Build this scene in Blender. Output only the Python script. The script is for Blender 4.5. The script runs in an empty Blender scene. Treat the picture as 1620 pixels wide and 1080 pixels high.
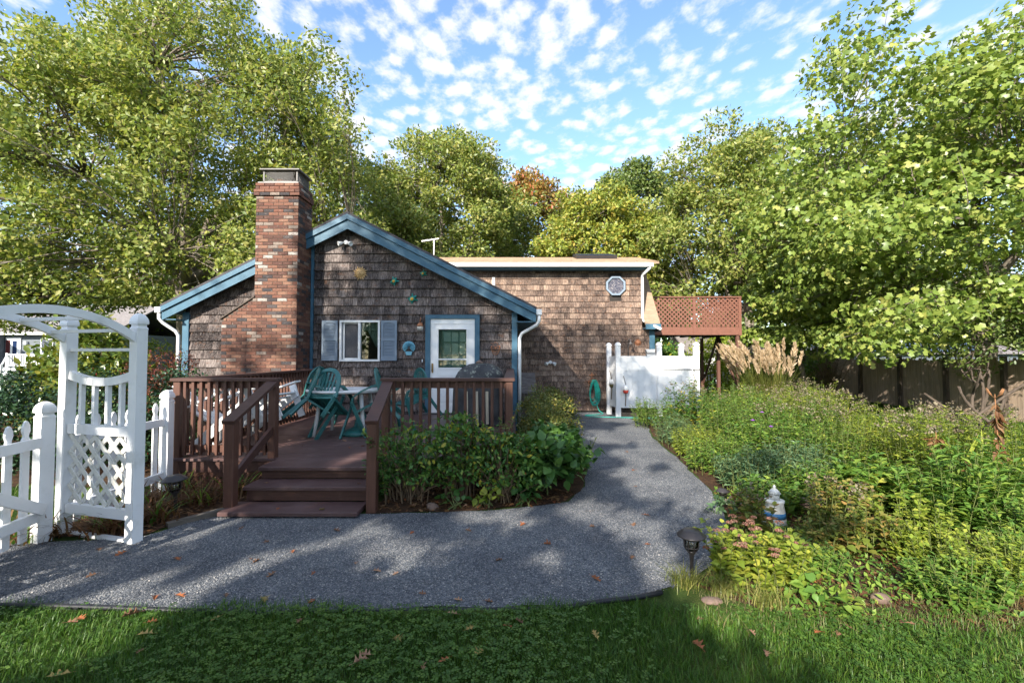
import bpy, math, random
import numpy as np
from mathutils import Vector, Matrix, Euler

scene = bpy.context.scene
COL = scene.collection
rad = math.radians

# ------------------------------------------------------------------ camera
cam_data = bpy.data.cameras.new('camera')
cam_data.lens = 16.0
cam_data.sensor_width = 36.0
cam_data.clip_start = 0.05
cam_data.clip_end = 900.0
cam = bpy.data.objects.new('camera', cam_data)
COL.objects.link(cam)
cam.location = (0, 0, 1.6)
cam.rotation_euler = (rad(90 + 1.83), 0, 0)
scene.camera = cam

# ------------------------------------------------------------------ light
SUN_AZ = 25.0      # degrees to the left of straight behind the camera
SUN_EL = 28.0
SUN = Vector((-math.sin(rad(SUN_AZ)) * math.cos(rad(SUN_EL)),
              -math.cos(rad(SUN_AZ)) * math.cos(rad(SUN_EL)),
              math.sin(rad(SUN_EL))))          # towards the sun
sun_data = bpy.data.lights.new('sun', 'SUN')
sun_data.energy = 4.3
sun_data.angle = rad(0.53)
sun_data.color = (1.0, 0.93, 0.82)
sun = bpy.data.objects.new('sun', sun_data)
COL.objects.link(sun)
sun.location = SUN * 60
sun.rotation_euler = SUN.to_track_quat('Z', 'Y').to_euler()

world = bpy.data.worlds.new('World')
scene.world = world
world.use_nodes = True
wn = world.node_tree
wn.nodes.clear()


def wnode(t, **kw):
    n = wn.nodes.new(t)
    for k, v in kw.items():
        setattr(n, k, v)
    return n


w_out = wnode('ShaderNodeOutputWorld')
w_bg = wnode('ShaderNodeBackground')
w_bg.inputs['Strength'].default_value = 0.15
w_sky = wnode('ShaderNodeTexSky')
w_sky.sky_type = 'NISHITA'
w_sky.sun_disc = False
w_sky.sun_elevation = rad(SUN_EL)
w_sky.sun_rotation = rad(180 + SUN_AZ)
w_sky.air_density = 1.0
w_sky.dust_density = 0.6
w_sky.ozone_density = 1.2
# a thin sheet of small fair-weather clouds at one height over the whole sky
w_tc = wnode('ShaderNodeTexCoord')
w_sep = wnode('ShaderNodeSeparateXYZ')
wn.links.new(w_tc.outputs['Generated'], w_sep.inputs[0])
w_max = wnode('ShaderNodeMath', operation='MAXIMUM')
wn.links.new(w_sep.outputs['Z'], w_max.inputs[0])
w_max.inputs[1].default_value = 0.04
w_dx = wnode('ShaderNodeMath', operation='DIVIDE')
w_dy = wnode('ShaderNodeMath', operation='DIVIDE')
wn.links.new(w_sep.outputs['X'], w_dx.inputs[0])
wn.links.new(w_max.outputs[0], w_dx.inputs[1])
wn.links.new(w_sep.outputs['Y'], w_dy.inputs[0])
wn.links.new(w_max.outputs[0], w_dy.inputs[1])
w_cmb = wnode('ShaderNodeCombineXYZ')
wn.links.new(w_dx.outputs[0], w_cmb.inputs[0])
wn.links.new(w_dy.outputs[0], w_cmb.inputs[1])
w_map = wnode('ShaderNodeMapping')
w_map.inputs['Location'].default_value = (3.1, 7.4, 0)
w_map.inputs['Rotation'].default_value = (0, 0, rad(24))
w_map.inputs['Scale'].default_value = (1.12, 0.84, 1)
wn.links.new(w_cmb.outputs[0], w_map.inputs[0])


def wnoise(scale, detail, rough, dist=0.0):
    n = wnode('ShaderNodeTexNoise')
    n.inputs['Scale'].default_value = scale
    n.inputs['Detail'].default_value = detail
    n.inputs['Roughness'].default_value = rough
    n.inputs['Distortion'].default_value = dist
    wn.links.new(w_map.outputs[0], n.inputs['Vector'])
    return n.outputs['Fac']


def wmath(op, a, b):
    n = wnode('ShaderNodeMath', operation=op)
    for i, s in enumerate((a, b)):
        if isinstance(s, (int, float)):
            n.inputs[i].default_value = s
        else:
            wn.links.new(s, n.inputs[i])
    return n.outputs[0]


w_n1 = wnoise(15.5, 6.0, 0.58, 0.1)
w_cov = wnoise(1.3, 2.0, 0.5)
w_fine = wnoise(60.0, 4.0, 0.6)
w_v = wnode('ShaderNodeTexVoronoi')
w_v.feature = 'SMOOTH_F1'
w_v.inputs['Scale'].default_value = 11.5
w_v.inputs['Smoothness'].default_value = 0.5
w_vm = wnode('ShaderNodeVectorMath', operation='ADD')
w_vn = wnode('ShaderNodeTexNoise')
w_vn.inputs['Scale'].default_value = 5.0
wn.links.new(w_map.outputs[0], w_vn.inputs['Vector'])
w_vs = wnode('ShaderNodeVectorMath', operation='SCALE')
w_vs.inputs['Scale'].default_value = 0.07
wn.links.new(w_vn.outputs['Color'], w_vs.inputs[0])
wn.links.new(w_map.outputs[0], w_vm.inputs[0])
wn.links.new(w_vs.outputs[0], w_vm.inputs[1])
wn.links.new(w_vm.outputs[0], w_v.inputs['Vector'])
w_d = wmath('MULTIPLY', w_v.outputs['Distance'], -0.85)
w_d = wmath('ADD', w_d, wmath('MULTIPLY', w_n1, 1.15))
w_d = wmath('ADD', w_d, wmath('MULTIPLY', w_cov, 0.95))
w_d = wmath('ADD', w_d, wmath('MULTIPLY', w_fine, 0.22))
w_mr = wnode('ShaderNodeMapRange', interpolation_type='SMOOTHSTEP')
w_mr.inputs['From Min'].default_value = 0.52
w_mr.inputs['From Max'].default_value = 1.02
wn.links.new(w_d, w_mr.inputs['Value'])
w_fac = wmath('MULTIPLY', w_mr.outputs[0], 0.93)
w_mix = wnode('ShaderNodeMix', data_type='RGBA')
wn.links.new(w_fac, w_mix.inputs['Factor'])
w_gain = wnode('ShaderNodeMix', data_type='RGBA', blend_type='MULTIPLY')
w_gain.inputs['Factor'].default_value = 1.0
w_gain.inputs['B'].default_value = (0.80, 0.88, 0.98, 1)
wn.links.new(w_sky.outputs[0], w_gain.inputs['A'])
wn.links.new(w_gain.outputs['Result'], w_mix.inputs['A'])
w_mix.inputs['B'].default_value = (2.75, 2.8, 2.9, 1)
wn.links.new(w_mix.outputs['Result'], w_bg.inputs['Color'])
wn.links.new(w_bg.outputs[0], w_out.inputs['Surface'])

scene.view_settings.view_transform = 'Standard'
scene.view_settings.look = 'None'
scene.view_settings.exposure = 1.45
scene.view_settings.gamma = 1.0
scene.view_settings.use_curve_mapping = False
scene.render.engine = 'CYCLES'
scene.cycles.use_denoising = True
scene.cycles.max_bounces = 7
scene.cycles.diffuse_bounces = 3
scene.cycles.glossy_bounces = 3
scene.cycles.transmission_bounces = 5
scene.cycles.transparent_max_bounces = 8
scene.cycles.use_adaptive_sampling = True
scene.cycles.adaptive_threshold = 0.02

# ------------------------------------------------------------------ objects


def tag(o, label=None, cat=None, group=None, kind=None):
    if label:
        o['label'] = label
    if cat:
        o['category'] = cat
    if group:
        o['group'] = group
    if kind:
        o['kind'] = kind
    return o


def empty(name, loc, label=None, cat=None, group=None, rz=0.0):
    o = bpy.data.objects.new(name, None)
    COL.objects.link(o)
    o.empty_display_size = 0.2
    o.location = loc
    o.rotation_euler = (0, 0, rz)
    return tag(o, label, cat, group)


def add(name, me, parent=None, loc=None, rot=None):
    o = bpy.data.objects.new(name, me)
    COL.objects.link(o)
    if loc is not None:
        o.location = loc
    if rot is not None:
        o.rotation_euler = rot
    if parent is not None:
        o.parent = parent
        if loc is None:                       # the mesh is given in world space
            m = Matrix.Identity(4)
            p = parent
            while p is not None:
                b = p.matrix_basis
                if p.parent is not None:
                    b = p.matrix_parent_inverse @ b
                m = b @ m
                p = p.parent
            o.matrix_parent_inverse = m.inverted()
    return o


def copy_tree(o, parent=None):
    c = o.copy()
    COL.objects.link(c)
    c.parent = parent
    for ch in list(o.children):
        copy_tree(ch, c)
    return c


def mesh_np(name, V, F, mat, rnd=None, smooth=False):
    me = bpy.data.meshes.new(name)
    V = np.ascontiguousarray(V, dtype=np.float32)
    F = np.ascontiguousarray(F, dtype=np.int32)
    me.vertices.add(len(V))
    me.vertices.foreach_set('co', V.ravel())
    nf, k = F.shape
    me.loops.add(nf * k)
    me.loops.foreach_set('vertex_index', F.ravel())
    me.polygons.add(nf)
    me.polygons.foreach_set('loop_start', np.arange(0, nf * k, k, dtype=np.int32))
    if smooth:
        me.polygons.foreach_set('use_smooth', np.ones(nf, dtype=bool))
    me.update(calc_edges=True)
    if rnd is not None:
        a = me.attributes.new('rnd', 'FLOAT', 'POINT')
        a.data.foreach_set('value', np.ascontiguousarray(rnd, dtype=np.float32))
    me.materials.append(mat)
    return me


class MB:
    """collects shapes; build() links them as one mesh object"""

    def __init__(self):
        self.v, self.f, self.r, self.cr = [], [], [], 0.0
        self.sm = []

    def quad(self, pts, smooth=False):
        n = len(self.v)
        self.v += [tuple(p) for p in pts]
        self.r += [self.cr] * len(pts)
        self.f.append(tuple(range(n, n + len(pts))))
        self.sm.append(smooth)

    def verts(self, pts, faces, smooth=False):
        n = len(self.v)
        self.v += [tuple(p) for p in pts]
        self.r += [self.cr] * len(pts)
        for f in faces:
            self.f.append(tuple(i + n for i in f))
            self.sm.append(smooth)

    def box(self, x0, x1, y0, y1, z0, z1):
        p = [(x0, y0, z0), (x1, y0, z0), (x1, y1, z0), (x0, y1, z0),
             (x0, y0, z1), (x1, y0, z1), (x1, y1, z1), (x0, y1, z1)]
        self.verts(p, [(0, 3, 2, 1), (4, 5, 6, 7), (0, 1, 5, 4), (1, 2, 6, 5), (2, 3, 7, 6), (3, 0, 4, 7)])
        return self

    def cbox(self, x0, x1, y0, y1, z0, z1, c=0.004):
        """box with chamfered vertical and top edges"""
        def ring(z, i):
            return [(x0 + i + c, y0 + i, z), (x1 - i - c, y0 + i, z), (x1 - i, y0 + i + c, z), (x1 - i, y1 - i - c, z),
                    (x1 - i - c, y1 - i, z), (x0 + i + c, y1 - i, z), (x0 + i, y1 - i - c, z), (x0 + i, y0 + i + c, z)]
        rs = [ring(z0, 0), ring(z1 - c, 0), ring(z1, c)]
        pts = sum(rs, [])
        fs = [tuple(range(7, -1, -1)), tuple(range(16, 24))]
        for a in range(2):
            for i in range(8):
                j = (i + 1) % 8
                fs.append((a * 8 + i, a * 8 + j, a * 8 + 8 + j, a * 8 + 8 + i))
        self.verts(pts, fs)
        return self

    def bar(self, p0, p1, w, h, up=(0, 0, 1), ext=0.0):
        """rectangular bar from p0 to p1: w sideways, h along up"""
        p0, p1, up = Vector(p0), Vector(p1), Vector(up)
        d = (p1 - p0).normalized()
        p0 = p0 - d * ext
        p1 = p1 + d * ext
        s = d.cross(up)
        if s.length < 1e-5:
            s = d.cross(Vector((1, 0, 0)))
        s.normalize()
        u = s.cross(d).normalized()
        s, u = s * w / 2, u * h / 2
        pts = [p0 - s - u, p0 + s - u, p0 + s + u, p0 - s + u, p1 - s - u, p1 + s - u, p1 + s + u, p1 - s + u]
        self.verts(pts, [(0, 1, 2, 3), (7, 6, 5, 4), (0, 4, 5, 1), (1, 5, 6, 2), (2, 6, 7, 3), (3, 7, 4, 0)])
        return self

    def tube(self, pts, rs, n=8, caps=True):
        pts = [Vector(p) for p in pts]
        if isinstance(rs, (int, float)):
            rs = [rs] * len(pts)
        rings = []
        prev = None
        for i, p in enumerate(pts):
            d = (pts[min(i + 1, len(pts) - 1)] - pts[max(i - 1, 0)])
            if d.length < 1e-9:
                d = Vector((0, 0, 1))
            d.normalize()
            if prev is None:
                a = d.cross(Vector((0.13, 0.97, 0.2)))
                if a.length < 1e-3:
                    a = d.cross(Vector((1, 0, 0)))
            else:
                a = prev - d * prev.dot(d)
                if a.length < 1e-5:
                    a = d.cross(Vector((1, 0, 0)))
            a.normalize()
            prev = a
            b = d.cross(a)
            rings.append([p + (a * math.cos(2 * math.pi * k / n) + b * math.sin(2 * math.pi * k / n)) * rs[i] for k in range(n)])
        fs = []
        for i in range(len(pts) - 1):
            for k in range(n):
                j = (k + 1) % n
                fs.append((i * n + k, i * n + j, i * n + n + j, i * n + n + k))
        self.verts(sum(rings, []), fs, True)
        if caps:
            m = len(self.v) - n * len(pts)
            self.f.append(tuple(range(m + n - 1, m - 1, -1)))
            self.sm.append(False)
            q = len(self.v) - n
            self.f.append(tuple(range(q, q + n)))
            self.sm.append(False)
        return self

    def lathe(self, prof, n=16, c=(0, 0, 0), sx=1.0, sy=1.0):
        """prof: (radius, z) from bottom to top"""
        pts = []
        for r, z in prof:
            for k in range(n):
                a = 2 * math.pi * k / n
                pts.append((c[0] + r * sx * math.cos(a), c[1] + r * sy * math.sin(a), c[2] + z))
        fs = []
        for i in range(len(prof) - 1):
            for k in range(n):
                j = (k + 1) % n
                fs.append((i * n + k, i * n + j, i * n + n + j, i * n + n + k))
        fs.append(tuple(range(n - 1, -1, -1)))
        m = (len(prof) - 1) * n
        fs.append(tuple(range(m, m + n)))
        self.verts(pts, fs, True)
        return self

    def prism(self, poly, fn, t):
        """poly: 2D outline (ccw); fn(a, b, depth) -> xyz; extruded by t"""
        n = len(poly)
        pts = [fn(a, b, 0.0) for a, b in poly] + [fn(a, b, t) for a, b in poly]
        fs = [tuple(range(n)), tuple(range(2 * n - 1, n - 1, -1))]
        for i in range(n):
            j = (i + 1) % n
            fs.append((i, i + n, j + n, j))
        self.verts(pts, fs)
        return self

    def xform(self, M):
        self.v = [tuple(M @ Vector(p)) for p in self.v]
        return self

    def mesh(self, name, mat, autosmooth=True):
        me = bpy.data.meshes.new(name)
        me.from_pydata(self.v, [], self.f)
        if any(self.sm):
            me.polygons.foreach_set('use_smooth', np.array(self.sm, dtype=bool))
        if any(self.r):
            a = me.attributes.new('rnd', 'FLOAT', 'POINT')
            a.data.foreach_set('value', np.array(self.r, dtype=np.float32))
        me.update()
        me.materials.append(mat)
        return me

    def build(self, name, mat, parent=None, loc=None, rot=None):
        return add(name, self.mesh(name, mat), parent, loc, rot)


# ------------------------------------------------------------------ materials
def node(nt, t, **kw):
    n = nt.nodes.new(t)
    for k, v in kw.items():
        if k in n.inputs.keys():
            n.inputs[k].default_value = v
        else:
            setattr(n, k, v)
    return n


def new_mat(name, rough=0.6, spec=0.35):
    m = bpy.data.materials.new(name)
    m.use_nodes = True
    nt = m.node_tree
    b = nt.nodes['Principled BSDF']
    b.inputs['Roughness'].default_value = rough
    b.inputs['Specular IOR Level'].default_value = spec
    return m, nt, b


def ramp(nt, fac, stops, interp='LINEAR'):
    r = nt.nodes.new('ShaderNodeValToRGB')
    r.color_ramp.interpolation = interp
    els = r.color_ramp.elements
    while len(els) < len(stops):
        els.new(0.5)
    for e, (p, c) in zip(els, stops):
        e.position = p
        e.color = (c[0], c[1], c[2], 1)
    nt.links.new(fac, r.inputs[0])
    return r.outputs[0]


def world_noise(nt, scale=(1, 1, 1), s=1.0, detail=4.0, rough=0.55, dist=0.0, w=None):
    g = nt.nodes.new('ShaderNodeNewGeometry')
    mp = nt.nodes.new('ShaderNodeMapping')
    mp.inputs['Scale'].default_value = scale
    nt.links.new(g.outputs['Position'], mp.inputs[0])
    n = nt.nodes.new('ShaderNodeTexNoise')
    n.inputs['Scale'].default_value = s
    n.inputs['Detail'].default_value = detail
    n.inputs['Roughness'].default_value = rough
    n.inputs['Distortion'].default_value = dist
    if w is not None:
        n.noise_dimensions = '4D'
        nt.links.new(w, n.inputs['W'])
    nt.links.new(mp.outputs[0], n.inputs['Vector'])
    return n.outputs['Fac']


def mix(nt, fac, a, b, mode='MIX'):
    m = nt.nodes.new('ShaderNodeMix')
    m.data_type = 'RGBA'
    m.blend_type = mode
    for sock, val in (('Factor', fac), ('A', a), ('B', b)):
        if hasattr(val, 'is_output'):
            nt.links.new(val, m.inputs[sock])
        elif sock == 'Factor':
            m.inputs[sock].default_value = val
        else:
            m.inputs[sock].default_value = (val[0], val[1], val[2], 1)
    return m.outputs['Result']


def math_(nt, op, a, b=0.0):
    m = nt.nodes.new('ShaderNodeMath')
    m.operation = op
    for i, v in enumerate((a, b)):
        if hasattr(v, 'is_output'):
            nt.links.new(v, m.inputs[i])
        else:
            m.inputs[i].default_value = v
    return m.outputs[0]


def bump(nt, b, h, strength=0.4, dist=0.01):
    n = nt.nodes.new('ShaderNodeBump')
    n.inputs['Strength'].default_value = strength
    n.inputs['Distance'].default_value = dist
    nt.links.new(h, n.inputs['Height'])
    nt.links.new(n.outputs[0], b.inputs['Normal'])


def piece_random(nt):
    """a number of its own for each object or each piece of a joined mesh"""
    a = nt.nodes.new('ShaderNodeAttribute')
    a.attribute_name = 'rnd'
    o = nt.nodes.new('ShaderNodeObjectInfo')
    s = math_(nt, 'ADD', a.outputs['Fac'], o.outputs['Random'])
    return math_(nt, 'FRACT', s)


def paint_mat(name, col, rough=0.5, var=0.12, grain=(1, 1, 1), s=6.0, bs=0.15, dirt=None, spec=0.35):
    m, nt, b = new_mat(name, rough, spec)
    n = world_noise(nt, grain, s, 5, 0.6)
    c0 = [c * (1 - var) for c in col]
    c1 = [min(1, c * (1 + var)) for c in col]
    c = ramp(nt, n, [(0.3, c0), (0.7, c1)])
    if dirt:
        d = world_noise(nt, (1, 1, 1), dirt[1], 6, 0.65)
        d = ramp(nt, d, [(dirt[2], (0, 0, 0)), (dirt[2] + 0.2, (1, 1, 1))])
        c = mix(nt, math_(nt, 'MULTIPLY', d, dirt[3]), c, dirt[0])
    nt.links.new(c, b.inputs['Base Color'])
    bump(nt, b, n, bs, 0.004)
    return m


def leaf_mat(name, stops, trans=0.35, rough=0.45, spec=0.3):
    m, nt, b = new_mat(name, rough, spec)
    a = nt.nodes.new('ShaderNodeAttribute')
    a.attribute_name = 'rnd'
    n = world_noise(nt, (1, 1, 1), 0.9, 3, 0.6)
    f = math_(nt, 'ADD', math_(nt, 'MULTIPLY', a.outputs['Fac'], 0.75), math_(nt, 'MULTIPLY', n, 0.5))
    f = math_(nt, 'SUBTRACT', f, 0.125)
    c = ramp(nt, f, stops)
    nt.links.new(c, b.inputs['Base Color'])
    t = nt.nodes.new('ShaderNodeBsdfTranslucent')
    tc = mix(nt, 1.0, c, (1.25, 1.3, 0.75), 'MULTIPLY')
    nt.links.new(tc, t.inputs['Color'])
    mx = nt.nodes.new('ShaderNodeMixShader')
    mx.inputs[0].default_value = trans
    out = nt.nodes['Material Output']
    nt.links.new(b.outputs[0], mx.inputs[1])
    nt.links.new(t.outputs[0], mx.inputs[2])
    nt.links.new(mx.outputs[0], out.inputs['Surface'])
    return m


def shingle_mat(name, stops, streak, warm):
    m, nt, b = new_mat(name, 0.85, 0.15)
    r = piece_random(nt)
    g1 = world_noise(nt, (55, 55, 1.6), 1.0, 5, 0.65, 0.0, math_(nt, 'MULTIPLY', r, 37.0))
    g2 = world_noise(nt, (140, 140, 5), 1.0, 3, 0.6)
    big = world_noise(nt, (0.7, 0.7, 1.6), 1.0, 4, 0.6)
    f = math_(nt, 'ADD', math_(nt, 'MULTIPLY', g1, 1.0), math_(nt, 'MULTIPLY', r, 0.20))
    f = math_(nt, 'ADD', f, math_(nt, 'MULTIPLY', big, 0.42))
    f = math_(nt, 'SUBTRACT', f, 0.325)
    c = ramp(nt, f, stops)
    s = ramp(nt, g2, [(0.52, (0, 0, 0)), (0.72, (1, 1, 1))])
    c = mix(nt, math_(nt, 'MULTIPLY', s, 0.6), c, streak)
    w = world_noise(nt, (9, 9, 14), 1.0, 3, 0.5)
    w = ramp(nt, w, [(0.60, (0, 0, 0)), (0.74, (1, 1, 1))])
    c = mix(nt, math_(nt, 'MULTIPLY', w, 0.5), c, warm)
    nt.links.new(c, b.inputs['Base Color'])
    bump(nt, b, math_(nt, 'ADD', g1, math_(nt, 'MULTIPLY', g2, 0.5)), 0.5, 0.006)
    return m


def glass_mat(name, tint=(0.8, 0.9, 0.88), refl=0.12):
    m, nt, b = new_mat(name)
    nt.nodes.remove(b)
    t = node(nt, 'ShaderNodeBsdfTransparent')
    t.inputs[0].default_value = (*tint, 1)
    g = node(nt, 'ShaderNodeBsdfGlossy')
    g.inputs['Roughness'].default_value = 0.02
    fr = node(nt, 'ShaderNodeFresnel')
    fr.inputs[0].default_value = 1.5
    f = math_(nt, 'ADD', fr.outputs[0], refl)
    mx = node(nt, 'ShaderNodeMixShader')
    nt.links.new(f, mx.inputs[0])
    nt.links.new(t.outputs[0], mx.inputs[1])
    nt.links.new(g.outputs[0], mx.inputs[2])
    nt.links.new(mx.outputs[0], nt.nodes['Material Output'].inputs['Surface'])
    return m


M = {}
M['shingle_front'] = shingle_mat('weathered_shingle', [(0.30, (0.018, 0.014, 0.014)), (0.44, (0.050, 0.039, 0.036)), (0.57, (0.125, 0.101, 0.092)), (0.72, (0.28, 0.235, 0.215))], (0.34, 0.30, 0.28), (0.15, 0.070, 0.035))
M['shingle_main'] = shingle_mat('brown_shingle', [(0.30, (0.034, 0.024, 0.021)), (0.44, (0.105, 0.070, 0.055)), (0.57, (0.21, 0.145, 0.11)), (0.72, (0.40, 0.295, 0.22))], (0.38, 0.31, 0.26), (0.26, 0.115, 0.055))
M['backing'] = paint_mat('wall_backing', (0.03, 0.025, 0.022), 0.9, 0.2)


def brick_mat():
    m, nt, b = new_mat('brick', 0.85, 0.2)
    r = piece_random(nt)
    c = ramp(nt, r, [(0.0, (0.135, 0.064, 0.045)), (0.16, (0.180, 0.086, 0.058)), (0.30, (0.100, 0.049, 0.038)), (0.44, (0.215, 0.115, 0.077)),
                     (0.56, (0.165, 0.072, 0.049)), (0.64, (0.095, 0.048, 0.037)), (0.73, (0.045, 0.042, 0.045)), (0.86, (0.075, 0.065, 0.065)),
                     (0.925, (0.22, 0.175, 0.145)), (0.97, (0.34, 0.30, 0.27))], 'CONSTANT')
    n = world_noise(nt, (30, 30, 42), 1.0, 5, 0.65)
    d = ramp(nt, n, [(0.48, (0, 0, 0)), (0.66, (1, 1, 1))])
    c = mix(nt, math_(nt, 'MULTIPLY', d, 0.62), c, (0.075, 0.042, 0.034))
    n2 = world_noise(nt, (26, 26, 60), 1.0, 4, 0.7)
    d2 = ramp(nt, n2, [(0.60, (0, 0, 0)), (0.68, (1, 1, 1))])
    c = mix(nt, math_(nt, 'MULTIPLY', d2, 0.55), c, (0.34, 0.29, 0.25))
    nt.links.new(c, b.inputs['Base Color'])
    bump(nt, b, n, 0.5, 0.006)
    return m


M['brick'] = brick_mat()
M['mortar'] = paint_mat('mortar', (0.085, 0.068, 0.055), 0.95, 0.25, (1, 1, 1), 30, 0.4)
M['blue'] = paint_mat('blue_trim_paint', (0.048, 0.122, 0.180), 0.5, 0.10, (1, 1, 1), 5, 0.1, ((0.16, 0.25, 0.30), 9, 0.52, 0.3))
M['shutter'] = paint_mat('shutter_paint', (0.19, 0.24, 0.30), 0.55, 0.08, (1, 1, 1), 5, 0.1)
M['white'] = paint_mat('white_paint', (0.78, 0.78, 0.77), 0.45, 0.04, (1, 1, 1), 4, 0.06, ((0.42, 0.40, 0.35), 6, 0.55, 0.4))
M['vinyl'] = paint_mat('white_vinyl', (0.80, 0.80, 0.80), 0.35, 0.03, (1, 1, 1), 3, 0.04, ((0.46, 0.46, 0.38), 5, 0.54, 0.42), 0.5)
M['lattice'] = paint_mat('grimy_white_lattice', (0.72, 0.70, 0.64), 0.6, 0.06, (1, 1, 1), 3, 0.06, ((0.30, 0.28, 0.20), 16, 0.50, 0.55))
M['deck'] = paint_mat('brown_deck_stain', (0.072, 0.034, 0.026), 0.5, 0.22, (2, 60, 60), 1.2, 0.2, ((0.17, 0.10, 0.08), 4, 0.56, 0.35))
M['deck_v'] = paint_mat('brown_post_stain', (0.098, 0.044, 0.030), 0.5, 0.22, (60, 60, 2.5), 1.2, 0.2, ((0.19, 0.10, 0.07), 5, 0.56, 0.35))
M['deck_floor'] = paint_mat('deck_floor_stain', (0.088, 0.050, 0.047), 0.45, 0.2, (1.5, 40, 40), 1.3, 0.15, ((0.19, 0.13, 0.12), 3, 0.5, 0.5))
M['balcony'] = paint_mat('redwood_balcony_stain', (0.17, 0.073, 0.050), 0.6, 0.15, (20, 20, 20), 0.5, 0.1)
M['balcony_dark'] = paint_mat('balcony_post_stain', (0.115, 0.055, 0.04), 0.6, 0.15, (30, 30, 3), 1.0, 0.1)
M['metal'] = paint_mat('weathered_zinc', (0.115, 0.105, 0.10), 0.5, 0.25)
M['dark_metal'] = paint_mat('dark_bronze_metal', (0.035, 0.030, 0.030), 0.4, 0.2, spec=0.5)
M['brass'] = paint_mat('aged_brass', (0.30, 0.19, 0.07), 0.4, 0.25)
M['brass'].node_tree.nodes['Principled BSDF'].inputs['Metallic'].default_value = 0.8
M['rust'] = paint_mat('rusty_metal', (0.28, 0.12, 0.06), 0.7, 0.3, (1, 1, 1), 30, 0.3)
M['gold'] = paint_mat('gold_painted_plaque', (0.50, 0.33, 0.15), 0.6, 0.25, (1, 1, 1), 25, 0.3)
M['gold_dark'] = paint_mat('dark_gold_paint', (0.20, 0.115, 0.045), 0.6, 0.25)
M['teal'] = paint_mat('teal_glaze', (0.02, 0.26, 0.22), 0.35, 0.3, (1, 1, 1), 25, 0.1)
M['amber'] = paint_mat('amber_glaze', (0.55, 0.30, 0.04), 0.35, 0.25, (1, 1, 1), 25, 0.1)
M['aqua'] = paint_mat('aqua_plaque', (0.17, 0.40, 0.50), 0.6, 0.2, (1, 1, 1), 20, 0.2)
M['green_plastic'] = paint_mat('green_plastic', (0.022, 0.125, 0.118), 0.38, 0.2, (1, 1, 1), 6, 0.05, ((0.12, 0.23, 0.20), 8, 0.52, 0.45), 0.45)
M['white_plastic'] = paint_mat('white_plastic', (0.72, 0.72, 0.70), 0.4, 0.05, (1, 1, 1), 5, 0.05, ((0.45, 0.43, 0.38), 7, 0.6, 0.3), 0.45)
M['hose'] = paint_mat('green_hose', (0.02, 0.30, 0.24), 0.4, 0.1)
M['glass'] = glass_mat('window_glass', (0.8, 0.9, 0.88), 0.01)
M['lamp_glass'] = glass_mat('lamp_glass', (0.75, 0.72, 0.62), 0.05)
M['dark_room'] = paint_mat('room_wall', (0.10, 0.085, 0.065), 0.9, 0.2)
M['curtain'] = paint_mat('grey_green_curtain', (0.20, 0.23, 0.20), 0.9, 0.2, (40, 1, 1), 1.0, 0.3)
M['blind'] = paint_mat('white_blind', (0.60, 0.62, 0.58), 0.7, 0.05)
M['red_paint'] = paint_mat('red_paint', (0.45, 0.05, 0.03), 0.5, 0.15)
M['stone'] = paint_mat('field_stone', (0.155, 0.105, 0.082), 0.85, 0.35, (1, 1, 1), 14, 0.6, ((0.26, 0.25, 0.20), 18, 0.58, 0.6))
M['screen'] = paint_mat('insect_screen', (0.085, 0.082, 0.085), 0.8, 0.2, (1, 1, 1), 40, 0.1)
M['grey_siding'] = paint_mat('blue_grey_siding', (0.115, 0.135, 0.155), 0.6, 0.08)
M['grey_roof'] = paint_mat('grey_roof_shingles', (0.20, 0.18, 0.175), 0.9, 0.35, (6, 6, 22), 1.0, 0.3)
M['tan_roof'] = paint_mat('tan_roof_shingles', (0.29, 0.205, 0.14), 0.9, 0.18, (5, 14, 14), 1.0, 0.3)
M['dark_roof'] = paint_mat('dark_roof_shingles', (0.07, 0.065, 0.07), 0.9, 0.25, (6, 22, 22), 1.0, 0.3)
M['fence_wood'] = paint_mat('grey_stockade_wood', (0.36, 0.27, 0.20), 0.85, 0.3, (30, 30, 1.5), 1.0, 0.3, ((0.22, 0.19, 0.165), 2, 0.5, 0.4))
M['solar'] = paint_mat('solar_panel', (0.015, 0.03, 0.08), 0.12, 0.1, spec=0.8)
M['bark'] = paint_mat('grey_bark', (0.175, 0.145, 0.115), 0.9, 0.35, (14, 14, 3), 1.0, 0.8, ((0.30, 0.29, 0.24), 3, 0.55, 0.45))
M['dark_bark'] = paint_mat('dark_bark', (0.085, 0.065, 0.05), 0.9, 0.35, (14, 14, 4), 1.0, 0.7)
M['stem'] = paint_mat('green_stem', (0.10, 0.12, 0.035), 0.6, 0.3)
M['twig'] = paint_mat('woody_stem', (0.16, 0.11, 0.065), 0.8, 0.3)
M['dead'] = paint_mat('dead_stalk', (0.22, 0.105, 0.045), 0.8, 0.35, (1, 1, 1), 12, 0.2)
M['rubber'] = paint_mat('black_plastic', (0.018, 0.018, 0.022), 0.5, 0.2)
M['timber'] = paint_mat('weathered_timber', (0.12, 0.10, 0.08), 0.9, 0.25, (8, 8, 40), 1.0, 0.4)


def lit_mat(name, col, strength):
    m, nt, b = new_mat(name)
    b.inputs['Base Color'].default_value = (*col, 1)
    b.inputs['Emission Color'].default_value = (*col, 1)
    b.inputs['Emission Strength'].default_value = strength
    return m


M['lampshade'] = lit_mat('lit_amber_lampshade', (0.9, 0.36, 0.04), 0.45)


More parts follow.
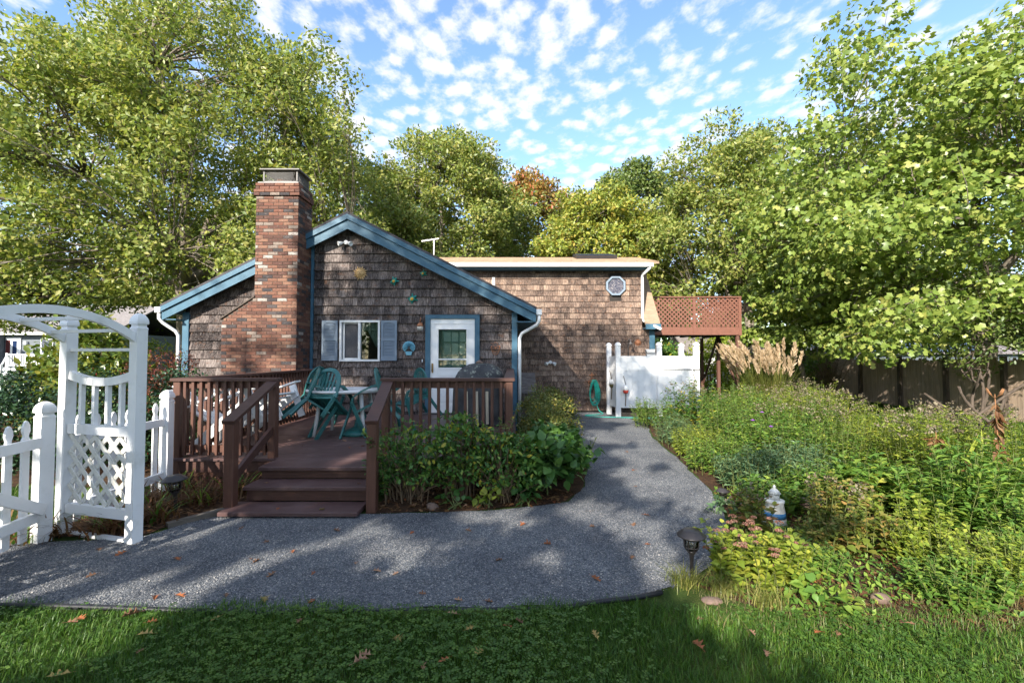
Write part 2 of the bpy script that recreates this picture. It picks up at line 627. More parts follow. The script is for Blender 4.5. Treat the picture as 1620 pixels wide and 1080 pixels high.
def cover_mat():
    m, nt, b = new_mat('grill_cover_cloth', 0.75, 0.25)
    n = world_noise(nt, (1, 1, 1), 5, 5, 0.6)
    c = ramp(nt, n, [(0.3, (0.030, 0.031, 0.033)), (0.7, (0.075, 0.076, 0.078))])
    f = world_noise(nt, (1, 1, 1), 9, 6, 0.7)
    f = ramp(nt, f, [(0.54, (0, 0, 0)), (0.60, (1, 1, 1))])
    g = node(nt, 'ShaderNodeNewGeometry')
    sp = node(nt, 'ShaderNodeSeparateXYZ')
    nt.links.new(g.outputs['Position'], sp.inputs[0])
    mr = node(nt, 'ShaderNodeMapRange')
    mr.inputs['From Min'].default_value = 1.05
    mr.inputs['From Max'].default_value = 1.25
    nt.links.new(sp.outputs['Z'], mr.inputs['Value'])
    c = mix(nt, math_(nt, 'MULTIPLY', math_(nt, 'MULTIPLY', f, mr.outputs[0]), 0.8), c, (0.30, 0.32, 0.25))
    nt.links.new(c, b.inputs['Base Color'])
    bump(nt, b, n, 0.3, 0.02)
    return m


M['cover'] = cover_mat()


def gravel_mat():
    m, nt, b = new_mat('blue_grey_gravel', 0.9, 0.2)
    g = node(nt, 'ShaderNodeNewGeometry')
    v = node(nt, 'ShaderNodeTexVoronoi')
    v.inputs['Scale'].default_value = 115
    nt.links.new(g.outputs['Position'], v.inputs['Vector'])
    sp = node(nt, 'ShaderNodeSeparateColor')
    nt.links.new(v.outputs['Color'], sp.inputs[0])
    c = ramp(nt, sp.outputs[0], [(0.0, (0.062, 0.068, 0.076)), (0.45, (0.110, 0.120, 0.135)), (0.75, (0.165, 0.172, 0.185)), (0.95, (0.26, 0.255, 0.25)), (1.0, (0.42, 0.40, 0.37))])
    big = world_noise(nt, (1, 1, 1), 1.6, 4, 0.6)
    c = mix(nt, 1.0, c, ramp(nt, big, [(0.3, (0.78, 0.78, 0.80)), (0.7, (1.42, 1.40, 1.34))]), 'MULTIPLY')
    d = world_noise(nt, (1, 1, 1), 3.0, 6, 0.7)
    d = ramp(nt, d, [(0.60, (0, 0, 0)), (0.75, (1, 1, 1))])
    c = mix(nt, math_(nt, 'MULTIPLY', d, 0.4), c, (0.12, 0.09, 0.065))
    nt.links.new(c, b.inputs['Base Color'])
    bump(nt, b, math_(nt, 'MULTIPLY', v.outputs['Distance'], -1.0), 0.8, 0.015)
    return m


M['gravel'] = gravel_mat()


def pebble_mat():
    m, nt, b = new_mat('gravel_stone', 0.85, 0.25)
    a = nt.nodes.new('ShaderNodeAttribute')
    a.attribute_name = 'rnd'
    c = ramp(nt, a.outputs['Fac'], [(0.0, (0.065, 0.071, 0.080)), (0.5, (0.125, 0.134, 0.148)), (0.8, (0.18, 0.185, 0.195)), (0.95, (0.29, 0.28, 0.27)), (1.0, (0.45, 0.42, 0.39))])
    nt.links.new(c, b.inputs['Base Color'])
    return m


M['pebble'] = pebble_mat()


def ground_mat(name, stops, s, bs=0.6, fine=40):
    m, nt, b = new_mat(name, 0.95, 0.1)
    n1 = world_noise(nt, (1, 1, 1), s, 6, 0.65)
    n2 = world_noise(nt, (1, 1, 1), fine, 4, 0.7)
    f = math_(nt, 'ADD', math_(nt, 'MULTIPLY', n1, 0.55), math_(nt, 'MULTIPLY', n2, 0.45))
    nt.links.new(ramp(nt, f, stops), b.inputs['Base Color'])
    bump(nt, b, n2, bs, 0.03)
    return m


M['lawn'] = ground_mat('lawn_soil_and_grass', [(0.3, (0.020, 0.032, 0.010)), (0.48, (0.042, 0.075, 0.016)), (0.6, (0.075, 0.095, 0.025)), (0.72, (0.13, 0.11, 0.05))], 1.3, 0.8, 60)
M['mulch'] = ground_mat('leafy_mulch', [(0.3, (0.022, 0.014, 0.010)), (0.5, (0.07, 0.042, 0.026)), (0.62, (0.13, 0.07, 0.035)), (0.75, (0.22, 0.14, 0.08))], 4.0, 1.0, 30)
M['grass'] = leaf_mat('grass_blade', [(0.0, (0.026, 0.073, 0.010)), (0.45, (0.059, 0.139, 0.014)), (0.75, (0.112, 0.178, 0.024)), (0.93, (0.198, 0.198, 0.054)), (1.0, (0.396, 0.317, 0.144))], 0.3)
M['clover'] = leaf_mat('clover_leaf', [(0.0, (0.033, 0.082, 0.012)), (0.6, (0.068, 0.139, 0.021)), (1.0, (0.120, 0.189, 0.030))], 0.25)
M['straw'] = leaf_mat('dry_grass', [(0.0, (0.112, 0.096, 0.038)), (0.5, (0.189, 0.160, 0.070)), (1.0, (0.252, 0.224, 0.112))], 0.25)
OAK = [(0.0, (0.085, 0.132, 0.032)), (0.35, (0.180, 0.235, 0.052)), (0.65, (0.275, 0.305, 0.076)), (0.90, (0.37, 0.34, 0.10)), (1.0, (0.38, 0.21, 0.055))]
M['oak'] = leaf_mat('oak_leaf', OAK, 0.40, 0.42, 0.4)
M['oak_gold'] = leaf_mat('yellowing_oak_leaf', [(0.0, (0.102, 0.144, 0.026)), (0.35, (0.203, 0.257, 0.045)), (0.65, (0.322, 0.340, 0.062)), (0.9, (0.423, 0.329, 0.062)), (1.0, (0.474, 0.206, 0.053))], 0.32, 0.4, 0.4)
M['oak_red'] = leaf_mat('reddening_oak_leaf', [(0.0, (0.121, 0.121, 0.025)), (0.35, (0.224, 0.190, 0.044)), (0.6, (0.345, 0.190, 0.052)), (0.85, (0.414, 0.129, 0.052)), (1.0, (0.380, 0.078, 0.044))], 0.32, 0.4, 0.4)
M['oak_dark'] = leaf_mat('dark_oak_leaf', [(0.0, (0.046, 0.085, 0.022)), (0.5, (0.116, 0.169, 0.040)), (1.0, (0.212, 0.244, 0.062))], 0.3, 0.4, 0.4)
M['maple'] = leaf_mat('maple_leaf', [(0.0, (0.099, 0.152, 0.025)), (0.4, (0.177, 0.249, 0.047)), (0.75, (0.271, 0.326, 0.072)), (0.95, (0.395, 0.369, 0.099)), (1.0, (0.591, 0.348, 0.072))], 0.35, 0.38, 0.45)
M['holly'] = leaf_mat('holly_leaf', [(0.0, (0.013, 0.035, 0.015)), (0.6, (0.030, 0.069, 0.027)), (1.0, (0.062, 0.106, 0.037))], 0.12, 0.28, 0.5)
M['rhodo'] = leaf_mat('rhododendron_leaf', [(0.0, (0.058, 0.111, 0.018)), (0.5, (0.124, 0.176, 0.029)), (0.9, (0.234, 0.221, 0.039)), (1.0, (0.429, 0.182, 0.026))], 0.25, 0.35, 0.45)
M['barberry'] = leaf_mat('barberry_leaf', [(0.0, (0.06, 0.06, 0.018)), (0.35, (0.13, 0.045, 0.03)), (0.7, (0.20, 0.055, 0.04)), (1.0, (0.28, 0.10, 0.04))], 0.25)
M['rose'] = leaf_mat('rose_leaf', [(0.0, (0.033, 0.092, 0.021)), (0.5, (0.074, 0.175, 0.035)), (0.74, (0.155, 0.258, 0.046)), (0.87, (0.38, 0.32, 0.035)), (1.0, (0.52, 0.36, 0.035))], 0.28, 0.4, 0.35)
M['broad'] = leaf_mat('broad_leaf', [(0.0, (0.026, 0.078, 0.020)), (0.5, (0.057, 0.138, 0.030)), (0.9, (0.114, 0.212, 0.041)), (1.0, (0.260, 0.308, 0.041))], 0.25, 0.4, 0.4)
M['spirea'] = leaf_mat('spirea_leaf', [(0.0, (0.055, 0.086, 0.025)), (0.5, (0.118, 0.149, 0.040)), (0.8, (0.203, 0.187, 0.043)), (1.0, (0.562, 0.390, 0.043))], 0.3)
M['herb'] = leaf_mat('perennial_leaf', [(0.0, (0.052, 0.129, 0.024)), (0.5, (0.125, 0.230, 0.039)), (0.85, (0.239, 0.319, 0.051)), (1.0, (0.456, 0.399, 0.064))], 0.33)
M['lime'] = leaf_mat('lime_leaf', [(0.0, (0.125, 0.190, 0.024)), (0.5, (0.233, 0.302, 0.039)), (0.9, (0.376, 0.387, 0.062)), (1.0, (0.537, 0.396, 0.083))], 0.35)
M['grey_leaf'] = leaf_mat('grey_green_leaf', [(0.0, (0.048, 0.109, 0.050)), (0.5, (0.105, 0.185, 0.085)), (1.0, (0.193, 0.269, 0.131))], 0.28)
M['bronze'] = leaf_mat('bronzing_leaf', [(0.0, (0.078, 0.133, 0.023)), (0.45, (0.187, 0.218, 0.036)), (0.75, (0.312, 0.218, 0.065)), (1.0, (0.406, 0.140, 0.065))], 0.3)
M['dead_leaf'] = leaf_mat('dead_leaf', [(0.0, (0.075, 0.034, 0.015)), (0.5, (0.150, 0.068, 0.026)), (1.0, (0.247, 0.150, 0.068))], 0.2, 0.6)
M['plume'] = leaf_mat('grass_plume', [(0.0, (0.357, 0.248, 0.152)), (0.5, (0.500, 0.377, 0.247)), (1.0, (0.643, 0.532, 0.399))], 0.35, 0.8, 0.1)
M['blade_grass'] = leaf_mat('tall_grass_blade', [(0.0, (0.07, 0.10, 0.02)), (0.5, (0.15, 0.17, 0.035)), (1.0, (0.30, 0.26, 0.09))], 0.3)
M['pink'] = leaf_mat('dusty_pink_floret', [(0.0, (0.168, 0.065, 0.053)), (0.6, (0.246, 0.121, 0.093)), (1.0, (0.314, 0.232, 0.167))], 0.15, 0.8, 0.1)
M['seedhead'] = leaf_mat('seed_head', [(0.0, (0.105, 0.075, 0.045)), (0.6, (0.210, 0.173, 0.112)), (1.0, (0.330, 0.300, 0.225))], 0.2, 0.8, 0.1)
M['purple'] = leaf_mat('purple_petal', [(0.0, (0.22, 0.05, 0.40)), (1.0, (0.36, 0.10, 0.55))], 0.3)
M['berry'] = leaf_mat('red_berry', [(0.0, (0.35, 0.02, 0.015)), (1.0, (0.55, 0.05, 0.02))], 0.0, 0.3)
M['fallen'] = [paint_mat('fallen_leaf_%s' % n, c, 0.7, 0.3, (1, 1, 1), 30, 0.2) for n, c in
               (('rust', (0.26, 0.085, 0.028)), ('brown', (0.17, 0.085, 0.045)), ('tan', (0.30, 0.17, 0.10)), ('yellow', (0.28, 0.20, 0.06)))]

# ------------------------------------------------------------------ foliage helpers
def unit(a):
    return a / np.maximum(np.linalg.norm(a, axis=1, keepdims=True), 1e-9)


T_DIAMOND = (np.array([[0, 0, 0], [-.27, .48, .07], [0, 1, -.03], [.27, .48, .07]]), np.array([[0, 1, 2], [0, 2, 3]]))
T_OVAL = (np.array([[0, 0, 0], [-.20, .25, .05], [-.23, .6, .05], [0, 1, -.08], [.23, .6, .05], [.20, .25, .05], [0, .45, 0]]),
          np.array([[0, 6, 1], [1, 6, 2], [2, 6, 3], [3, 6, 4], [4, 6, 5], [5, 6, 0]]))
T_BROAD = (np.array([[0, 0, 0], [-.30, .18, .08], [-.36, .5, .09], [0, 1, -.12], [.36, .5, .09], [.30, .18, .08], [0, .45, 0]]),
           np.array([[0, 6, 1], [1, 6, 2], [2, 6, 3], [3, 6, 4], [4, 6, 5], [5, 6, 0]]))
T_LANCE = (np.array([[0, 0, 0], [-.15, .42, .05], [0, 1, -.16], [.15, .42, .05]]), np.array([[0, 1, 2], [0, 2, 3]]))
T_WIDE = (np.array([[0, 0, 0], [-.34, .5, .09], [0, 1, -.06], [.34, .5, .09]]), np.array([[0, 1, 2], [0, 2, 3]]))
T_MAPLE = (np.array([[0, 0, 0], [-.46, .30, -.05], [-.17, .46, .04], [-.34, .82, -.05], [0, 1.02, -.12], [.34, .82, -.05], [.17, .46, .04], [.46, .30, -.05]]),
           np.array([[0, 2, 1], [0, 6, 2], [0, 7, 6], [2, 4, 3], [2, 6, 4], [6, 5, 4]]))
T_OAK = (np.array([[0, 0, 0], [-.26, .30, .05], [-.10, .42, .0], [-.30, .70, .03], [0, 1, -.08], [.30, .70, .03], [.10, .42, .0], [.26, .30, .05]]),
         np.array([[0, 2, 1], [0, 6, 2], [0, 7, 6], [2, 4, 3], [2, 6, 4], [6, 5, 4]]))
T_PLUME = (np.array([[-.06, 0, 0], [.06, 0, 0], [.09, .5, .03], [-.09, .5, .03], [0, 1, -.06]]), np.array([[0, 1, 2], [0, 2, 3], [3, 2, 4]]))
T_SPECK = (np.array([[-.5, -.3, 0], [.5, -.3, 0], [0, .6, 0], [0, 0, .5]]), np.array([[0, 1, 3], [1, 2, 3], [2, 0, 3]]))


def leaf_obj(name, P, D, N, S, tmpl, mat, parent=None, rnd=None, rng=None, kind=None):
    n = len(P)
    D = unit(D)
    side = unit(np.cross(D, N))
    N2 = np.cross(side, D)
    V, F = tmpl
    k = len(V)
    S = np.broadcast_to(np.asarray(S, dtype=float), (n,))
    W = P[:, None, :] + S[:, None, None] * (V[None, :, 0:1] * side[:, None, :] + V[None, :, 1:2] * D[:, None, :] + V[None, :, 2:3] * N2[:, None, :])
    FF = (F[None, :, :] + (np.arange(n) * k)[:, None, None]).reshape(-1, F.shape[1])
    if rnd is None:
        rnd = rng.random(n)
    me = mesh_np(name, W.reshape(-1, 3), FF, mat, np.repeat(rnd, k))
    o = add(name, me, parent)
    if kind:
        o['kind'] = kind
    return o


def rnd_dirs(rng, n):
    return unit(rng.normal(size=(n, 3)))


class Noise3:
    """cheap smooth noise from a few random waves"""

    def __init__(self, rng, n=7, f=0.6):
        self.k = rng.normal(size=(n, 3)) * f
        self.p = rng.random(n) * 6.28

    def __call__(self, P):
        return np.sin(P @ self.k.T + self.p).mean(axis=1)


def bez(p0, p1, p2, n):
    t = np.linspace(0, 1, n)[:, None]
    return (1 - t) ** 2 * p0 + 2 * t * (1 - t) * p1 + t ** 2 * p2


def tree(name, label, base, trunk_h, trunk_r, cc, cr, nclump, nleaf, leaf, mat, seed, tmpl=T_DIAMOND, clump=1.0, bark='bark',
         group=None, lean=(0, 0), nlimb=7, keep=None, inner=0.5, zcut=-0.75, stems=1, flat=0.72, droop=0.15, mat2=None, mat2_f=None, leafkind=None):
    rng = np.random.default_rng(seed)
    base = np.array([base[0], base[1], 0.0])
    cc, cr = np.array(cc, float), np.array(cr, float)
    root = empty(name, tuple(base), label, 'tree', group)
    # clumps
    lob = Noise3(rng, 6, 1.6)
    D = rnd_dirs(rng, nclump * 3)
    D = D[D[:, 2] > zcut][:nclump]
    fr = inner + (1 - inner) * np.sqrt(rng.random(len(D)))
    fr = fr * (1 + 0.30 * lob(D * 2.2))
    CP = cc + D * fr[:, None] * cr
    CR = clump * (0.55 + 0.75 * rng.random(len(D)))
    woody = np.ones(len(D), bool)
    if keep is not None:
        woody = keep(CP, rng)
    # wood
    wood = MB()
    fork = np.array([base[0] + lean[0], base[1] + lean[1], trunk_h])
    limb_pts, limb_r = [], []
    for s in range(stems):
        b = base + (rng.normal(size=3) * np.array([0.25, 0.25, 0]) if stems > 1 else 0)
        fk = fork + (rng.normal(size=3) * np.array([0.5, 0.5, 0.3]) if stems > 1 else 0)
        mid = (b + fk) / 2 + rng.normal(size=3) * np.array([0.15, 0.15, 0])
        pts = bez(b, mid, fk, 7)
        rr = trunk_r * np.array([1.35, 1.08, 1.0, 0.95, 0.9, 0.85, 0.8])
        pts[0, 2] = -0.05
        wood.tube([tuple(p) for p in pts], list(rr), 12)
        limb_pts += list(pts[3:])
        limb_r += list(rr[3:] * 0.9)
    idx = rng.permutation(len(CP))
    ends = []
    for i in idx[woody[idx]]:           # main limbs go to far-apart clumps
        d = CP[i] - fork
        d = d / (np.linalg.norm(d) + 1e-6)
        if all(np.dot(d, e) < 0.80 for e in ends) and d[2] > -0.15:
            ends.append(d)
            tgt = fork + (CP[i] - fork) * 0.9
            m = fork * 0.45 + tgt * 0.55 + np.array([0, 0, 0.16 * np.linalg.norm(tgt - fork)]) + rng.normal(size=3) * 0.3
            pts = bez(fork + rng.normal(size=3) * 0.08, m, tgt, 8)
            pts[2:-1] += rng.normal(size=(5, 3)) * 0.14
            rr = trunk_r * np.linspace(0.60, 0.10, 8)
            wood.tube([tuple(p) for p in pts], list(rr), 8)
            limb_pts += list(pts[1:])
            limb_r += list(rr[1:])
        if len(ends) >= nlimb:
            break
    LP, LR = np.array(limb_pts), np.array(limb_r)
    for c, r in zip(CP[woody], CR[woody]):
        d = np.linalg.norm(LP - c, axis=1) + LP[:, 2] * 0.15
        j = int(np.argmin(d))
        a = LP[j]
        L = np.linalg.norm(c - a)
        if L < 0.3:
            continue
        m = (a + c) / 2 + np.array([0, 0, 0.10 * L]) + rng.normal(size=3) * 0.10 * L
        pts = bez(a, m, c, 5)
        r0 = min(LR[j] * 0.6, 0.018 + 0.014 * L) * (1.0 if keep is None else 0.5)
        wood.tube([tuple(p) for p in pts], list(np.linspace(r0, 0.008, 5)), 5)
        for q in range(3 if keep is None else 0):              # twigs
            e = c + rnd_dirs(rng, 1)[0] * r * 0.9
            wood.tube([tuple(pts[3]), tuple((pts[3] + e) / 2 + rng.normal(size=3) * 0.05), tuple(e)], [0.012, 0.008, 0.004], 4, False)
    wood.build('trunk', M[bark], root)
    # leaves
    w = CR ** 2
    cnt = rng.multinomial(nleaf, w / w.sum())
    ci = np.repeat(np.arange(len(CP)), cnt)
    n = len(ci)
    d = rnd_dirs(rng, n)
    dc = d.copy()
    d[:, 2] *= flat
    rr = (0.35 + 0.65 * np.sqrt(rng.random(n))) * CR[ci]
    P = CP[ci] + d * rr[:, None] * np.array([1.15, 1.15, 1.0])
    q = P[:, 2] > 0.4
    if keep is not None:
        q &= keep(P, rng)
    P, dc = P[q], dc[q]
    n = len(P)
    out = unit((P - cc) / cr)
    LD = rnd_dirs(rng, n) + 0.5 * out + np.array([0, 0, -droop])
    LN = rnd_dirs(rng, n) * 0.75 + np.array([0, 0, 0.45]) + 0.75 * dc + 0.25 * out
    S = leaf * (0.65 + 0.7 * rng.random(n))
    if mat2 is not None:
        sel = mat2_f(P, rng)
        for k, (mk, ss) in enumerate(((mat, ~sel), (mat2, sel))):
            if ss.sum():
                leaf_obj('crown' if k == 0 else 'turning_leaves', P[ss], LD[ss], LN[ss], S[ss], tmpl, M[mk], root, rng=rng, kind='stuff')
    else:
        leaf_obj('crown', P, LD, LN, S, tmpl, M[mat], root, rng=rng, kind='stuff')
    return root


def shrub(name, label, loc, r, n, leaf, mat, seed, tmpl=T_OVAL, nclump=40, clump=0.25, group=None, cat='shrub', stems=10, stem_mat='twig',
          z0=0.08, box=False, up=0.6, berries=0, cflat=0.85):
    """bushy plant: r = (rx, ry, height)"""
    rng = np.random.default_rng(seed)
    loc = np.array([loc[0], loc[1], loc[2] if len(loc) > 2 else 0.0])
    root = empty(name, tuple(loc), label, cat, group)
    rx, ry, h = r
    if box:
        CP = (rng.random((nclump, 3)) - np.array([.5, .5, 0])) * np.array([2 * rx, 2 * ry, h]) + np.array([0, 0, z0])
        sel = rng.random(nclump) < 0.75
        CP[sel, 2] = np.maximum(CP[sel, 2], h * 0.55)
    else:
        D = rnd_dirs(rng, nclump)
        D[:, 2] = np.abs(D[:, 2])
        fr = 0.45 + 0.55 * np.sqrt(rng.random(nclump))
        fr *= 1 + 0.25 * Noise3(rng, 5, 2.0)(D)
        CP = D * fr[:, None] * np.array([rx, ry, h - z0]) + np.array([0, 0, z0])
    CP[:, 2] = np.maximum(CP[:, 2], z0)
    st = MB()
    for i in range(stems):
        c = CP[rng.integers(nclump)]
        a = np.array([c[0] * 0.25, c[1] * 0.25, 0]) + rng.normal(size=3) * np.array([0.05, 0.05, 0])
        pts = bez(a, np.array([c[0] * 0.4, c[1] * 0.4, c[2] * 0.6]), c, 5)
        pts[0, 2] = -0.02
        st.tube([tuple(p + loc) for p in pts], [0.010, 0.009, 0.007, 0.005, 0.003], 5, False)
    if stems:
        st.build('stems', M[stem_mat], root)
    ci = rng.integers(nclump, size=n)
    d = rnd_dirs(rng, n)
    CRr = clump * (0.6 + 0.7 * rng.random(nclump))
    P = CP[ci] + d * (0.3 + 0.7 * np.sqrt(rng.random(n)))[:, None] * CRr[ci][:, None] * np.array([1.1, 1.1, cflat])
    P[:, 2] = np.maximum(P[:, 2], 0.02)
    LD = rnd_dirs(rng, n) + 0.5 * unit(P + 1e-6) + np.array([0, 0, -0.1])
    LN = rnd_dirs(rng, n) * 0.6 + np.array([0, 0, up]) + 0.35 * d
    leaf_obj('foliage', P + loc, LD, LN, leaf * (0.6 + 0.7 * rng.random(n)), tmpl, M[mat], root, rng=rng)
    if berries:
        q = rng.integers(n, size=berries)
        leaf_obj('berries', P[q] + loc + 0.01, rnd_dirs(rng, berries), rnd_dirs(rng, berries), np.full(berries, 0.022), T_SPECK, M['berry'], root, rng=rng, kind='stuff')
    return root


def stalks(name, label, loc, spread, h, nst, per, leaf, mat, seed, tmpl=T_LANCE, group=None, cat='plant', stem_mat='stem', flower=None, fl_n=14, fl_s=0.03,
           fl_r=0.05, lean=0.12, taper=0.5, start=0.12, hv=0.25, up=0.35, sr=0.0035, tilt=None):
    """clump of upright leafy stems; loc = (x, y); spread = (rx, ry)"""
    rng = np.random.default_rng(seed)
    L = np.array([loc[0], loc[1], 0.0])
    root = empty(name, tuple(L), label, cat, group)
    st = MB()
    P, D, N, S = [], [], [], []
    FP = []
    for i in range(nst):
        a, q = rng.random() * 6.283, math.sqrt(rng.random())
        b = np.array([spread[0] * q * math.cos(a), spread[1] * q * math.sin(a), 0])
        hh = h * (1 - hv * rng.random()) * (1 - 0.25 * q * q)
        tip = b + np.array([b[0] * 0.25, b[1] * 0.25, 0]) + np.array([rng.normal() * lean * hh, rng.normal() * lean * hh, hh])
        if tilt is not None:
            tip += np.array([tilt[0], tilt[1], 0]) * hh
        mid = (b + tip) / 2 + np.array([(b[0] - tip[0]) * 0.2, (b[1] - tip[1]) * 0.2, 0.05 * hh])
        pts = bez(b, mid, tip, 6)
        pp = pts + L
        pp[0, 2] = -0.02
        st.tube([tuple(p) for p in pp], [sr * 1.3, sr * 1.2, sr * 1.1, sr, sr * 0.8, sr * 0.5], 4, False)
        t = start + (1 - start) * np.sort(rng.random(per))
        pos = np.array([bez(b, mid, tip, 2)[0] * 0 + (1 - x) ** 2 * b + 2 * x * (1 - x) * mid + x * x * tip for x in t])
        ang = rng.random() * 6.28 + np.arange(per) * 2.4 + rng.normal(size=per) * 0.4
        dd = np.stack([np.cos(ang), np.sin(ang), up + 0.35 * rng.normal(size=per)], 1)
        P.append(pos)
        D.append(dd)
        N.append(np.stack([-0.5 * np.cos(ang), -0.5 * np.sin(ang), np.ones(per)], 1) + rng.normal(size=(per, 3)) * 0.25)
        S.append(leaf * (1 - taper * t) * (0.7 + 0.6 * rng.random(per)))
        if flower and (rng.random() < 0.42):
            f = tip + np.clip(rng.normal(size=(fl_n, 3)), -1.6, 1.6) * np.array([fl_r, fl_r, fl_r * 0.6]) * (0.7 + 0.5 * rng.random())
            FP.append(f)
    st.build('stems', M[stem_mat], root)
    P, D, N, S = np.concatenate(P), np.concatenate(D), np.concatenate(N), np.concatenate(S)
    P[:, 2] = np.maximum(P[:, 2], 0.02)
    leaf_obj('foliage', P + L, D, N, S, tmpl, M[mat], root, rng=rng)
    if FP:
        F = np.concatenate(FP) + L
        leaf_obj('flower_heads', F, rnd_dirs(rng, len(F)) + np.array([0, 0, .4]), rnd_dirs(rng, len(F)) + np.array([0, 0, .8]), fl_s * (0.6 + 0.8 * rng.random(len(F))), T_SPECK, M[flower], root, rng=rng, kind='stuff')
    return root


def blades(P, H, lean, rng, width, seg=2):
    """curved grass blades: returns V, F, rnd as one array set"""
    n = len(P)
    a = rng.random(n) * 6.283
    d = np.stack([np.cos(a), np.sin(a), np.zeros(n)], 1)
    s = np.stack([-np.sin(a), np.cos(a), np.zeros(n)], 1) * (width * (0.7 + 0.6 * rng.random(n)))[:, None]
    ln = (lean * (0.3 + 1.0 * rng.random(n)))[:, None]
    rows = []
    for k in range(seg + 1):
        t = k / seg
        c = P + d * ln * H[:, None] * t * t + np.stack([np.zeros(n), np.zeros(n), H * (t - 0.25 * ln[:, 0] * t * t)], 1)
        if k < seg:
            rows += [c - s * (1 - 0.55 * t), c + s * (1 - 0.55 * t)]
        else:
            rows += [c]
    V = np.stack(rows, 1)
    k = V.shape[1]
    F = []
    for q in range(seg - 1):
        F += [[2 * q, 2 * q + 1, 2 * q + 3], [2 * q, 2 * q + 3, 2 * q + 2]]
    F.append([2 * seg - 2, 2 * seg - 1, 2 * seg])
    F = np.array(F)
    FF = (F[None] + (np.arange(n) * k)[:, None, None]).reshape(-1, 3)
    return V.reshape(-1, 3), FF, k


def in_poly(P, poly):
    x, y = P[:, 0], P[:, 1]
    r = np.zeros(len(P), bool)
    j = len(poly) - 1
    for i in range(len(poly)):
        xi, yi = poly[i]
        xj, yj = poly[j]
        c = ((yi > y) != (yj > y)) & (x < (xj - xi) * (y - yi) / (yj - yi + 1e-12) + xi)
        r ^= c
        j = i
    return r


# ------------------------------------------------------------------ ground
def sheet(name, poly, z, mat, kind='structure', wob=0.0, seed=0):
    """flat outline with a fine, slightly wandering edge"""
    rng = random.Random(seed)
    pts = []
    n = len(poly)
    for i in range(n):
        a, b = Vector(poly[i]), Vector(poly[(i + 1) % n])
        k = max(1, int((b - a).length / 0.18)) if wob else 1
        for q in range(k):
            p = a.lerp(b, q / k)
            if wob:
                p += Vector((rng.uniform(-wob, wob), rng.uniform(-wob, wob)))
            pts.append((p.x, p.y, z))
    mb = MB()
    mb.quad(pts)
    o = mb.build(name, mat)
    o['kind'] = kind
    return o


g = MB()
g.quad([(-400, -60, 0), (400, -60, 0), (400, 500, 0), (-400, 500, 0)])
tag(g.build('ground', M['lawn']), kind='structure')

PATH = [(-9, 3.02), (-4.6, 2.98), (-3.25, 2.94), (-2.63, 2.92), (-1.54, 2.90), (-0.68, 2.94), (0.28, 2.955), (0.79, 3.03), (1.24, 3.24),
        (1.60, 3.62), (1.87, 4.07), (2.10, 4.5), (2.23, 4.92), (2.34, 5.4), (2.40, 5.9), (2.53, 6.8), (2.63, 7.64), (2.77, 9.13), (3.1, 10.4), (3.33, 11.36), (4.2, 11.75), (4.2, 12.95),
        (0.1, 12.95), (0.3, 11.8), (1.41, 11.36), (1.33, 9.13), (1.15, 6.96), (0.89, 5.62), (0.62, 5.02), (0.3, 4.9), (-0.07, 4.80), (-0.71, 4.69), (-1.45, 4.66),
        (-2.86, 4.66), (-3.12, 4.42), (-3.27, 4.06), (-3.9, 3.98), (-4.2, 3.92), (-6, 3.95), (-9, 4.0)]
sheet('gravel_path', PATH, 0.008, M['gravel'], wob=0.025, seed=2)
BED_R = [(1.30, 3.22), (1.62, 3.62), (1.89, 4.07), (2.12, 4.5), (2.25, 4.92), (2.36, 5.4), (2.42, 5.9), (2.55, 6.8), (2.65, 7.64), (2.79, 9.13), (3.12, 10.4), (3.35, 11.36), (4.4, 11.6),
         (6.5, 12.6), (7.6, 11.5), (7.3, 9.0), (6.6, 6.8), (5.6, 4.8), (4.4, 3.2), (3.3, 2.72), (2.5, 2.72), (1.7, 2.82)]
sheet('garden_bed', BED_R, 0.004, M['mulch'], wob=0.03, seed=3)
BED_D = [(-1.45, 4.68), (-0.71, 4.71), (-0.07, 4.82), (0.3, 4.92), (0.60, 5.04), (0.87, 5.62), (1.13, 6.96), (1.31, 9.13), (1.39, 11.34), (0.2, 11.6), (0.12, 5.7), (-1.45, 5.55)]
sheet('garden_bed', BED_D, 0.012, M['mulch'], wob=0.03, seed=4)
BED_L = [(-2.90, 4.70), (-3.15, 4.44), (-3.29, 4.08), (-4.3, 4.05), (-4.3, 6.4), (-4.12, 6.4), (-4.12, 5.5), (-2.90, 5.5)]
sheet('garden_bed', BED_L, 0.012, M['mulch'], wob=0.02, seed=5)
sheet('garden_bed', [(-13, 5.6), (-4.35, 5.6), (-4.3, 9.8), (-7.2, 9.85), (-7.4, 12), (-13, 12)], 0.006, M['mulch'], wob=0.05, seed=6)

rng = np.random.default_rng(11)
# loose stones of the path
n = 70000
P = np.stack([rng.uniform(-4.6, 2.8, n), 2.85 + rng.random(n) ** 1.6 * 4.4, np.full(n, 0.010)], 1)
P = P[in_poly(P, PATH)]
n = len(P)
oct_v = np.array([[1, 0, 0], [-.5, .87, 0], [-.5, -.87, 0], [0.1, 0, .8], [0, 0, -.5]])
oct_f = np.array([[0, 1, 3], [1, 2, 3], [2, 0, 3]])
leaf_obj('gravel', P, np.stack([rng.normal(size=n), rng.normal(size=n), rng.normal(size=n) * .3], 1), np.stack([rng.normal(size=n) * .4, rng.normal(size=n) * .4, np.ones(n)], 1),
         0.0035 + 0.005 * rng.random(n) ** 2, (oct_v, oct_f), M['pebble'], rng=rng, kind='stuff')
tag(bpy.data.objects['gravel'], 'loose blue grey gravel stones strewn over the path', 'gravel')

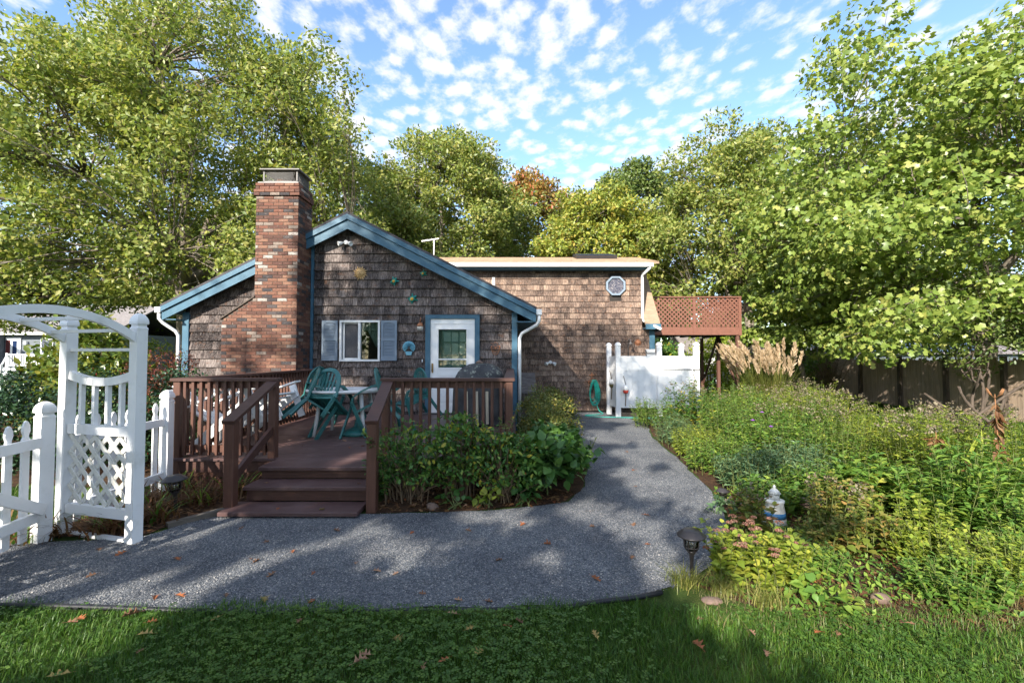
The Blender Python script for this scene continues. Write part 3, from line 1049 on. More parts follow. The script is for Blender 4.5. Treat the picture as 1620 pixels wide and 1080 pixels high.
# lawn in front of the path
n = 85000
P = np.stack([rng.uniform(-4.4, 4.6, n), 2.0 + rng.random(n) * 1.25, np.zeros(n)], 1)
edge = 2.93 + 0.05 * np.sin(P[:, 0] * 3.1) + 0.03 * np.sin(P[:, 0] * 9.7) + 0.03 * rng.normal(size=n)
edge = np.where(P[:, 0] > 1.0, edge - 0.06 * (P[:, 0] - 1.0), edge)
thin = np.clip((P[:, 0] - 1.6) / 2.4, 0, 0.55)
P = P[(P[:, 1] < edge) & (rng.random(n) > thin)]
n = len(P)
H = 0.028 + 0.045 * rng.random(n) + 0.012 * Noise3(rng, 6, 4)(P)
V, F, k = blades(P, H, 0.75, rng, 0.0022)
patch = Noise3(rng, 7, 1.3)(P)
rv = np.clip(rng.random(n) * 0.8 + 0.18 * patch + np.clip((P[:, 0] - 1.2) * 0.13, 0, 0.35) * rng.random(n) * 1.6, 0, 1)
o = add('lawn_grass', mesh_np('lawn_grass', V, F, M['grass'], np.repeat(rv, k)))
tag(o, 'short green lawn grass in front of the gravel path', 'grass', kind='stuff')
n = 9500
P = np.stack([rng.uniform(-4.2, 3.2, n), 2.0 + rng.random(n) * 0.9, 0.025 + 0.04 * rng.random(n)], 1)
P = P[(P[:, 1] < 2.88) & (Noise3(rng, 7, 2.2)(P) + 0.25 * rng.normal(size=n) > np.where(P[:, 0] > 0.8, 0.2, -0.08))]
n = len(P)
a = rng.random(n) * 6.28
PP, DD = [], []
for q in range(3):
    dd = np.stack([np.cos(a + q * 2.094), np.sin(a + q * 2.094), np.full(n, 0.15)], 1)
    PP.append(P + dd * 0.002)
    DD.append(dd)
S = np.tile(0.012 + 0.010 * rng.random(n), 3)
o = leaf_obj('clover', np.concatenate(PP), np.concatenate(DD), np.tile(np.array([[0, 0, 1.0]]), (3 * n, 1)) + rng.normal(size=(3 * n, 3)) * 0.2, S,
             (T_WIDE[0] * np.array([1.4, 1, 1]), T_WIDE[1]), M['clover'], rnd=np.tile(rng.random(n), 3), kind='stuff')
tag(o, 'patches of clover growing through the front lawn', 'clover')
# dry grass and rough grass at the border of the garden bed
n = 9000
P = np.stack([rng.uniform(1.2, 4.4, n), rng.uniform(2.3, 3.35, n), np.zeros(n)], 1)
P = P[np.abs(P[:, 1] - (2.95 - 0.05 * (P[:, 0] - 1.2))) < 0.16 + 0.16 * rng.random(n)]
P = P[::2]
V, F, k = blades(P, 0.03 + 0.06 * rng.random(len(P)), 1.3, rng, 0.0018)
o = add('dry_grass', mesh_np('dry_grass', V, F, M['straw'], np.repeat(rng.random(len(P)), k)))
tag(o, 'dry straw coloured grass along the lower edge of the garden bed', 'grass', kind='stuff')
# lawn behind the garden and beyond the gate
n = 36000
P = np.stack([rng.uniform(3.5, 13, n), rng.uniform(3.5, 16, n), np.zeros(n)], 1)
P = P[~in_poly(P, BED_R)]
n = len(P)
V, F, k = blades(P, 0.05 + 0.05 * rng.random(n), 0.8, rng, 0.006)
o = add('lawn_grass', mesh_np('lawn_grass', V, F, M['grass'], np.repeat(np.clip(rng.random(n) * 0.75 + 0.22 + 0.15 * Noise3(rng, 6, 0.8)(P), 0, 1), k)))
tag(o, 'sunlit lawn grass between the garden bed and the stockade fence', 'grass', kind='stuff')
n = 9000
P = np.stack([rng.uniform(-8, -4.15, n), rng.uniform(2.6, 5.6, n), np.zeros(n)], 1)
P = P[~in_poly(P, PATH)]
n = len(P)
V, F, k = blades(P, 0.04 + 0.06 * rng.random(n), 0.8, rng, 0.004)
o = add('lawn_grass', mesh_np('lawn_grass', V, F, M['grass'], np.repeat(rng.random(n), k)))
tag(o, 'grass growing on the far side of the white gate', 'grass', kind='stuff')

# ------------------------------------------------------------------ cottage
FW = 9.86
RIDGE_X, RIDGE_Z, PITCH = -3.5, 4.62, 0.505


def roof_z(x):
    return RIDGE_Z - PITCH * abs(x - RIDGE_X)


cot = empty('cottage', (-1.5, 11.5, 0), 'weathered cedar-shingled cottage with blue trim, brick chimney and white storm door', 'house')

# front wall core with window and door openings left free
wall = MB()
WX0, WX1, WZ0, WZ1 = -3.70, -2.875, 1.51, 2.35
DX0, DX1, DZ0, DZ1 = -1.76, -0.81, 0.36, 2.41
Y0, Y1 = FW + 0.012, FW + 0.14
wall.box(-7.10, WX0, Y0, Y1, -0.1, 2.5)
wall.box(WX0, WX1, Y0, Y1, -0.1, WZ0)
wall.box(WX0, WX1, Y0, Y1, WZ1, 2.5)
wall.box(WX1, DX0, Y0, Y1, -0.1, 2.5)
wall.box(DX0, DX1, Y0, Y1, -0.1, DZ0)
wall.box(DX0, DX1, Y0, Y1, DZ1, 2.5)
wall.box(DX1, 0.08, Y0, Y1, -0.1, 2.5)
wall.prism([(-7.10, 2.5), (0.08, 2.5), (0.08, roof_z(0.08) - 0.06), (RIDGE_X, RIDGE_Z - 0.06), (-7.10, roof_z(-7.10) - 0.06)], lambda a, b, d: (a, Y0 + d, b), Y1 - Y0)
front_wall = wall.build('front_wall', M['backing'], cot)

side = MB()
side.box(-0.02, 0.075, Y1 + 0.002, 13.05, -0.1, 2.75)
side.box(-7.09, -6.98, Y1 + 0.002, 17, -0.1, 2.75)
side.build('side_wall', M['shingle_front'], cot)

rs = random.Random(5)


def courses(x0, x1, z0, z1, exp, wmin, wmax, ok):
    out = []
    z = z0
    while z < z1:
        x = x0 - rs.random() * 0.1
        while x < x1:
            w = rs.uniform(wmin, wmax)
            a, b = max(x, x0), min(x + w, x1)
            x += w
            if b - a < 0.02:
                continue
            for a2, b2, z2, z3 in ok(a, b, z, z + exp):
                if b2 - a2 > 0.012 and z3 - z2 > 0.015:
                    out.append((a2, b2, z2 + rs.uniform(-0.004, 0.004), z3 - z2 + (0.012 if z3 == z + exp else 0)))
        z += exp
    return out


def front_ok(a, b, z, zt):
    segs = [(a, b)]
    extra = []
    for hx0, hx1, hz0, hz1 in ((-3.72, -2.855, 1.485, 2.375), (-1.87, -0.70, -0.2, 2.49), (-5.86, -4.30, -1, 2.30), (-5.22, -4.30, 2.30, 9), (-7.2, -6.985, -1, 9), (-0.005, 0.2, -1, 9)):
        if zt > hz0 and z < hz1:
            p, q = max(a, hx0), min(b, hx1)
            if q > p and zt > hz1:
                extra.append((p, q, hz1, zt))
            if q > p and z < hz0:
                extra.append((p, q, z, hz0))
            ns = []
            for p, q in segs:
                if q <= hx0 or p >= hx1:
                    ns.append((p, q))
                else:
                    if p < hx0:
                        ns.append((p, hx0))
                    if q > hx1:
                        ns.append((hx1, q))
            segs = ns
    out = []
    for p, q in segs:
        top = min(roof_z(p), roof_z(q)) - 0.09
        if z + 0.03 < top:
            out.append((p, q, z, min(zt, top)))
    return out + extra


def shingle_verts(w, h, t0=0.040, t1=0.004):
    g = 0.0018
    return ([(g, -t0, 0), (w - g, -t0, 0), (w - g, 0, 0), (g, 0, 0), (g, -t1, h), (w - g, -t1, h), (w - g, 0, h), (g, 0, h)],
            [(0, 3, 2, 1), (4, 5, 6, 7), (0, 1, 5, 4), (1, 2, 6, 5), (3, 0, 4, 7)])


EXP = 0.190
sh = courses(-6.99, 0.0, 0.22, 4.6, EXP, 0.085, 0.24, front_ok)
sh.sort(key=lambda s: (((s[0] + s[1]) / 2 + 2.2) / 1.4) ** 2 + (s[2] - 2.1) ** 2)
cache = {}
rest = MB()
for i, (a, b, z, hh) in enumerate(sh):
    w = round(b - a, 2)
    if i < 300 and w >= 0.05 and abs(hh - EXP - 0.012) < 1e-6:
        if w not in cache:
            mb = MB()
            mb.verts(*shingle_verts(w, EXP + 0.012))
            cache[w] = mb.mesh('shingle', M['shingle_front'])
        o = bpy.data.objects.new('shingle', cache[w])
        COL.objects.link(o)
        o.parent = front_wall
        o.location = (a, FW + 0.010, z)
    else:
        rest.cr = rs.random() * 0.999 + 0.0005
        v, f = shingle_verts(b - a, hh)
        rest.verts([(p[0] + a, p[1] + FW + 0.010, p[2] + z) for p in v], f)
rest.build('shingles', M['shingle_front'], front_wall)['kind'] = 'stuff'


def main_ok(a, b, z, zt):
    if zt > 2.42 and b > 3.72:
        b = 3.72
    if b < 0.25:
        if zt < roof_z(max(a, -7)) - 0.25:
            return []
    segs = [(a, b)]
    if zt > 3.29 and z < 3.93 and b > 2.70 and a < 3.23:     # octagon window
        ns = []
        c = 2.965
        hw = 0.285 if 3.42 < (z + zt) / 2 < 3.8 else 0.17
        for p, q in segs:
            if p < c - hw:
                ns.append((p, min(q, c - hw)))
            if q > c + hw:
                ns.append((max(p, c + hw), q))
        segs = ns
    return [(p, q, z, zt) for p, q in segs]


mw = MB()
mw.box(-6.9, 4.04, 13.012, 13.14, -0.1, 2.42)
mw.prism([(-6.9, 2.42), (3.72, 2.42), (3.72, 4.1), (-6.9, 4.1)], lambda a, b, d: (a, 13.012 + d, b), 0.12)
main_wall = mw.build('main_wall', M['backing'], cot)
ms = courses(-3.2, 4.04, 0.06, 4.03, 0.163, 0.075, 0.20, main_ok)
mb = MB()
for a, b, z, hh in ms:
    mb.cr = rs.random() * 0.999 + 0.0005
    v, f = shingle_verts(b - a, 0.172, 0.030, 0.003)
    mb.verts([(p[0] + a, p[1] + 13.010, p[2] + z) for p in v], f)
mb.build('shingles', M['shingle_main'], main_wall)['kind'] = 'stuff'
gs = MB()
gs.prism([(13.15, -0.1), (17.4, -0.1), (17.4, 2.42), (16.0, 4.35), (15.0, 4.72), (14.2, 4.3), (13.15, 2.9)], lambda a, b, d: (3.96 + d, a, b), 0.09)
gs.build('gable_wall', M['shingle_main'], cot)
ck = MB()
ck.prism([(13.14, 2.5), (14.2, 4.1), (13.14, 4.1)], lambda a, b, d: (3.64 + d, a, b), 0.075)
ck.build('dormer_cheek', M['shingle_main'], cot)

# roofs
rf = MB()
for s, xt in ((1, 0.52), (-1, -7.42)):
    zt = roof_z(xt)
    rf.prism([(RIDGE_X, RIDGE_Z), (xt, zt), (xt, zt + 0.045), (RIDGE_X, RIDGE_Z + 0.05)], lambda a, b, d: (a, FW - 0.30 + d, b), 3.6 if s > 0 else 7.0)
front_roof = rf.build('front_roof', M['dark_roof'], cot)
sf = MB()
for xt in (0.50, -7.40):
    a0 = 0.09 if xt > 0 else -7.12
    sf.quad([(RIDGE_X, FW - 0.24, RIDGE_Z - 0.055), (xt, FW - 0.24, roof_z(xt) - 0.055), (xt, 13.0, roof_z(xt) - 0.055), (RIDGE_X, 13.0, RIDGE_Z - 0.055)])
    x0, x1 = sorted((a0, xt))
    sf.box(x0, x1, FW - 0.238, 13.0, roof_z(xt) - 0.285, roof_z(xt) - 0.265)
sf.build('soffit', M['blue'], cot)
for s, xt in ((1, 0.52), (-1, -7.42)):
    for nm, y, t, o0, o1 in (('rake_board', FW - 0.26, 0.035, 0.117, 0.315), ('rake_trim', FW - 0.30, 0.055, 0.002, 0.115)):
        mb = MB()
        pl = [(RIDGE_X, RIDGE_Z - o0), (RIDGE_X, RIDGE_Z - o1), (xt - s * 0.02, roof_z(xt - s * 0.02) - o1 * 0.92), (xt - s * 0.005, roof_z(xt) - o0)]
        if s < 0:
            pl = pl[::-1]
        mb.prism(pl, lambda a, b, d: (a, y + d, b), t)
        mb.build(nm, M['blue'], cot)
    mb = MB()
    gx0, gx1 = (xt - 0.005, xt + 0.11) if s > 0 else (xt - 0.11, xt + 0.005)
    mb.box(gx0, gx1, FW - 0.30, 13.0, roof_z(xt) - 0.12, roof_z(xt) - 0.005)
    mb.build('gutter', M['white'], cot)
    mb = MB()
    x = xt + s * 0.055
    cx = 0.165 if s > 0 else -7.20
    z = roof_z(xt)
    mb.tube([(x, FW - 0.24, z - 0.12), (x, FW - 0.24, z - 0.24), (x - s * 0.05, FW - 0.20, z - 0.33), (cx + s * 0.05, FW - 0.07, z - 0.50), (cx, FW - 0.045, z - 0.60), (cx, FW - 0.045, z - 0.9), (cx, FW - 0.045, 0.15)], 0.036, 8)
    mb.build('downspout', M['white'], cot)
for x0, x1 in ((-7.12, -6.985), (-0.005, 0.115)):
    mb = MB()
    mb.box(x0, x1, FW - 0.048, FW + 0.16, 0, roof_z(x0 if x0 < -3 else x1) - 0.25)
    mb.build('corner_board', M['blue'], cot)
mb = MB()
mb.box(-4.36, -4.305, FW - 0.042, FW + 0.011, 0.1, 4.15)
mb.build('chimney_trim', M['blue'], cot)

mr = MB()
mr.prism([(12.66, 4.185), (15.0, 4.80), (17.6, 4.1), (17.6, 4.15), (15.0, 4.86), (12.66, 4.235)], lambda a, b, d: (-6.9 + d, a, b), 11.02)
mr.build('main_roof', M['tan_roof'], cot)
# the courses of roof shingles on the near slope
rc = MB()
for i in range(14):
    t0, t1 = i / 14, (i + 1) / 14
    x = -6.9
    while x < 4.10:
        w = rs.uniform(0.25, 0.36)
        x2 = min(x + w, 4.118)
        rc.cr = rs.random() * 0.99
        ya, za = 12.65 + 2.35 * t0, 4.240 + 0.622 * t0
        yb, zb = 12.65 + 2.35 * t1 + 0.02, 4.240 + 0.622 * t1 + 0.002
        rc.verts([(x + .003, ya, za), (x2 - .003, ya, za), (x2 - .003, ya, za + .014), (x + .003, ya, za + .014), (x + .003, yb, zb), (x2 - .003, yb, zb)], [(0, 1, 2, 3), (3, 2, 5, 4)])
        x = x2
rc.build('roof_shingles', M['tan_roof'], bpy.data.objects['main_roof'])['kind'] = 'stuff'
mb = MB()
mb.prism([(12.72, 2.47), (14.2, 4.30), (14.2, 4.36), (12.72, 2.53)], lambda a, b, d: (3.73 + d, a, b), 0.42)
mb.build('lower_roof', M['tan_roof'], cot)
mb = MB()
mb.box(3.74, 4.17, 12.69, 12.72, 2.35, 2.50)
mb.box(3.74, 4.17, 12.72, 13.0, 2.37, 2.39)
mb.box(4.15, 4.18, 12.72, 13.3, 2.30, 2.47)
mb.build('eave_fascia', M['blue'], cot)
mb = MB()
mb.box(3.92, 4.07, 12.965, 13.15, 0, 2.37)
mb.build('corner_board', M['blue'], cot)
mb = MB()
mb.box(-4.2, 3.93, 12.56, 12.68, 4.085, 4.195)
mb.build('gutter', M['white'], cot)
mb = MB()
mb.box(-4.2, 3.90, 12.69, 12.73, 4.03, 4.18)
mb.box(-4.2, 3.74, 12.73, 13.0, 4.035, 4.055)
mb.build('frieze_board', M['blue'], cot)
mb = MB()
mb.tube([(3.86, 12.62, 4.09), (3.80, 12.66, 4.0), (3.72, 12.9, 3.92), (3.72, 12.93, 3.8), (3.72, 12.93, 2.72), (3.74, 12.9, 2.60), (4.10, 12.62, 2.36), (4.14, 12.60, 2.33)], 0.042, 8)
mb.build('downspout', M['white'], cot)
sk = MB()
sk.box(1.98, 3.22, 13.85, 14.75, 4.60, 4.80)
sk.xform(Matrix.Translation((0, 14.3, 4.7)) @ Matrix.Rotation(rad(14.6), 4, 'X') @ Matrix.Translation((0, -14.3, -4.7)))
sky_l = sk.build('skylight', M['dark_metal'], cot)
mb = MB()
mb.box(2.06, 3.14, 13.93, 14.67, 4.803, 4.82)
mb.xform(Matrix.Translation((0, 14.3, 4.7)) @ Matrix.Rotation(rad(14.6), 4, 'X') @ Matrix.Translation((0, -14.3, -4.7)))
mb.build('pane', M['solar'], sky_l)
mb = MB()
mb.box(-0.57, -0.49, 12.97, 13.0, 3.62, 3.85)
mb.build('wall_vent', M['white'], cot)
# octagon window
oc = (2.965, 3.605)


def octo(r):
    return [(oc[0] + r * math.cos(rad(22.5 + 45 * k)), oc[1] + r * math.sin(rad(22.5 + 45 * k))) for k in range(8)]


mb = MB()
ro, ri = octo(0.295), octo(0.240)
for k in range(8):
    j = (k + 1) % 8
    mb.prism([ro[k], ro[j], ri[j], ri[k]], lambda a, b, d: (a, 12.93 + d, b), 0.08)
ow = mb.build('octagon_window', M['shutter'], cot)
mb = MB()
mb.prism(octo(0.242), lambda a, b, d: (a, 12.975 + d, b), 0.03)


def art_glass():
    m, nt, b = new_mat('patterned_glass', 0.08, 0.6)
    g = node(nt, 'ShaderNodeNewGeometry')
    v = node(nt, 'ShaderNodeTexVoronoi')
    v.inputs['Scale'].default_value = 60
    nt.links.new(g.outputs['Position'], v.inputs['Vector'])
    sp = node(nt, 'ShaderNodeSeparateColor')
    nt.links.new(v.outputs['Color'], sp.inputs[0])
    nt.links.new(ramp(nt, sp.outputs[0], [(0, (0.02, 0.024, 0.04)), (0.5, (0.06, 0.055, 0.075)), (0.8, (0.13, 0.115, 0.13)), (1, (0.28, 0.25, 0.24))]), b.inputs['Base Color'])
    return m


mb.build('pane', art_glass(), ow)

# room behind the window
mb = MB()
x0, x1, y0, y1, z0, z1 = -4.25, -2.2, FW + 0.142, FW + 2.6, 0.4, 2.45
mb.quad([(x0, y1, z0), (x1, y1, z0), (x1, y1, z1), (x0, y1, z1)])
mb.quad([(x0, y0, z0), (x0, y1, z0), (x0, y1, z1), (x0, y0, z1)])
mb.quad([(x1, y0, z0), (x1, y1, z0), (x1, y1, z1), (x1, y0, z1)])
mb.quad([(x0, y0, z0), (x1, y0, z0), (x1, y1, z0), (x0, y1, z0)])
mb.quad([(x0, y0, z1), (x1, y0, z1), (x1, y1, z1), (x0, y1, z1)])
mb.build('room', M['dark_room'], cot)
wf = MB()
fy0, fy1 = FW - 0.052, FW + 0.05
X0, X1, Z0, Z1 = -3.725, -2.852, 1.485, 2.372
t = 0.042
wf.box(X0, X1, fy0, fy1, Z0, Z0 + t)
wf.box(X0, X1, fy0, fy1, Z1 - t, Z1)
wf.box(X0, X0 + t, fy0, fy1, Z0 + t, Z1 - t)
wf.box(X1 - t, X1, fy0, fy1, Z0 + t, Z1 - t)
wf.box(-3.325, -3.278, fy0 + 0.01, fy1, Z0 + t, Z1 - t)
win = wf.build('window', M['white'], cot)
mb = MB()
a, b, c, d = X0 + t, -3.325, Z0 + t, Z1 - t
q = 0.03
mb.box(a + .02, b, FW + .004, FW + .03, c, c + q)
mb.box(a + .02, b, FW + .004, FW + .03, d - q, d)
mb.box(a + .02, a + .02 + q, FW + .004, FW + .03, c + q, d - q)
mb.build('sash', M['white'], win)
mb = MB()
mb.box(a, b, FW + 0.034, FW + 0.036, c, d)
mb.build('screen', M['screen'], win)
mb = MB()
mb.box(-3.278, X1 - t, FW + 0.02, FW + 0.026, c, d)
mb.build('pane', M['glass'], win)
cu = MB()
for k in range(26):
    x = -3.26 + k * 0.0155
    zt, wob = 2.30, 0.012 * math.sin(k * 1.9)
    xb = -2.90 + (k - 26) * 0.0045
    cu.verts([(x, FW + 0.20 + wob, zt), (x + 0.0155, FW + 0.20 + 0.012 * math.sin((k + 1) * 1.9), zt), (xb + 0.0045, FW + 0.22 + 0.012 * math.sin((k + 1) * 1.9), 1.80), (xb, FW + 0.22 + wob, 1.80)], [(0, 1, 2, 3)])
cu.build('curtain', M['curtain'], win)
cu = MB()
for k in range(40):
    x = -3.7 + k * 0.0205
    y = FW + 0.16 + 0.010 * math.sin(k * 1.7)
    cu.verts([(x, y, 2.36), (x + 0.0205, FW + 0.16 + 0.010 * math.sin((k + 1) * 1.7), 2.36), (x + 0.0205, FW + 0.16 + 0.010 * math.sin((k + 1) * 1.7), 2.16), (x, y, 2.16)], [(0, 1, 2, 3)])
cu.build('valance', M['curtain'], win)
lp = empty('table_lamp', (-2.84, FW + 0.62, 1.33), 'lit table lamp with amber shade seen through the cottage window', 'lamp')
mb = MB()
mb.lathe([(0.14, 0.28), (0.09, 0.58)], 18, (-2.84, FW + 0.62, 1.33))
mb.build('lamp_shade', M['lampshade'], lp)
mb = MB()
mb.lathe([(0.08, 0), (0.075, 0.02), (0.03, 0.05), (0.05, 0.18), (0.02, 0.3), (0.012, 0.44)], 14, (-2.84, FW + 0.62, 1.33))
mb.build('base', M['brass'], lp)
mb = MB()
mb.box(-3.1, -2.55, FW + 0.37, FW + 0.87, 1.29, 1.33)
for sx in (-3.07, -2.58):
    for sy in (FW + .40, FW + .84):
        mb.box(sx - .02, sx + .02, sy - .02, sy + .02, 0.402, 1.29)
tag(mb.build('side_table', M['dark_room']), 'dark side table under the lit lamp inside the cottage', 'table')

for sx0, sx1 in ((-4.105, -3.765), (-2.825, -2.485)):
    mb = MB()
    y0, y1 = FW - 0.058, FW - 0.030
    z0, z1 = 1.50, 2.368
    mb.box(sx0, sx0 + .045, y0, y1, z0, z1)
    mb.box(sx1 - .045, sx1, y0, y1, z0, z1)
    mb.box(sx0 + .045, sx1 - .045, y0, y1, z0, z0 + .10)
    mb.box(sx0 + .045, sx1 - .045, y0, y1, 1.925, 1.985)
    n = 10                                         # arched top rail
    for k in range(n):
        xa, xb = sx0 + .045 + .25 * k / n, sx0 + .045 + .25 * (k + 1) / n
        za = z1 - .075 + .035 * math.sin(math.pi * (k + .5) / n)
        mb.box(xa, xb, y0, y1, za, z1)
    mb.box(sx0 + .045, sx1 - .045, y1 - .004, y1 + 0.001, z0 + .1, z1 - .04)
    so = mb.build('shutter', M['shutter'], cot)
    lv = MB()
    z = z0 + .105
    while z < z1 - .08:
        if not 1.895 < z < 1.985:
            lv.verts([(sx0 + .046, y0 + .004, z), (sx1 - .046, y0 + .004, z), (sx1 - .046, y1 - .006, z + .028), (sx0 + .046, y1 - .006, z + .028),
                      (sx0 + .046, y0 + .004, z + .006), (sx1 - .046, y0 + .004, z + .006)], [(0, 1, 5, 4), (4, 5, 2, 3)])
        z += 0.031
    lv.build('louvers', M['shutter'], so)

# storm door with casing
for bx in ((-1.87, -1.765, 0.34, 2.405), (-0.805, -0.70, 0.34, 2.405), (-1.87, -0.70, 2.405, 2.49)):
    mb = MB()
    mb.box(bx[0], bx[1], FW - 0.056, FW + 0.05, bx[2], bx[3])
    mb.build('door_casing', M['blue'], cot)
dr = MB()
y0, y1 = FW - 0.025, FW + 0.012
gx0, gx1, gz0, gz1 = -1.59, -0.985, 1.35, 2.175
dr.box(-1.763, gx0, y0, y1, 0.37, 2.403)
dr.box(gx1, -0.807, y0, y1, 0.37, 2.403)
dr.box(gx0, gx1, y0, y1, gz1, 2.403)
dr.box(gx0, gx1, y0, y1, 1.17, gz0)
dr.box(gx0, gx1, y0, y1, 0.37, 0.56)
dr.box(gx0, gx1, y0 + 0.014, y1, 0.56, 1.17)
door = dr.build('storm_door', M['white'], cot)
mb = MB()
for bx in ((gx0 - .03, gx1 + .03, gz1, gz1 + .03), (gx0 - .03, gx1 + .03, gz0 - .03, gz0), (gx0 - .03, gx0, gz0, gz1), (gx1, gx1 + .03, gz0, gz1), (gx0, gx1, 1.515, 1.545)):
    mb.box(bx[0], bx[1], y0 - 0.014, y0 - 0.001, bx[2], bx[3])
mb.box(-1.745, -0.825, y0 - 0.010, y0 - 0.001, 2.30, 2.312)
mb.box(gx0 + .04, gx1 - .04, y0 + .004, y0 + .013, 0.62, 1.11)
mb.build('moulding', M['white'], door)
mb = MB()
mb.box(gx0, gx1, FW - 0.008, FW - 0.004, gz0, gz1)
mb.build('pane', M['glass'], door)
mb = MB()
mb.box(gx0 - .02, gx1 + .02, FW + 0.10, FW + 0.138, gz0 - .03, gz1 + .03)
mb.build('inner_door', M['curtain'], door)
mb = MB()
z = gz0 + .02
while z < gz1 - .04:
    mb.verts([(gx0 + .09, FW + .075, z), (gx1 - .03, FW + .075, z), (gx1 - .03, FW + .092, z + .024), (gx0 + .09, FW + .092, z + .024)], [(0, 1, 2, 3)])
    z += .025
mb.build('blind', M['blind'], door)
mb = MB()
for x in (-1.50, -1.325, -1.16, -1.005):
    mb.box(x - .012, x + .012, FW + .055, FW + .07, gz0, gz1)
for z in (1.40, 1.62, 1.90, 2.14):
    mb.box(gx0 + .08, gx1 - .01, FW + .052, FW + .068, z - .012, z + .012)
mb.build('muntins', paint_mat('green_grey_paint', (0.20, 0.27, 0.24), 0.6), door)
mb = MB()
mb.box(-1.735, -1.70, y0 - .012, y0, 1.24, 1.44)
mb.tube([(-1.718, y0 - .012, 1.40), (-1.718, y0 - .055, 1.39), (-1.718, y0 - .055, 1.30), (-1.718, y0 - .012, 1.28)], 0.008, 6)
mb.build('handle', M['brass'], door)
mb = MB()
mb.box(-1.90, -0.67, FW - .12, FW + .01, 0.365, 0.385)
mb.build('door_sill', M['metal'], cot)

# ------------------------------------------------------------------ chimney
CH_X0, CH_X1, CH_B, CH_Y = -5.24, -4.37, -5.90, 9.22
CO = 0.0677
ch = MB()
i_ = 0.008
ch.box(CH_X0 + i_, CH_X1 - i_, CH_Y + i_, FW + 0.005, -0.05, 5.14)
ch.prism([(CH_B + i_, -0.05), (CH_X0, -0.05), (CH_X0, 2.78), (CH_B + i_, 2.33)], lambda a, b, d: (a, CH_Y + i_ + d, b), FW - CH_Y)
chim = ch.build('chimney', M['mortar'], cot)


def brick_verts(w, h, d, c=0.004):
    """front face at y=0 looking to -y"""
    back = [(0, d, 0), (w, d, 0), (w, d, h), (0, d, h)]
    ring = [(0, c, 0), (w, c, 0), (w, c, h), (0, c, h)]
    fr = [(c, 0, c), (w - c, 0, c), (w - c, 0, h - c), (c, 0, h - c)]
    fs = [(8, 9, 10, 11)]
    for k in range(4):
        j = (k + 1) % 4
        fs += [(k, j, j + 4, k + 4), (k + 4, j + 4, j + 8, k + 8)]
    return back + ring + fr, fs


bricks = []
nc = 76
for i in range(nc):
    z = i * CO
    pr = 0.0
    if nc - 4 <= i < nc - 2:
        pr = 0.035
    elif i >= nc - 2:
        pr = 0.012
    zm = z + CO
    left = CH_B if zm < 2.34 else (CH_X0 if z > 2.80 else CH_B + (zm - 2.34) / 0.46 * (CH_X0 - CH_B))
    left = min(left, CH_X0) - pr
    right = CH_X1 + pr
    x = right + (0.1015 if i % 2 else 0.0)
    while x > left:
        a, b = max(x - 0.203, left), min(x, right)
        if b - a > 0.03:
            bricks.append(('f', a + 0.004, b - 0.004, z + 0.004, pr))
        x -= 0.203
    y = CH_Y - pr - (0.0 if i % 2 else 0.1015)
    while y < FW:
        a, b = max(y, CH_Y - pr + 0.002), min(y + 0.203, FW)
        if b - a > 0.03:
            bricks.append(('s', a + 0.004, b - 0.004, z + 0.004, pr))
        y += 0.203
    if i > 5:
        y = CH_Y - pr - (0.0 if i % 2 else 0.1015)
        while y < FW:
            a, b = max(y, CH_Y - pr + 0.002), min(y + 0.203, FW)
            if b - a > 0.03:
                bricks.append(('l', a + 0.004, b - 0.004, z + 0.004, pr, left))
            y += 0.203
fronts = [b for b in bricks if b[0] == 'f' and b[3] > 0.9 and abs(b[2] - b[1] - 0.195) < 0.003]
fronts.sort(key=lambda b: abs(b[3] - 3.0))
pick = set(id(b) for b in fronts[:300])
bm_ = MB()
bm_.verts(*brick_verts(0.195, 0.0597, 0.05))
brick_me = bm_.mesh('brick', M['brick'])
rest = MB()
for b in bricks:
    dy = rs.uniform(-0.0025, 0.0025)
    if id(b) in pick:
        o = bpy.data.objects.new('brick', brick_me)
        COL.objects.link(o)
        o.parent = chim
        o.location = (b[1], CH_Y - b[4] + dy, b[3])
    else:
        rest.cr = rs.random() * 0.999 + 0.0005
        v, f = brick_verts(b[2] - b[1], 0.0597, 0.05)
        if b[0] == 'f':
            rest.verts([(p[0] + b[1], p[1] + CH_Y - b[4] + dy, p[2] + b[3]) for p in v], f)
        elif b[0] == 's':
            rest.verts([(CH_X1 + b[4] - p[1] + dy, p[0] + b[1], p[2] + b[3]) for p in v], f)
        else:
            rest.verts([(b[5] + p[1] + dy, b[2] - p[0], p[2] + b[3]) for p in v], f)
rest.build('bricks', M['brick'], chim)['kind'] = 'stuff'
mb = MB()
mb.prism([(CH_B - 0.03, 2.335), (CH_X0 + 0.01, 2.80), (CH_X0 + 0.01, 2.83), (CH_B - 0.03, 2.365)], lambda a, b, d: (a, CH_Y - 0.02 + d, b), FW - CH_Y + 0.02)
mb.build('shoulder_slab', M['mortar'], chim)
mb = MB()
mb.box(CH_X0 + .02, CH_X1 - .02, CH_Y + .02, FW - .02, 5.14, 5.175)
mb.build('crown', M['dark_metal'], chim)
cp = MB()
cx0, cx1, cy0, cy1 = CH_X0 + .11, CH_X1 - .05, CH_Y + .05, FW - .06
for x in (cx0, cx1 - .03):
    for y in (cy0, cy1 - .03):
        cp.box(x, x + .03, y, y + .03, 5.175, 5.42)
cp.box(cx0, cx1, cy0, cy0 + .02, 5.176, 5.20)
cp.box(cx1 - .02, cx1, cy0, cy1, 5.176, 5.20)
cp.box(cx0 - .05, cx1 + .05, cy0 - .05, cy1 + .05, 5.42, 5.445)
cap = cp.build('chimney_cap', M['metal'], chim)
ms_ = MB()
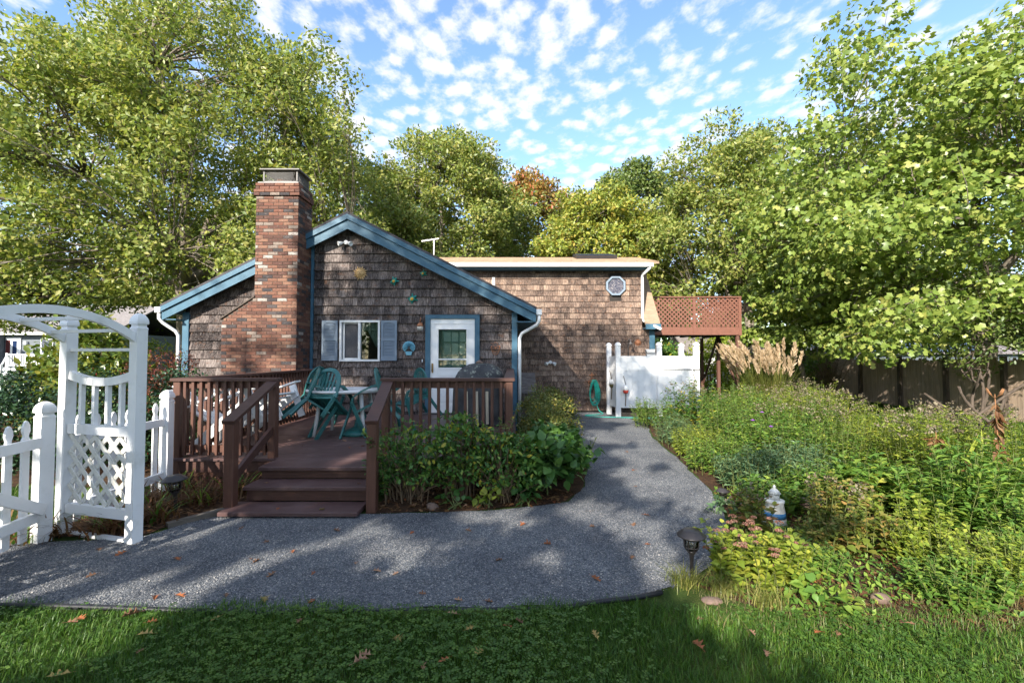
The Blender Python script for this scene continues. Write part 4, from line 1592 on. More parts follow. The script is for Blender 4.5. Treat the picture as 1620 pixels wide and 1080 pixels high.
for k in range(28):                       # expanded-metal mesh of the cap
    for (p, q, n) in (((cx0 + .03, cy0 + .01), (cx1 - .03, cy0 + .01), 28), ((cx1 - .01, cy0 + .03), (cx1 - .01, cy1 - .03), 28)):
        for s in (0, 1):
            u0, u1 = (k + s * 4) / 32, (k + (1 - s) * 4) / 32
            ms_.bar((p[0] + (q[0] - p[0]) * u0, p[1] + (q[1] - p[1]) * u0, 5.20), (p[0] + (q[0] - p[0]) * u1, p[1] + (q[1] - p[1]) * u1, 5.42), 0.004, 0.004)
ms_.build('mesh_screen', M['metal'], cap)
mb = MB()
mb.lathe([(0.11, 5.17), (0.11, 5.33)], 14, ((cx0 + cx1) / 2 - .1, (cy0 + cy1) / 2, 0))
mb.build('flue', M['rust'], cap)

# ------------------------------------------------------------------ deck
DZ = 0.36
deck = empty('wooden_deck', (-2.0, 7.7, 0), 'dark brown stained wooden deck with baluster railing and front steps', 'deck')
DXL, DXR, DYF, DYB = -4.16, 0.06, 5.55, FW - 0.13
y = DYF
bcache = None
while y < DYB - 0.05:
    y2 = min(y + 0.138, DYB)
    mb = MB()
    mb.cbox(DXL, DXR, y, y2 - 0.004, DZ - 0.030, DZ + rs.uniform(-.001, .001), 0.003)
    mb.build('deck_board', M['deck_floor'], deck)
    y += 0.138
for bx in ((DXL + .03, -2.88, DYF + .03, DYF + .07), (-1.50, DXR - .03, DYF + .03, DYF + .07), (DXL + .03, DXL + .07, DYF + .072, DYB), (DXR - .07, DXR - .03, DYF + .072, DYB)):
    fr_ = MB()
    fr_.box(*bx, DZ - .17, DZ - .034)
    fr_.build('rim_joist', M['deck'], deck)
# steps
SX0, SX1 = -2.84, -1.52
for (ya, yb, z) in ((5.13, 5.55, DZ), (4.84, 5.16, 0.225), (4.52, 4.87, 0.065)):
    mb = MB()
    mb.cbox(SX0 - (0.06 if z < .1 else 0), SX1, ya, yb - 0.003, z - 0.038, z, 0.006)
    mb.build('tread', M['deck_floor'], deck)
for (ya, z0, z1) in ((5.17, 0.228, DZ - .04), (4.885, 0.068, 0.185)):
    mb = MB()
    mb.box(SX0 + .02, SX1 - .02, ya, ya + .03, z0, z1)
    mb.build('riser', M['deck'], deck)
mb = MB()
for x in (SX0 + .03, SX1 - .06):
    mb.prism([(5.55, 0.0), (5.55, DZ - .04), (5.21, DZ - .04), (5.20, .184), (4.92, .184), (4.91, 0)], lambda a, b, d: (x + d, a, b), 0.03)
mb.build('stringers', M['deck'], deck)


def post(x, y, z0, z1, w=0.09):
    mb = MB()
    mb.cbox(x - w / 2, x + w / 2, y - w / 2, y + w / 2, z0, z1, 0.006)
    return mb.build('post', M['deck_v'], deck)


RT = 1.33                     # top of the cap rail
PLF, PSL, PSR, PRF = (-4.10, 5.62), (-2.92, 5.60), (-1.545, 5.60), (-0.035, 5.62)
for p in (PLF, PSL, PSR, PRF, (-4.10, 9.66), (-0.035, 9.66), (-4.10, 7.62), (-0.035, 7.62)):
    post(p[0], p[1], 0.0, RT - 0.036)
SB = 0.93
for x in (PSL[0] + 0.03, PSR[0] + 0.11):
    post(x, 4.72, 0.0, SB, 0.10)
# cap rails
caps = [((PLF[0] - .07, PSL[0] + .06), (PLF[1] - .07, PLF[1] + .07)), ((PSR[0] - .06, PRF[0] + .07), (PRF[1] - .07, PRF[1] + .07)),
        ((-4.17, -4.03), (5.692, FW - 0.03)), ((-0.105, 0.035), (5.692, FW - .03))]
for (xa, xb), (ya, yb) in caps:
    mb = MB()
    mb.cbox(xa, xb, ya, yb, RT - .036, RT, 0.006)
    mb.build('cap_rail', M['deck'], deck)


def baluster_run(p, q, n, off):
    """p, q: ends (x, y); n balusters; off: outward direction for balusters"""
    p, q, off = Vector(p), Vector(q), Vector(off)
    for z0, z1, nm in ((RT - .125, RT - .037, 'top_rail'), (DZ + .065, DZ + .150, 'bottom_rail')):
        mb = MB()
        mb.bar((p.x, p.y, (z0 + z1) / 2), (q.x, q.y, (z0 + z1) / 2), 0.038, z1 - z0)
        mb.build(nm, M['deck_v'], deck)
    for k in range(n):
        c = p.lerp(q, (k + 0.5) / n) + off * 0.0375
        o = bpy.data.objects.new('baluster', bal_me)
        COL.objects.link(o)
        o.parent = deck
        o.matrix_parent_inverse = deck.matrix_basis.inverted()
        o.location = (c.x, c.y, DZ + 0.035)


mb = MB()
mb.cbox(-.0175, .0175, -.0175, .0175, 0, RT - .037 - DZ - .035, 0.003)
bal_me = mb.mesh('baluster', M['deck_v'])
baluster_run((-4.05, 5.63), (-2.97, 5.63), 11, (0, -1))
baluster_run((-1.50, 5.63), (-0.08, 5.63), 13, (0, -1))
baluster_run((-4.10, 5.67), (-4.10, 7.57), 17, (1, 0))
baluster_run((-4.10, 7.67), (-4.10, 9.61), 18, (1, 0))
baluster_run((-0.035, 5.67), (-0.035, 7.57), 17, (-1, 0))
baluster_run((-0.035, 7.67), (-0.035, 9.61), 18, (-1, 0))
# stair rails
for x, xb in ((PSL[0], PSL[0] + .03), (PSR[0] + .03, PSR[0] + .11)):
    mb = MB()
    mb.bar((x, 5.58, RT - .045), (xb, 4.70, SB + .012), 0.13, 0.036, ext=0.05)
    mb.build('stair_rail', M['deck'], deck)
for x, xb in ((PSL[0], PSL[0] + .03),):
    mb = MB()
    mb.bar((x, 5.555, 0.70), (xb, 4.76, 0.335), 0.04, 0.088)
    mb.build('stair_rail', M['deck'], deck)
# skirt lattice
lat = MB()
z0, z1 = 0.03, DZ - .172
lat.box(-4.10, -2.96, 5.60, 5.62, z1 - .05, z1)
lat.box(-4.10, -2.96, 5.60, 5.62, 0.0, z0)
lat_o = lat.build('skirt_lattice', M['deck_v'], deck)
for k in range(-3, 16):
    for s, yy in ((1, 5.603), (-1, 5.613)):
        xa = -4.10 + k * 0.085
        x0_, x1_ = (xa, xa + (z1 - z0)) if s > 0 else (xa + (z1 - z0), xa)
        if min(x0_, x1_) < -4.10 or max(x0_, x1_) > -2.96:
            continue
        mb = MB()
        mb.bar((x0_, yy, z0), (x1_, yy, z1), 0.009, 0.034, up=(0.7, 0, 0.7 * -s))
        mb.build('lattice_slat', M['deck_v'], lat_o)
mb = MB()
mb.box(-1.48, 0.02, 5.60, 5.615, 0.0, z1)
mb.build('skirt_board', M['deck'], deck)

# ------------------------------------------------------------------ deck furniture
def plastic_chair():
    """stacking armchair of green plastic, facing +y, base at the origin"""
    root = empty('plastic_chair', (0, 0, 0))
    g = M['green_plastic']
    for sx in (-1, 1):
        mb = MB()                                       # front leg running up into the arm
        pts = [(sx * .27, .27, 0), (sx * .255, .235, .30), (sx * .25, .20, .56), (sx * .25, .14, .635), (sx * .25, -.02, .65), (sx * .235, -.17, .64), (sx * .20, -.235, .60)]
        for a, b in zip(pts[:-1], pts[1:]):
            mb.bar(a, b, .050 if a[2] < .5 else .060, .026, up=(sx, 0.3, 0) if a[2] < .5 else (0, 0, 1), ext=.008)
        mb.build('arm', g, root)
        mb = MB()
        mb.bar((sx * .26, -.30, 0), (sx * .215, -.20, .42), .050, .026, up=(sx, -.4, 0))
        mb.build('leg', g, root)
    mb = MB()                                           # seat: rim and slats
    mb.bar((-.235, .21, .415), (.235, .21, .415), .05, .03)
    mb.bar((-.205, -.20, .395), (.205, -.20, .395), .04, .03)
    for sx in (-1, 1):
        mb.bar((sx * .235, .23, .415), (sx * .205, -.21, .395), .045, .03)
    for k in range(7):
        x = -.18 + k * .06
        mb.bar((x, .20, .418), (x * .88, -.19, .398), .042, .012)
    mb.build('seat', g, root)
    bk = MB()                                           # arched back frame with splats
    arch = []
    for k in range(15):
        a = math.pi * k / 14
        x = -.225 * math.cos(a)
        h = .42 + .42 * (math.sin(a) ** .55 if math.sin(a) > 0 else 0)
        arch.append((x, -.20 - .13 * (h - .42) / .42, h))
    for a, b in zip(arch[:-1], arch[1:]):
        mid = Vector(((a[0] + b[0]) / 2, 0, (a[2] + b[2]) / 2 - .55))
        bk.bar(a, b, .024, .065, up=mid.normalized(), ext=.006)
    for k in range(5):
        x = -.12 + k * .06
        top = .80 - .35 * x * x * 8
        bk.bar((x * .9, -.205, .47), (x * 1.15, -.20 - .13 * (top - .42) / .42, top), .034, .010, up=(0, 1, .2))
    bk.bar((-.20, -.205, .46), (.20, -.205, .46), .016, .06, up=(0, 0, 1))
    bk.build('backrest', g, root)
    return root


chair0 = plastic_chair()
deck_pos = [((-3.28, 6.92), -62, -38, (0.0), 'green plastic chair tipped against the table, its legs pointing at the side rail'),
            ((-2.90, 6.66), -14, -42, (0.0), 'green plastic chair tipped against the table, its slatted back towards the steps'),
            ((-3.55, 8.05), -105, -30, (0.0), 'green plastic chair tipped against the table beside the deck rail under the chimney'),
            ((-1.98, 7.25), 98, -30, (0.0), 'green plastic chair tipped over the table edge, its back towards the stair post'),
            ((-1.60, 8.05), 130, -22, (0.0), 'green plastic chair tipped forward on the deck between the table and the door')]
for i, (p, az, tip, dz, lab) in enumerate(deck_pos):
    c = chair0 if i == 0 else copy_tree(chair0)
    Mx = Matrix.Translation((p[0], p[1], DZ)) @ Matrix.Rotation(rad(az), 4, 'Z') @ Matrix.Translation((0, .27, 0)) @ Matrix.Rotation(rad(tip), 4, 'X') @ Matrix.Translation((0, -.27, 0))
    c.matrix_basis = Mx
    tag(c, lab, 'chair', 'green plastic chairs around the deck table')

tb = empty('plastic_table', (-2.68, 7.35, DZ), 'round white plastic table on the deck among green chairs', 'table')
mb = MB()
mb.lathe([(.55, .665), (.60, .675), (.605, .70), (.595, .712), (.03, .715), (.028, .71)], 32, (-2.68, 7.35, DZ), 1.0, 0.88)
mb.build('table_top', M['white_plastic'], tb)
for sx, sy in ((-.33, -.28), (.36, -.26), (-.30, .28), (.34, .28)):
    mb = MB()
    mb.tube([(-2.68 + sx * 1.12, 7.35 + sy * 1.1, DZ), (-2.68 + sx, 7.35 + sy, DZ + .3), (-2.68 + sx * .9, 7.35 + sy * .9, DZ + .667)], [.024, .030, .036], 8)
    mb.build('leg', M['white_plastic'], tb)
ub = MB()
ub.lathe([(.24, 0), (.25, .03), (.23, .06), (.12, .10), (.05, .13), (.04, .22), (.025, .24)], 20, (-2.45, 7.25, DZ))
tag(ub.build('umbrella_base', M['green_plastic']), 'round dark green parasol base standing on the deck under the table', 'parasol base')


def wooden_chair():
    """white slatted garden chair, facing +y"""
    root = empty('garden_chair', (0, 0, 0))
    w = M['white']
    for sx in (-1, 1):
        mb = MB()
        mb.bar((sx * .27, .42, .0), (sx * .27, .42, .50), .03, .10, up=(0, 1, 0))
        mb.build('leg', w, root)
        mb = MB()
        mb.bar((sx * .24, .46, .36), (sx * .24, -.52, .04), .025, .12, up=(0, 0, 1))
        mb.build('side_rail', w, root)
        mb = MB()
        n = 9
        for k in range(n):                              # broad curved arm
            a0, a1 = k / n, (k + 1) / n
            f = lambda t: (sx * (.30 + .05 * math.sin(math.pi * t)), .50 - .95 * t, .53 + .02 * math.sin(math.pi * t))
            mb.bar(f(a0), f(a1), .12 - .05 * a0, .022, ext=.006)
        mb.build('arm', w, root)
    mb = MB()
    for k in range(6):
        y = .42 - k * .105
        mb.bar((-.255, y, .375 - (.42 - y) * .33), (.255, y, .375 - (.42 - y) * .33), .09, .02)
    mb.build('seat', w, root)
    mb = MB()
    for k in range(5):
        x = -.20 + k * .10
        hh = .92 - abs(x) * .55
        mb.bar((x * .85, -.16, .22), (x * 1.1, -.52, hh), .085, .02, up=(0, 1, .3))
    mb.bar((-.26, -.33, .52), (.26, -.33, .52), .03, .06)
    mb.build('backrest', w, root)
    return root


gc = wooden_chair()
for i, (p, az, tip, lab) in enumerate((((-3.58, 6.12), -85, 24, 'white slatted garden chair tipped back beside the corner post of the deck rail'),
                                       ((-3.62, 6.80), -100, 20, 'white slatted garden chair tipped back next to the stacked green chairs'))):
    c = gc if i == 0 else copy_tree(gc)
    c.matrix_basis = Matrix.Translation((p[0], p[1], DZ)) @ Matrix.Rotation(rad(az), 4, 'Z') @ Matrix.Translation((0, -.53, 0.0)) @ Matrix.Rotation(rad(tip), 4, 'X') @ Matrix.Translation((0, .53, 0.0))
    tag(c, lab, 'chair', 'white garden chairs on the deck')

# covered grill
gr = empty('covered_grill', (-0.62, 8.35, DZ), 'barbecue grill under a grey lichen-spotted cover beside the door', 'grill')
rng = np.random.default_rng(8)
mb = MB()
prof = [(0.0, .46, .34), (.25, .45, .33), (.5, .445, .325), (.72, .45, .33), (.83, .44, .31), (.93, .40, .27), (1.01, .33, .21), (1.06, .22, .14), (1.08, .05, .04)]
nn = 40
rows = []
for z, a, b in prof:
    row = []
    for k in range(nn):
        th = 2 * math.pi * k / nn
        e = 0.45 if z < .8 else 0.6
        cx_, sy_ = math.cos(th), math.sin(th)
        fold = 1 + (0.035 * math.sin(th * 7 + 1) + 0.02 * math.sin(th * 13 + z * 3)) * max(0, 1 - z / .85)
        row.append((-0.62 + 0.10 * (z - .6) * (z > .6) + a * fold * math.copysign(abs(cx_) ** e, cx_), 8.35 + b * fold * math.copysign(abs(sy_) ** e, sy_), DZ + .02 + z + 0.012 * math.sin(th * 3)))
    rows.append(row)
fs = [(i * nn + k, i * nn + (k + 1) % nn, (i + 1) * nn + (k + 1) % nn, (i + 1) * nn + k) for i in range(len(prof) - 1) for k in range(nn)]
fs.append(tuple((len(prof) - 1) * nn + k for k in range(nn)))
mb.verts(sum(rows, []), fs, True)
mb.build('cover', M['cover'], gr)
mb = MB()
for sx in (-.35, .35):
    for sy in (-.22, .22):
        mb.lathe([(.045, 0), (.05, .02), (.045, .05)], 10, (-0.62 + sx, 8.35 + sy, DZ))
mb.build('wheels', M['rubber'], gr)
mb = MB()
for x in (-.80, -.62, -.44):
    mb.bar((x, 8.005, DZ + .62), (x + .01, 7.99, DZ + .05), .05, .008, up=(0, 1, 0))
mb.build('straps', paint_mat('cream_strap', (0.45, 0.40, 0.30), .8), gr)
mb = MB()
mb.lathe([(.02, 0), (.07, .01), (.065, .03), (.03, .05), (.01, .07)], 10, (-0.60, 8.33, DZ + 1.10))
tag(mb.build('shell', M['stone']), 'small pale shell lying on top of the grill cover', 'shell')

# ------------------------------------------------------------------ things on the cottage wall
def plaque_y(z):
    return FW - 0.014


def sun_plaque(name, label, x, z, r, y, mat, rays=16, wavy=True, face=True):
    root = empty(name, (x, y, z), label, 'plaque')
    mb = MB()
    for k in range(rays):
        a = 2 * math.pi * k / rays
        rr = r * (1.0 if k % 2 else .82)
        w = r * .13
        d, s = Vector((math.cos(a), 0, math.sin(a))), Vector((-math.sin(a), 0, math.cos(a)))
        c = Vector((x, y, z))
        b = s * (w * .5 if wavy else 0)
        pts = [c + d * r * .42 - s * w, c + d * r * .7 - s * w * .6 + b, c + d * rr, c + d * r * .7 + s * w * .6 + b, c + d * r * .42 + s * w]
        mid = c + d * r * .6 + Vector((0, -.02, 0))
        n = len(pts)
        mb.verts(pts + [mid], [(i, (i + 1) % n, n) for i in range(n)])
    mb.build('rays', mat, root)
    mb = MB()
    for rr, dy in ((.5, 0),):
        mb.lathe([(r * .5, 0), (r * .5, .015), (r * .42, .035), (r * .22, .05), (.002, .055)], 20, (0, 0, 0))
    mb.xform(Matrix.Translation((x, y, z)) @ Matrix.Rotation(rad(90), 4, 'X'))
    mb.build('disc', mat, root)
    if face:
        mb = MB()
        for sx in (-1, 1):
            mb.tube([(x + sx * r * .08, y - .05, z + r * .10), (x + sx * r * .17, y - .052, z + r * .14), (x + sx * r * .27, y - .046, z + r * .08)], .006, 5)
        mb.tube([(x, y - .055, z + r * .06), (x - r * .03, y - .062, z - r * .06), (x + r * .02, y - .06, z - r * .08)], .007, 5)
        mb.tube([(x - r * .18, y - .05, z - r * .16), (x, y - .054, z - r * .23), (x + r * .18, y - .05, z - r * .16)], .007, 5)
        mb.build('face', M['gold_dark'], root)
    return root


sun_plaque('sun_plaque', 'gold sun plaque with a face hung on the gable shingles', -3.29, 3.395, 0.17, FW - .036, M['gold'])
sun_plaque('sun_plaque', 'rusty metal sunburst on the wall above the outdoor shower', 3.595, 1.985, 0.125, 12.99, M['rust'], 20, False, False)


def turtle(x, z, s, ang, lab):
    root = empty('turtle_plaque', (x, FW - .038, z), lab, 'plaque', 'teal ceramic turtles on the gable')
    R = Matrix.Translation((x, FW - .038, z)) @ Matrix.Rotation(rad(90), 4, 'X') @ Matrix.Rotation(rad(ang), 4, 'Z') @ Matrix.Scale(s, 4)
    mb = MB()
    mb.lathe([(.06, 0), (.062, .012), (.045, .03), (.03, .04)], 16, (0, 0, 0), 1, 1.15)
    for a, l in ((40, .115), (140, .115), (225, .09), (315, .09)):
        d = Vector((math.cos(rad(a)), math.sin(rad(a)), 0))
        q = Vector((-d.y, d.x, 0))
        p = d * .045
        e = d * l
        mb.verts([p - q * .02, p + q * .02, e + q * .012 + d * .005, e - q * .016, (p + e) / 2 + Vector((0, 0, .018))], [(0, 1, 4), (1, 2, 4), (2, 3, 4), (3, 0, 4)])
    mb.lathe([(.022, 0), (.024, .012), (.012, .024)], 10, (0, .088, 0))
    mb.xform(R)
    mb.build('body', M['teal'], root)
    mb = MB()
    mb.lathe([(.034, .034), (.032, .046), (.012, .056), (.002, .057)], 12, (0, 0, 0), 1, 1.2)
    mb.xform(R)
    mb.build('shell', M['amber'], root)


turtle(-2.56, 3.215, .92, -35, 'teal turtle plaque with amber shell, the middle-sized of three climbing the gable')
turtle(-1.93, 3.385, .75, -60, 'small teal turtle plaque highest of three beneath the blue rake board')
turtle(-2.16, 2.83, 1.05, -50, 'large teal turtle plaque lowest of three above the shell plaque')
# scallop shell
sc = empty('shell_plaque', (-2.225, FW - .038, 1.80), 'aqua scallop shell plaque hung between the window and the door', 'plaque')
mb = MB()
for k in range(14):
    a0, a1 = rad(-50 + k * 20), rad(-30 + k * 20)
    am = (a0 + a1) / 2
    r0 = .135
    c = Vector((-2.225, FW - .040, 1.79))
    f = lambda a, r, dy: c + Vector((math.cos(a) * r, dy, math.sin(a) * r * .95))
    mb.verts([f(a0, .02, 0), f(a0, r0 * .97, 0), f(am, r0 * 1.06, -.006), f(a1, r0 * .97, 0), f(a1, .02, 0), f(am, r0 * .7, -.03), f(am, .03, -.022)],
             [(0, 1, 5, 6), (1, 2, 5), (2, 3, 5), (3, 4, 6, 5), (4, 0, 6)])
mb.prism([(-.055, -.12), (.055, -.12), (.075, -.04), (-.075, -.04)], lambda a, b, d: (-2.225 + a, FW - .054 + d, 1.74 + b), .015)
mb.build('scallop', M['aqua'], sc)
# wall lantern
wl = empty('wall_lantern', (-1.965, FW - .044, 2.22), 'rusty copper wall lantern with round glass beside the door', 'lantern')
mb = MB()
mb.lathe([(.035, 0), (.035, .02)], 12)
mb.xform(Matrix.Translation((-1.965, FW - .034, 2.30)) @ Matrix.Rotation(rad(90), 4, 'X'))
mb.tube([(-1.965, FW - .054, 2.30), (-1.965, FW - .104, 2.38), (-1.955, FW - .134, 2.42), (-1.965, FW - .154, 2.36), (-1.965, FW - .154, 2.31)], .009, 6)
mb.lathe([(.075, 0), (.07, .02), (.045, .055), (.015, .075)], 14, (-1.965, FW - .154, 2.235))
mb.build('bracket', M['rust'], wl)
mb = MB()
mb.lathe([(.01, -.10), (.05, -.085), (.068, -.04), (.062, 0)], 14, (-1.965, FW - .154, 2.235))
mb.build('globe', paint_mat('frosted_globe', (.55, .52, .46), .3, .1), wl)
# metal face mask
fm = empty('metal_face', (-0.355, FW - .038, 1.76), 'openwork rusty metal smiling face hung on the shingles beside the door', 'plaque')
mb = MB()
mb.tube([(-0.355 + .10 * math.cos(a) * (1 if math.sin(a) > 0 else .8), FW - .054, 1.76 + .13 * math.sin(a)) for a in [rad(150 + k * 20) for k in range(13)]], .009, 6)
for sx in (-.05, .055):
    mb.tube([(-0.355 + sx + .032 * math.cos(rad(k * 40)), FW - .064, 1.79 + .032 * math.sin(rad(k * 40))) for k in range(10)], .007, 5)
mb.tube([(-.41, FW - .064, 1.71), (-.355, FW - .074, 1.68), (-.30, FW - .064, 1.715)], .008, 5)
mb.tube([(-.355, FW - .064, 1.80), (-.345, FW - .084, 1.74), (-.36, FW - .074, 1.735)], .008, 5)
mb.tube([(-.46, FW - .054, 1.88), (-.40, FW - .064, 1.86), (-.355, FW - .054, 1.90), (-.30, FW - .064, 1.86)], .007, 5)
mb.build('wire_face', M['rust'], fm)


def floodlight(x, y, z, lab):
    root = empty('floodlight', (x, y, z), lab, 'light', 'twin floodlights on the cottage')
    mb = MB()
    mb.lathe([(.05, 0), (.05, .03), (.03, .04)], 14)
    mb.xform(Matrix.Translation((x, y, z)) @ Matrix.Rotation(rad(90), 4, 'X'))
    mb.build('base', M['white'], root)
    for sx in (-1, 1):
        mb = MB()
        mb.lathe([(.018, 0), (.02, .05), (.035, .06), (.05, .12), (.052, .14), (.045, .142), (.04, .12)], 12)
        d = Vector((sx * .75, -.5, -.35))
        mb.xform(Matrix.Translation((x + sx * .03, y - .03, z)) @ d.to_track_quat('Z', 'Y').to_matrix().to_4x4())
        mb.build('lamp_head', M['white'], root)
    return root


floodlight(-3.60, FW - .044, 4.06, 'white twin floodlight under the peak of the gable')
floodlight(1.09, 12.985, 1.42, 'white twin floodlight low on the brown shingled wall behind')
mb = MB()
mb.box(-1.945, -1.925, FW - .054, FW - .036, 1.47, 1.53)
tag(mb.build('doorbell', M['white']), 'small white doorbell button on the shingles left of the door', 'doorbell')
# television aerial
an = empty('roof_antenna', (-2.07, 13.6, 4.5), 'small white T-shaped aerial standing on the roof behind the gable', 'antenna')
mb = MB()
mb.tube([(-2.35, 13.6, 4.44), (-2.35, 13.6, 5.10)], .018, 8)
mb.build('mast', M['white'], an)
mb = MB()
mb.bar((-2.72, 13.6, 5.05), (-2.20, 13.6, 5.13), .03, .03)
for k in range(4):
    mb.bar((-2.66 + k * .13, 13.45, 5.06 + k * .02), (-2.66 + k * .13, 13.75, 5.06 + k * .02), .008, .008)
mb.build('boom', M['white'], an)
# well cover / bulkhead by the corner
bk = empty('pump_box', (0.42, 12.6, 0), 'small box with a grey shingled lid against the wall by the cottage corner', 'box')
mb = MB()
mb.box(0.21, 0.62, 12.3, 12.97, 0, .62)
mb.build('body', M['shingle_front'], bk)
mb = MB()
mb.prism([(12.22, .60), (12.98, 1.08), (12.98, 1.12), (12.22, .64)], lambda a, b, d: (0.18 + d, a, b), .47)
lid = mb.build('lid', M['grey_roof'], bk)
mb = MB()
for k in range(7):
    for q in range(5):
        x = .182 + q * .105 - (.05 if k % 2 else 0)
        xa, xb = max(x, .182), min(x + .101, .648)
        if xb - xa < .02:
            continue
        mb.cr = rs.random() + .001
        t0, t1 = k / 7, (k + 1) / 7
        p = lambda x_, t, e: (x_, 12.215 + .765 * t, .642 + .48 * t + e)
        mb.verts([p(xa, t0, 0), p(xb, t0, 0), p(xb, t0, .016), p(xa, t0, .016), p(xa, t1, .004), p(xb, t1, .004)], [(0, 1, 2, 3), (3, 2, 5, 4)])
mb.build('lid_shingles', M['grey_roof'], lid)

# ------------------------------------------------------------------ white arbor, gate and picket fence
def sq_loft(mb, x, y, prof, ang=0.0):
    pts = []
    for r, z in prof:
        for k in range(4):
            a = ang + rad(45 + 90 * k)
            pts.append((x + r * math.sqrt(2) * math.cos(a), y + r * math.sqrt(2) * math.sin(a), z))
    n = len(prof)
    fs = [(i * 4 + k, i * 4 + (k + 1) % 4, (i + 1) * 4 + (k + 1) % 4, (i + 1) * 4 + k) for i in range(n - 1) for k in range(4)]
    fs += [(3, 2, 1, 0), tuple((n - 1) * 4 + k for k in range(4))]
    mb.verts(pts, fs)


def cap_prof(h, z):
    return [(h, z), (h * 1.04, z + .004), (h * 1.04, z + .018), (h * .86, z + .028), (h * .86, z + .046), (h * 1.10, z + .052), (h * 1.12, z + .070), (h * 1.04, z + .094),
            (h * .86, z + .116), (h * .55, z + .136), (h * .18, z + .146)]


def white_post(name, x, y, h, top, ang, parent, mat='vinyl', z0=-0.02):
    mb = MB()
    sq_loft(mb, x, y, [(h, z0), (h, top)], ang)
    p = mb.build(name, M[mat], parent)
    mb = MB()
    sq_loft(mb, x, y, cap_prof(h, top), ang)
    mb.build('post_cap', M[mat], p)
    return p


E1 = Vector((0.966, -0.259, 0))
E2 = Vector((-0.259, -0.966, 0))
AL, AR = Vector((-4.065, 4.175, 0)), Vector((-3.245, 3.955, 0))
ANG = math.atan2(E1.y, E1.x)
arb = empty('garden_arbor', tuple((AL + AR) / 2 + E2 * .62), 'white vinyl garden arbor with arched top and lattice side panel', 'arbor')
for p in (AL, AR, AL + E2 * 1.25, AR + E2 * 1.25):
    white_post('post', p.x, p.y, .044, 1.825, ANG, arb)
for base in (AL, AR):
    mb = MB()
    n = 20
    R_, half = (0.60 ** 2 + 0.20 ** 2) / (2 * 0.20), 0.60
    cz = 1.745 + .20 - R_
    a0 = math.asin(half / R_)
    inner, outer = [], []
    for k in range(n + 1):
        a = -a0 + 2 * a0 * k / n
        c = base + E2 * .625
        for lst, r in ((inner, R_ - .030), (outer, R_ + .032)):
            lst.append(c + E2 * (math.sin(a) * r) + Vector((0, 0, cz + r * math.cos(a))))
    s = E1 * .022
    for k in range(n):
        q = [inner[k], inner[k + 1], outer[k + 1], outer[k]]
        pts = [p - s for p in q] + [p + s for p in q]
        mb.verts(pts, [(0, 1, 2, 3), (7, 6, 5, 4), (0, 4, 5, 1), (2, 6, 7, 3), (1, 5, 6, 2), (3, 7, 4, 0)])
    mb.build('arch', M['vinyl'], arb)
for t in (0.10, 0.28, 0.50, 0.72, 0.90):
    a = (-1 + 2 * t) * a0
    off = E2 * (.625 + math.sin(a) * R_)
    z = cz + R_ * math.cos(a)
    mb = MB()
    mb.bar(AL + off + Vector((0, 0, z)), AR + off + Vector((0, 0, z)), .036, .028)
    mb.build('rung', M['vinyl'], arb)
for off in (0.0, 1.25):
    o2 = E2 * off
    mb = MB()
    mb.bar(AL + o2 + Vector((0, 0, 1.655)), AR + o2 + Vector((0, 0, 1.655)), .036, .026)
    mb.build('rung', M['vinyl'], arb)
    L = (AR - AL).length

    def pp(t, z, d=0.0):
        return AL + (AR - AL) * t + o2 + E2 * d + Vector((0, 0, z))
    mb = MB()                                   # sagging top rail
    n = 10
    zz = lambda t: 1.37 + .075 * (2 * t - 1) ** 2
    for k in range(n):
        ta, tb_ = .06 + .88 * k / n, .06 + .88 * (k + 1) / n
        mb.bar(pp(ta, zz(ta)), pp(tb_, zz(tb_)), .05, .072, ext=.003)
    mb.build('panel_rail', M['vinyl'], arb)
    for zc, hh in ((0.945, .085), (0.235, .085), (0.012, .03)):
        mb = MB()
        mb.bar(pp(.06, zc), pp(.94, zc), .05, hh)
        mb.build('panel_rail', M['vinyl'], arb)
    for k in range(4):
        t = .22 + k * .19
        mb = MB()
        mb.bar(pp(t, .99), pp(t, zz(t) - .03), .034, .034, up=tuple(E2))
        mb.build('slat', M['vinyl'], arb)
    # lattice strips
    z0, z1 = .285, .90
    W = L * .86
    for s, dd in ((1, -.006), (-1, .006)):
        k = -8
        while k < 12:
            xa = k * .150
            pts = []
            for zz_ in (0, z1 - z0):
                pts.append((xa + zz_ * s if s > 0 else xa + (z1 - z0) - zz_, zz_))
            (xA, zA), (xB, zB) = pts
            # clip to the panel width
            def clip(xA, zA, xB, zB):
                if xA > xB:
                    xA, zA, xB, zB = xB, zB, xA, zA
                if xB < 0.02 or xA > W - .02:
                    return None
                m = (zB - zA) / (xB - xA)
                if xA < 0:
                    zA, xA = zA - m * xA, 0
                if xB > W:
                    zB, xB = zB - m * (xB - W), W
                return xA, zA, xB, zB
            c = clip(xA, zA, xB, zB)
            k += 1
            if not c or abs(c[2] - c[0]) < .05:
                continue
            mb = MB()
            mb.bar(pp(.07 + c[0] / L, z0 + c[1], dd), pp(.07 + c[2] / L, z0 + c[3], dd), .010, .040, up=tuple((E1 * -(c[3] - c[1]) + Vector((0, 0, 1)) * (c[2] - c[0]))))
            mb.build('lattice_strip', M['lattice'], arb)


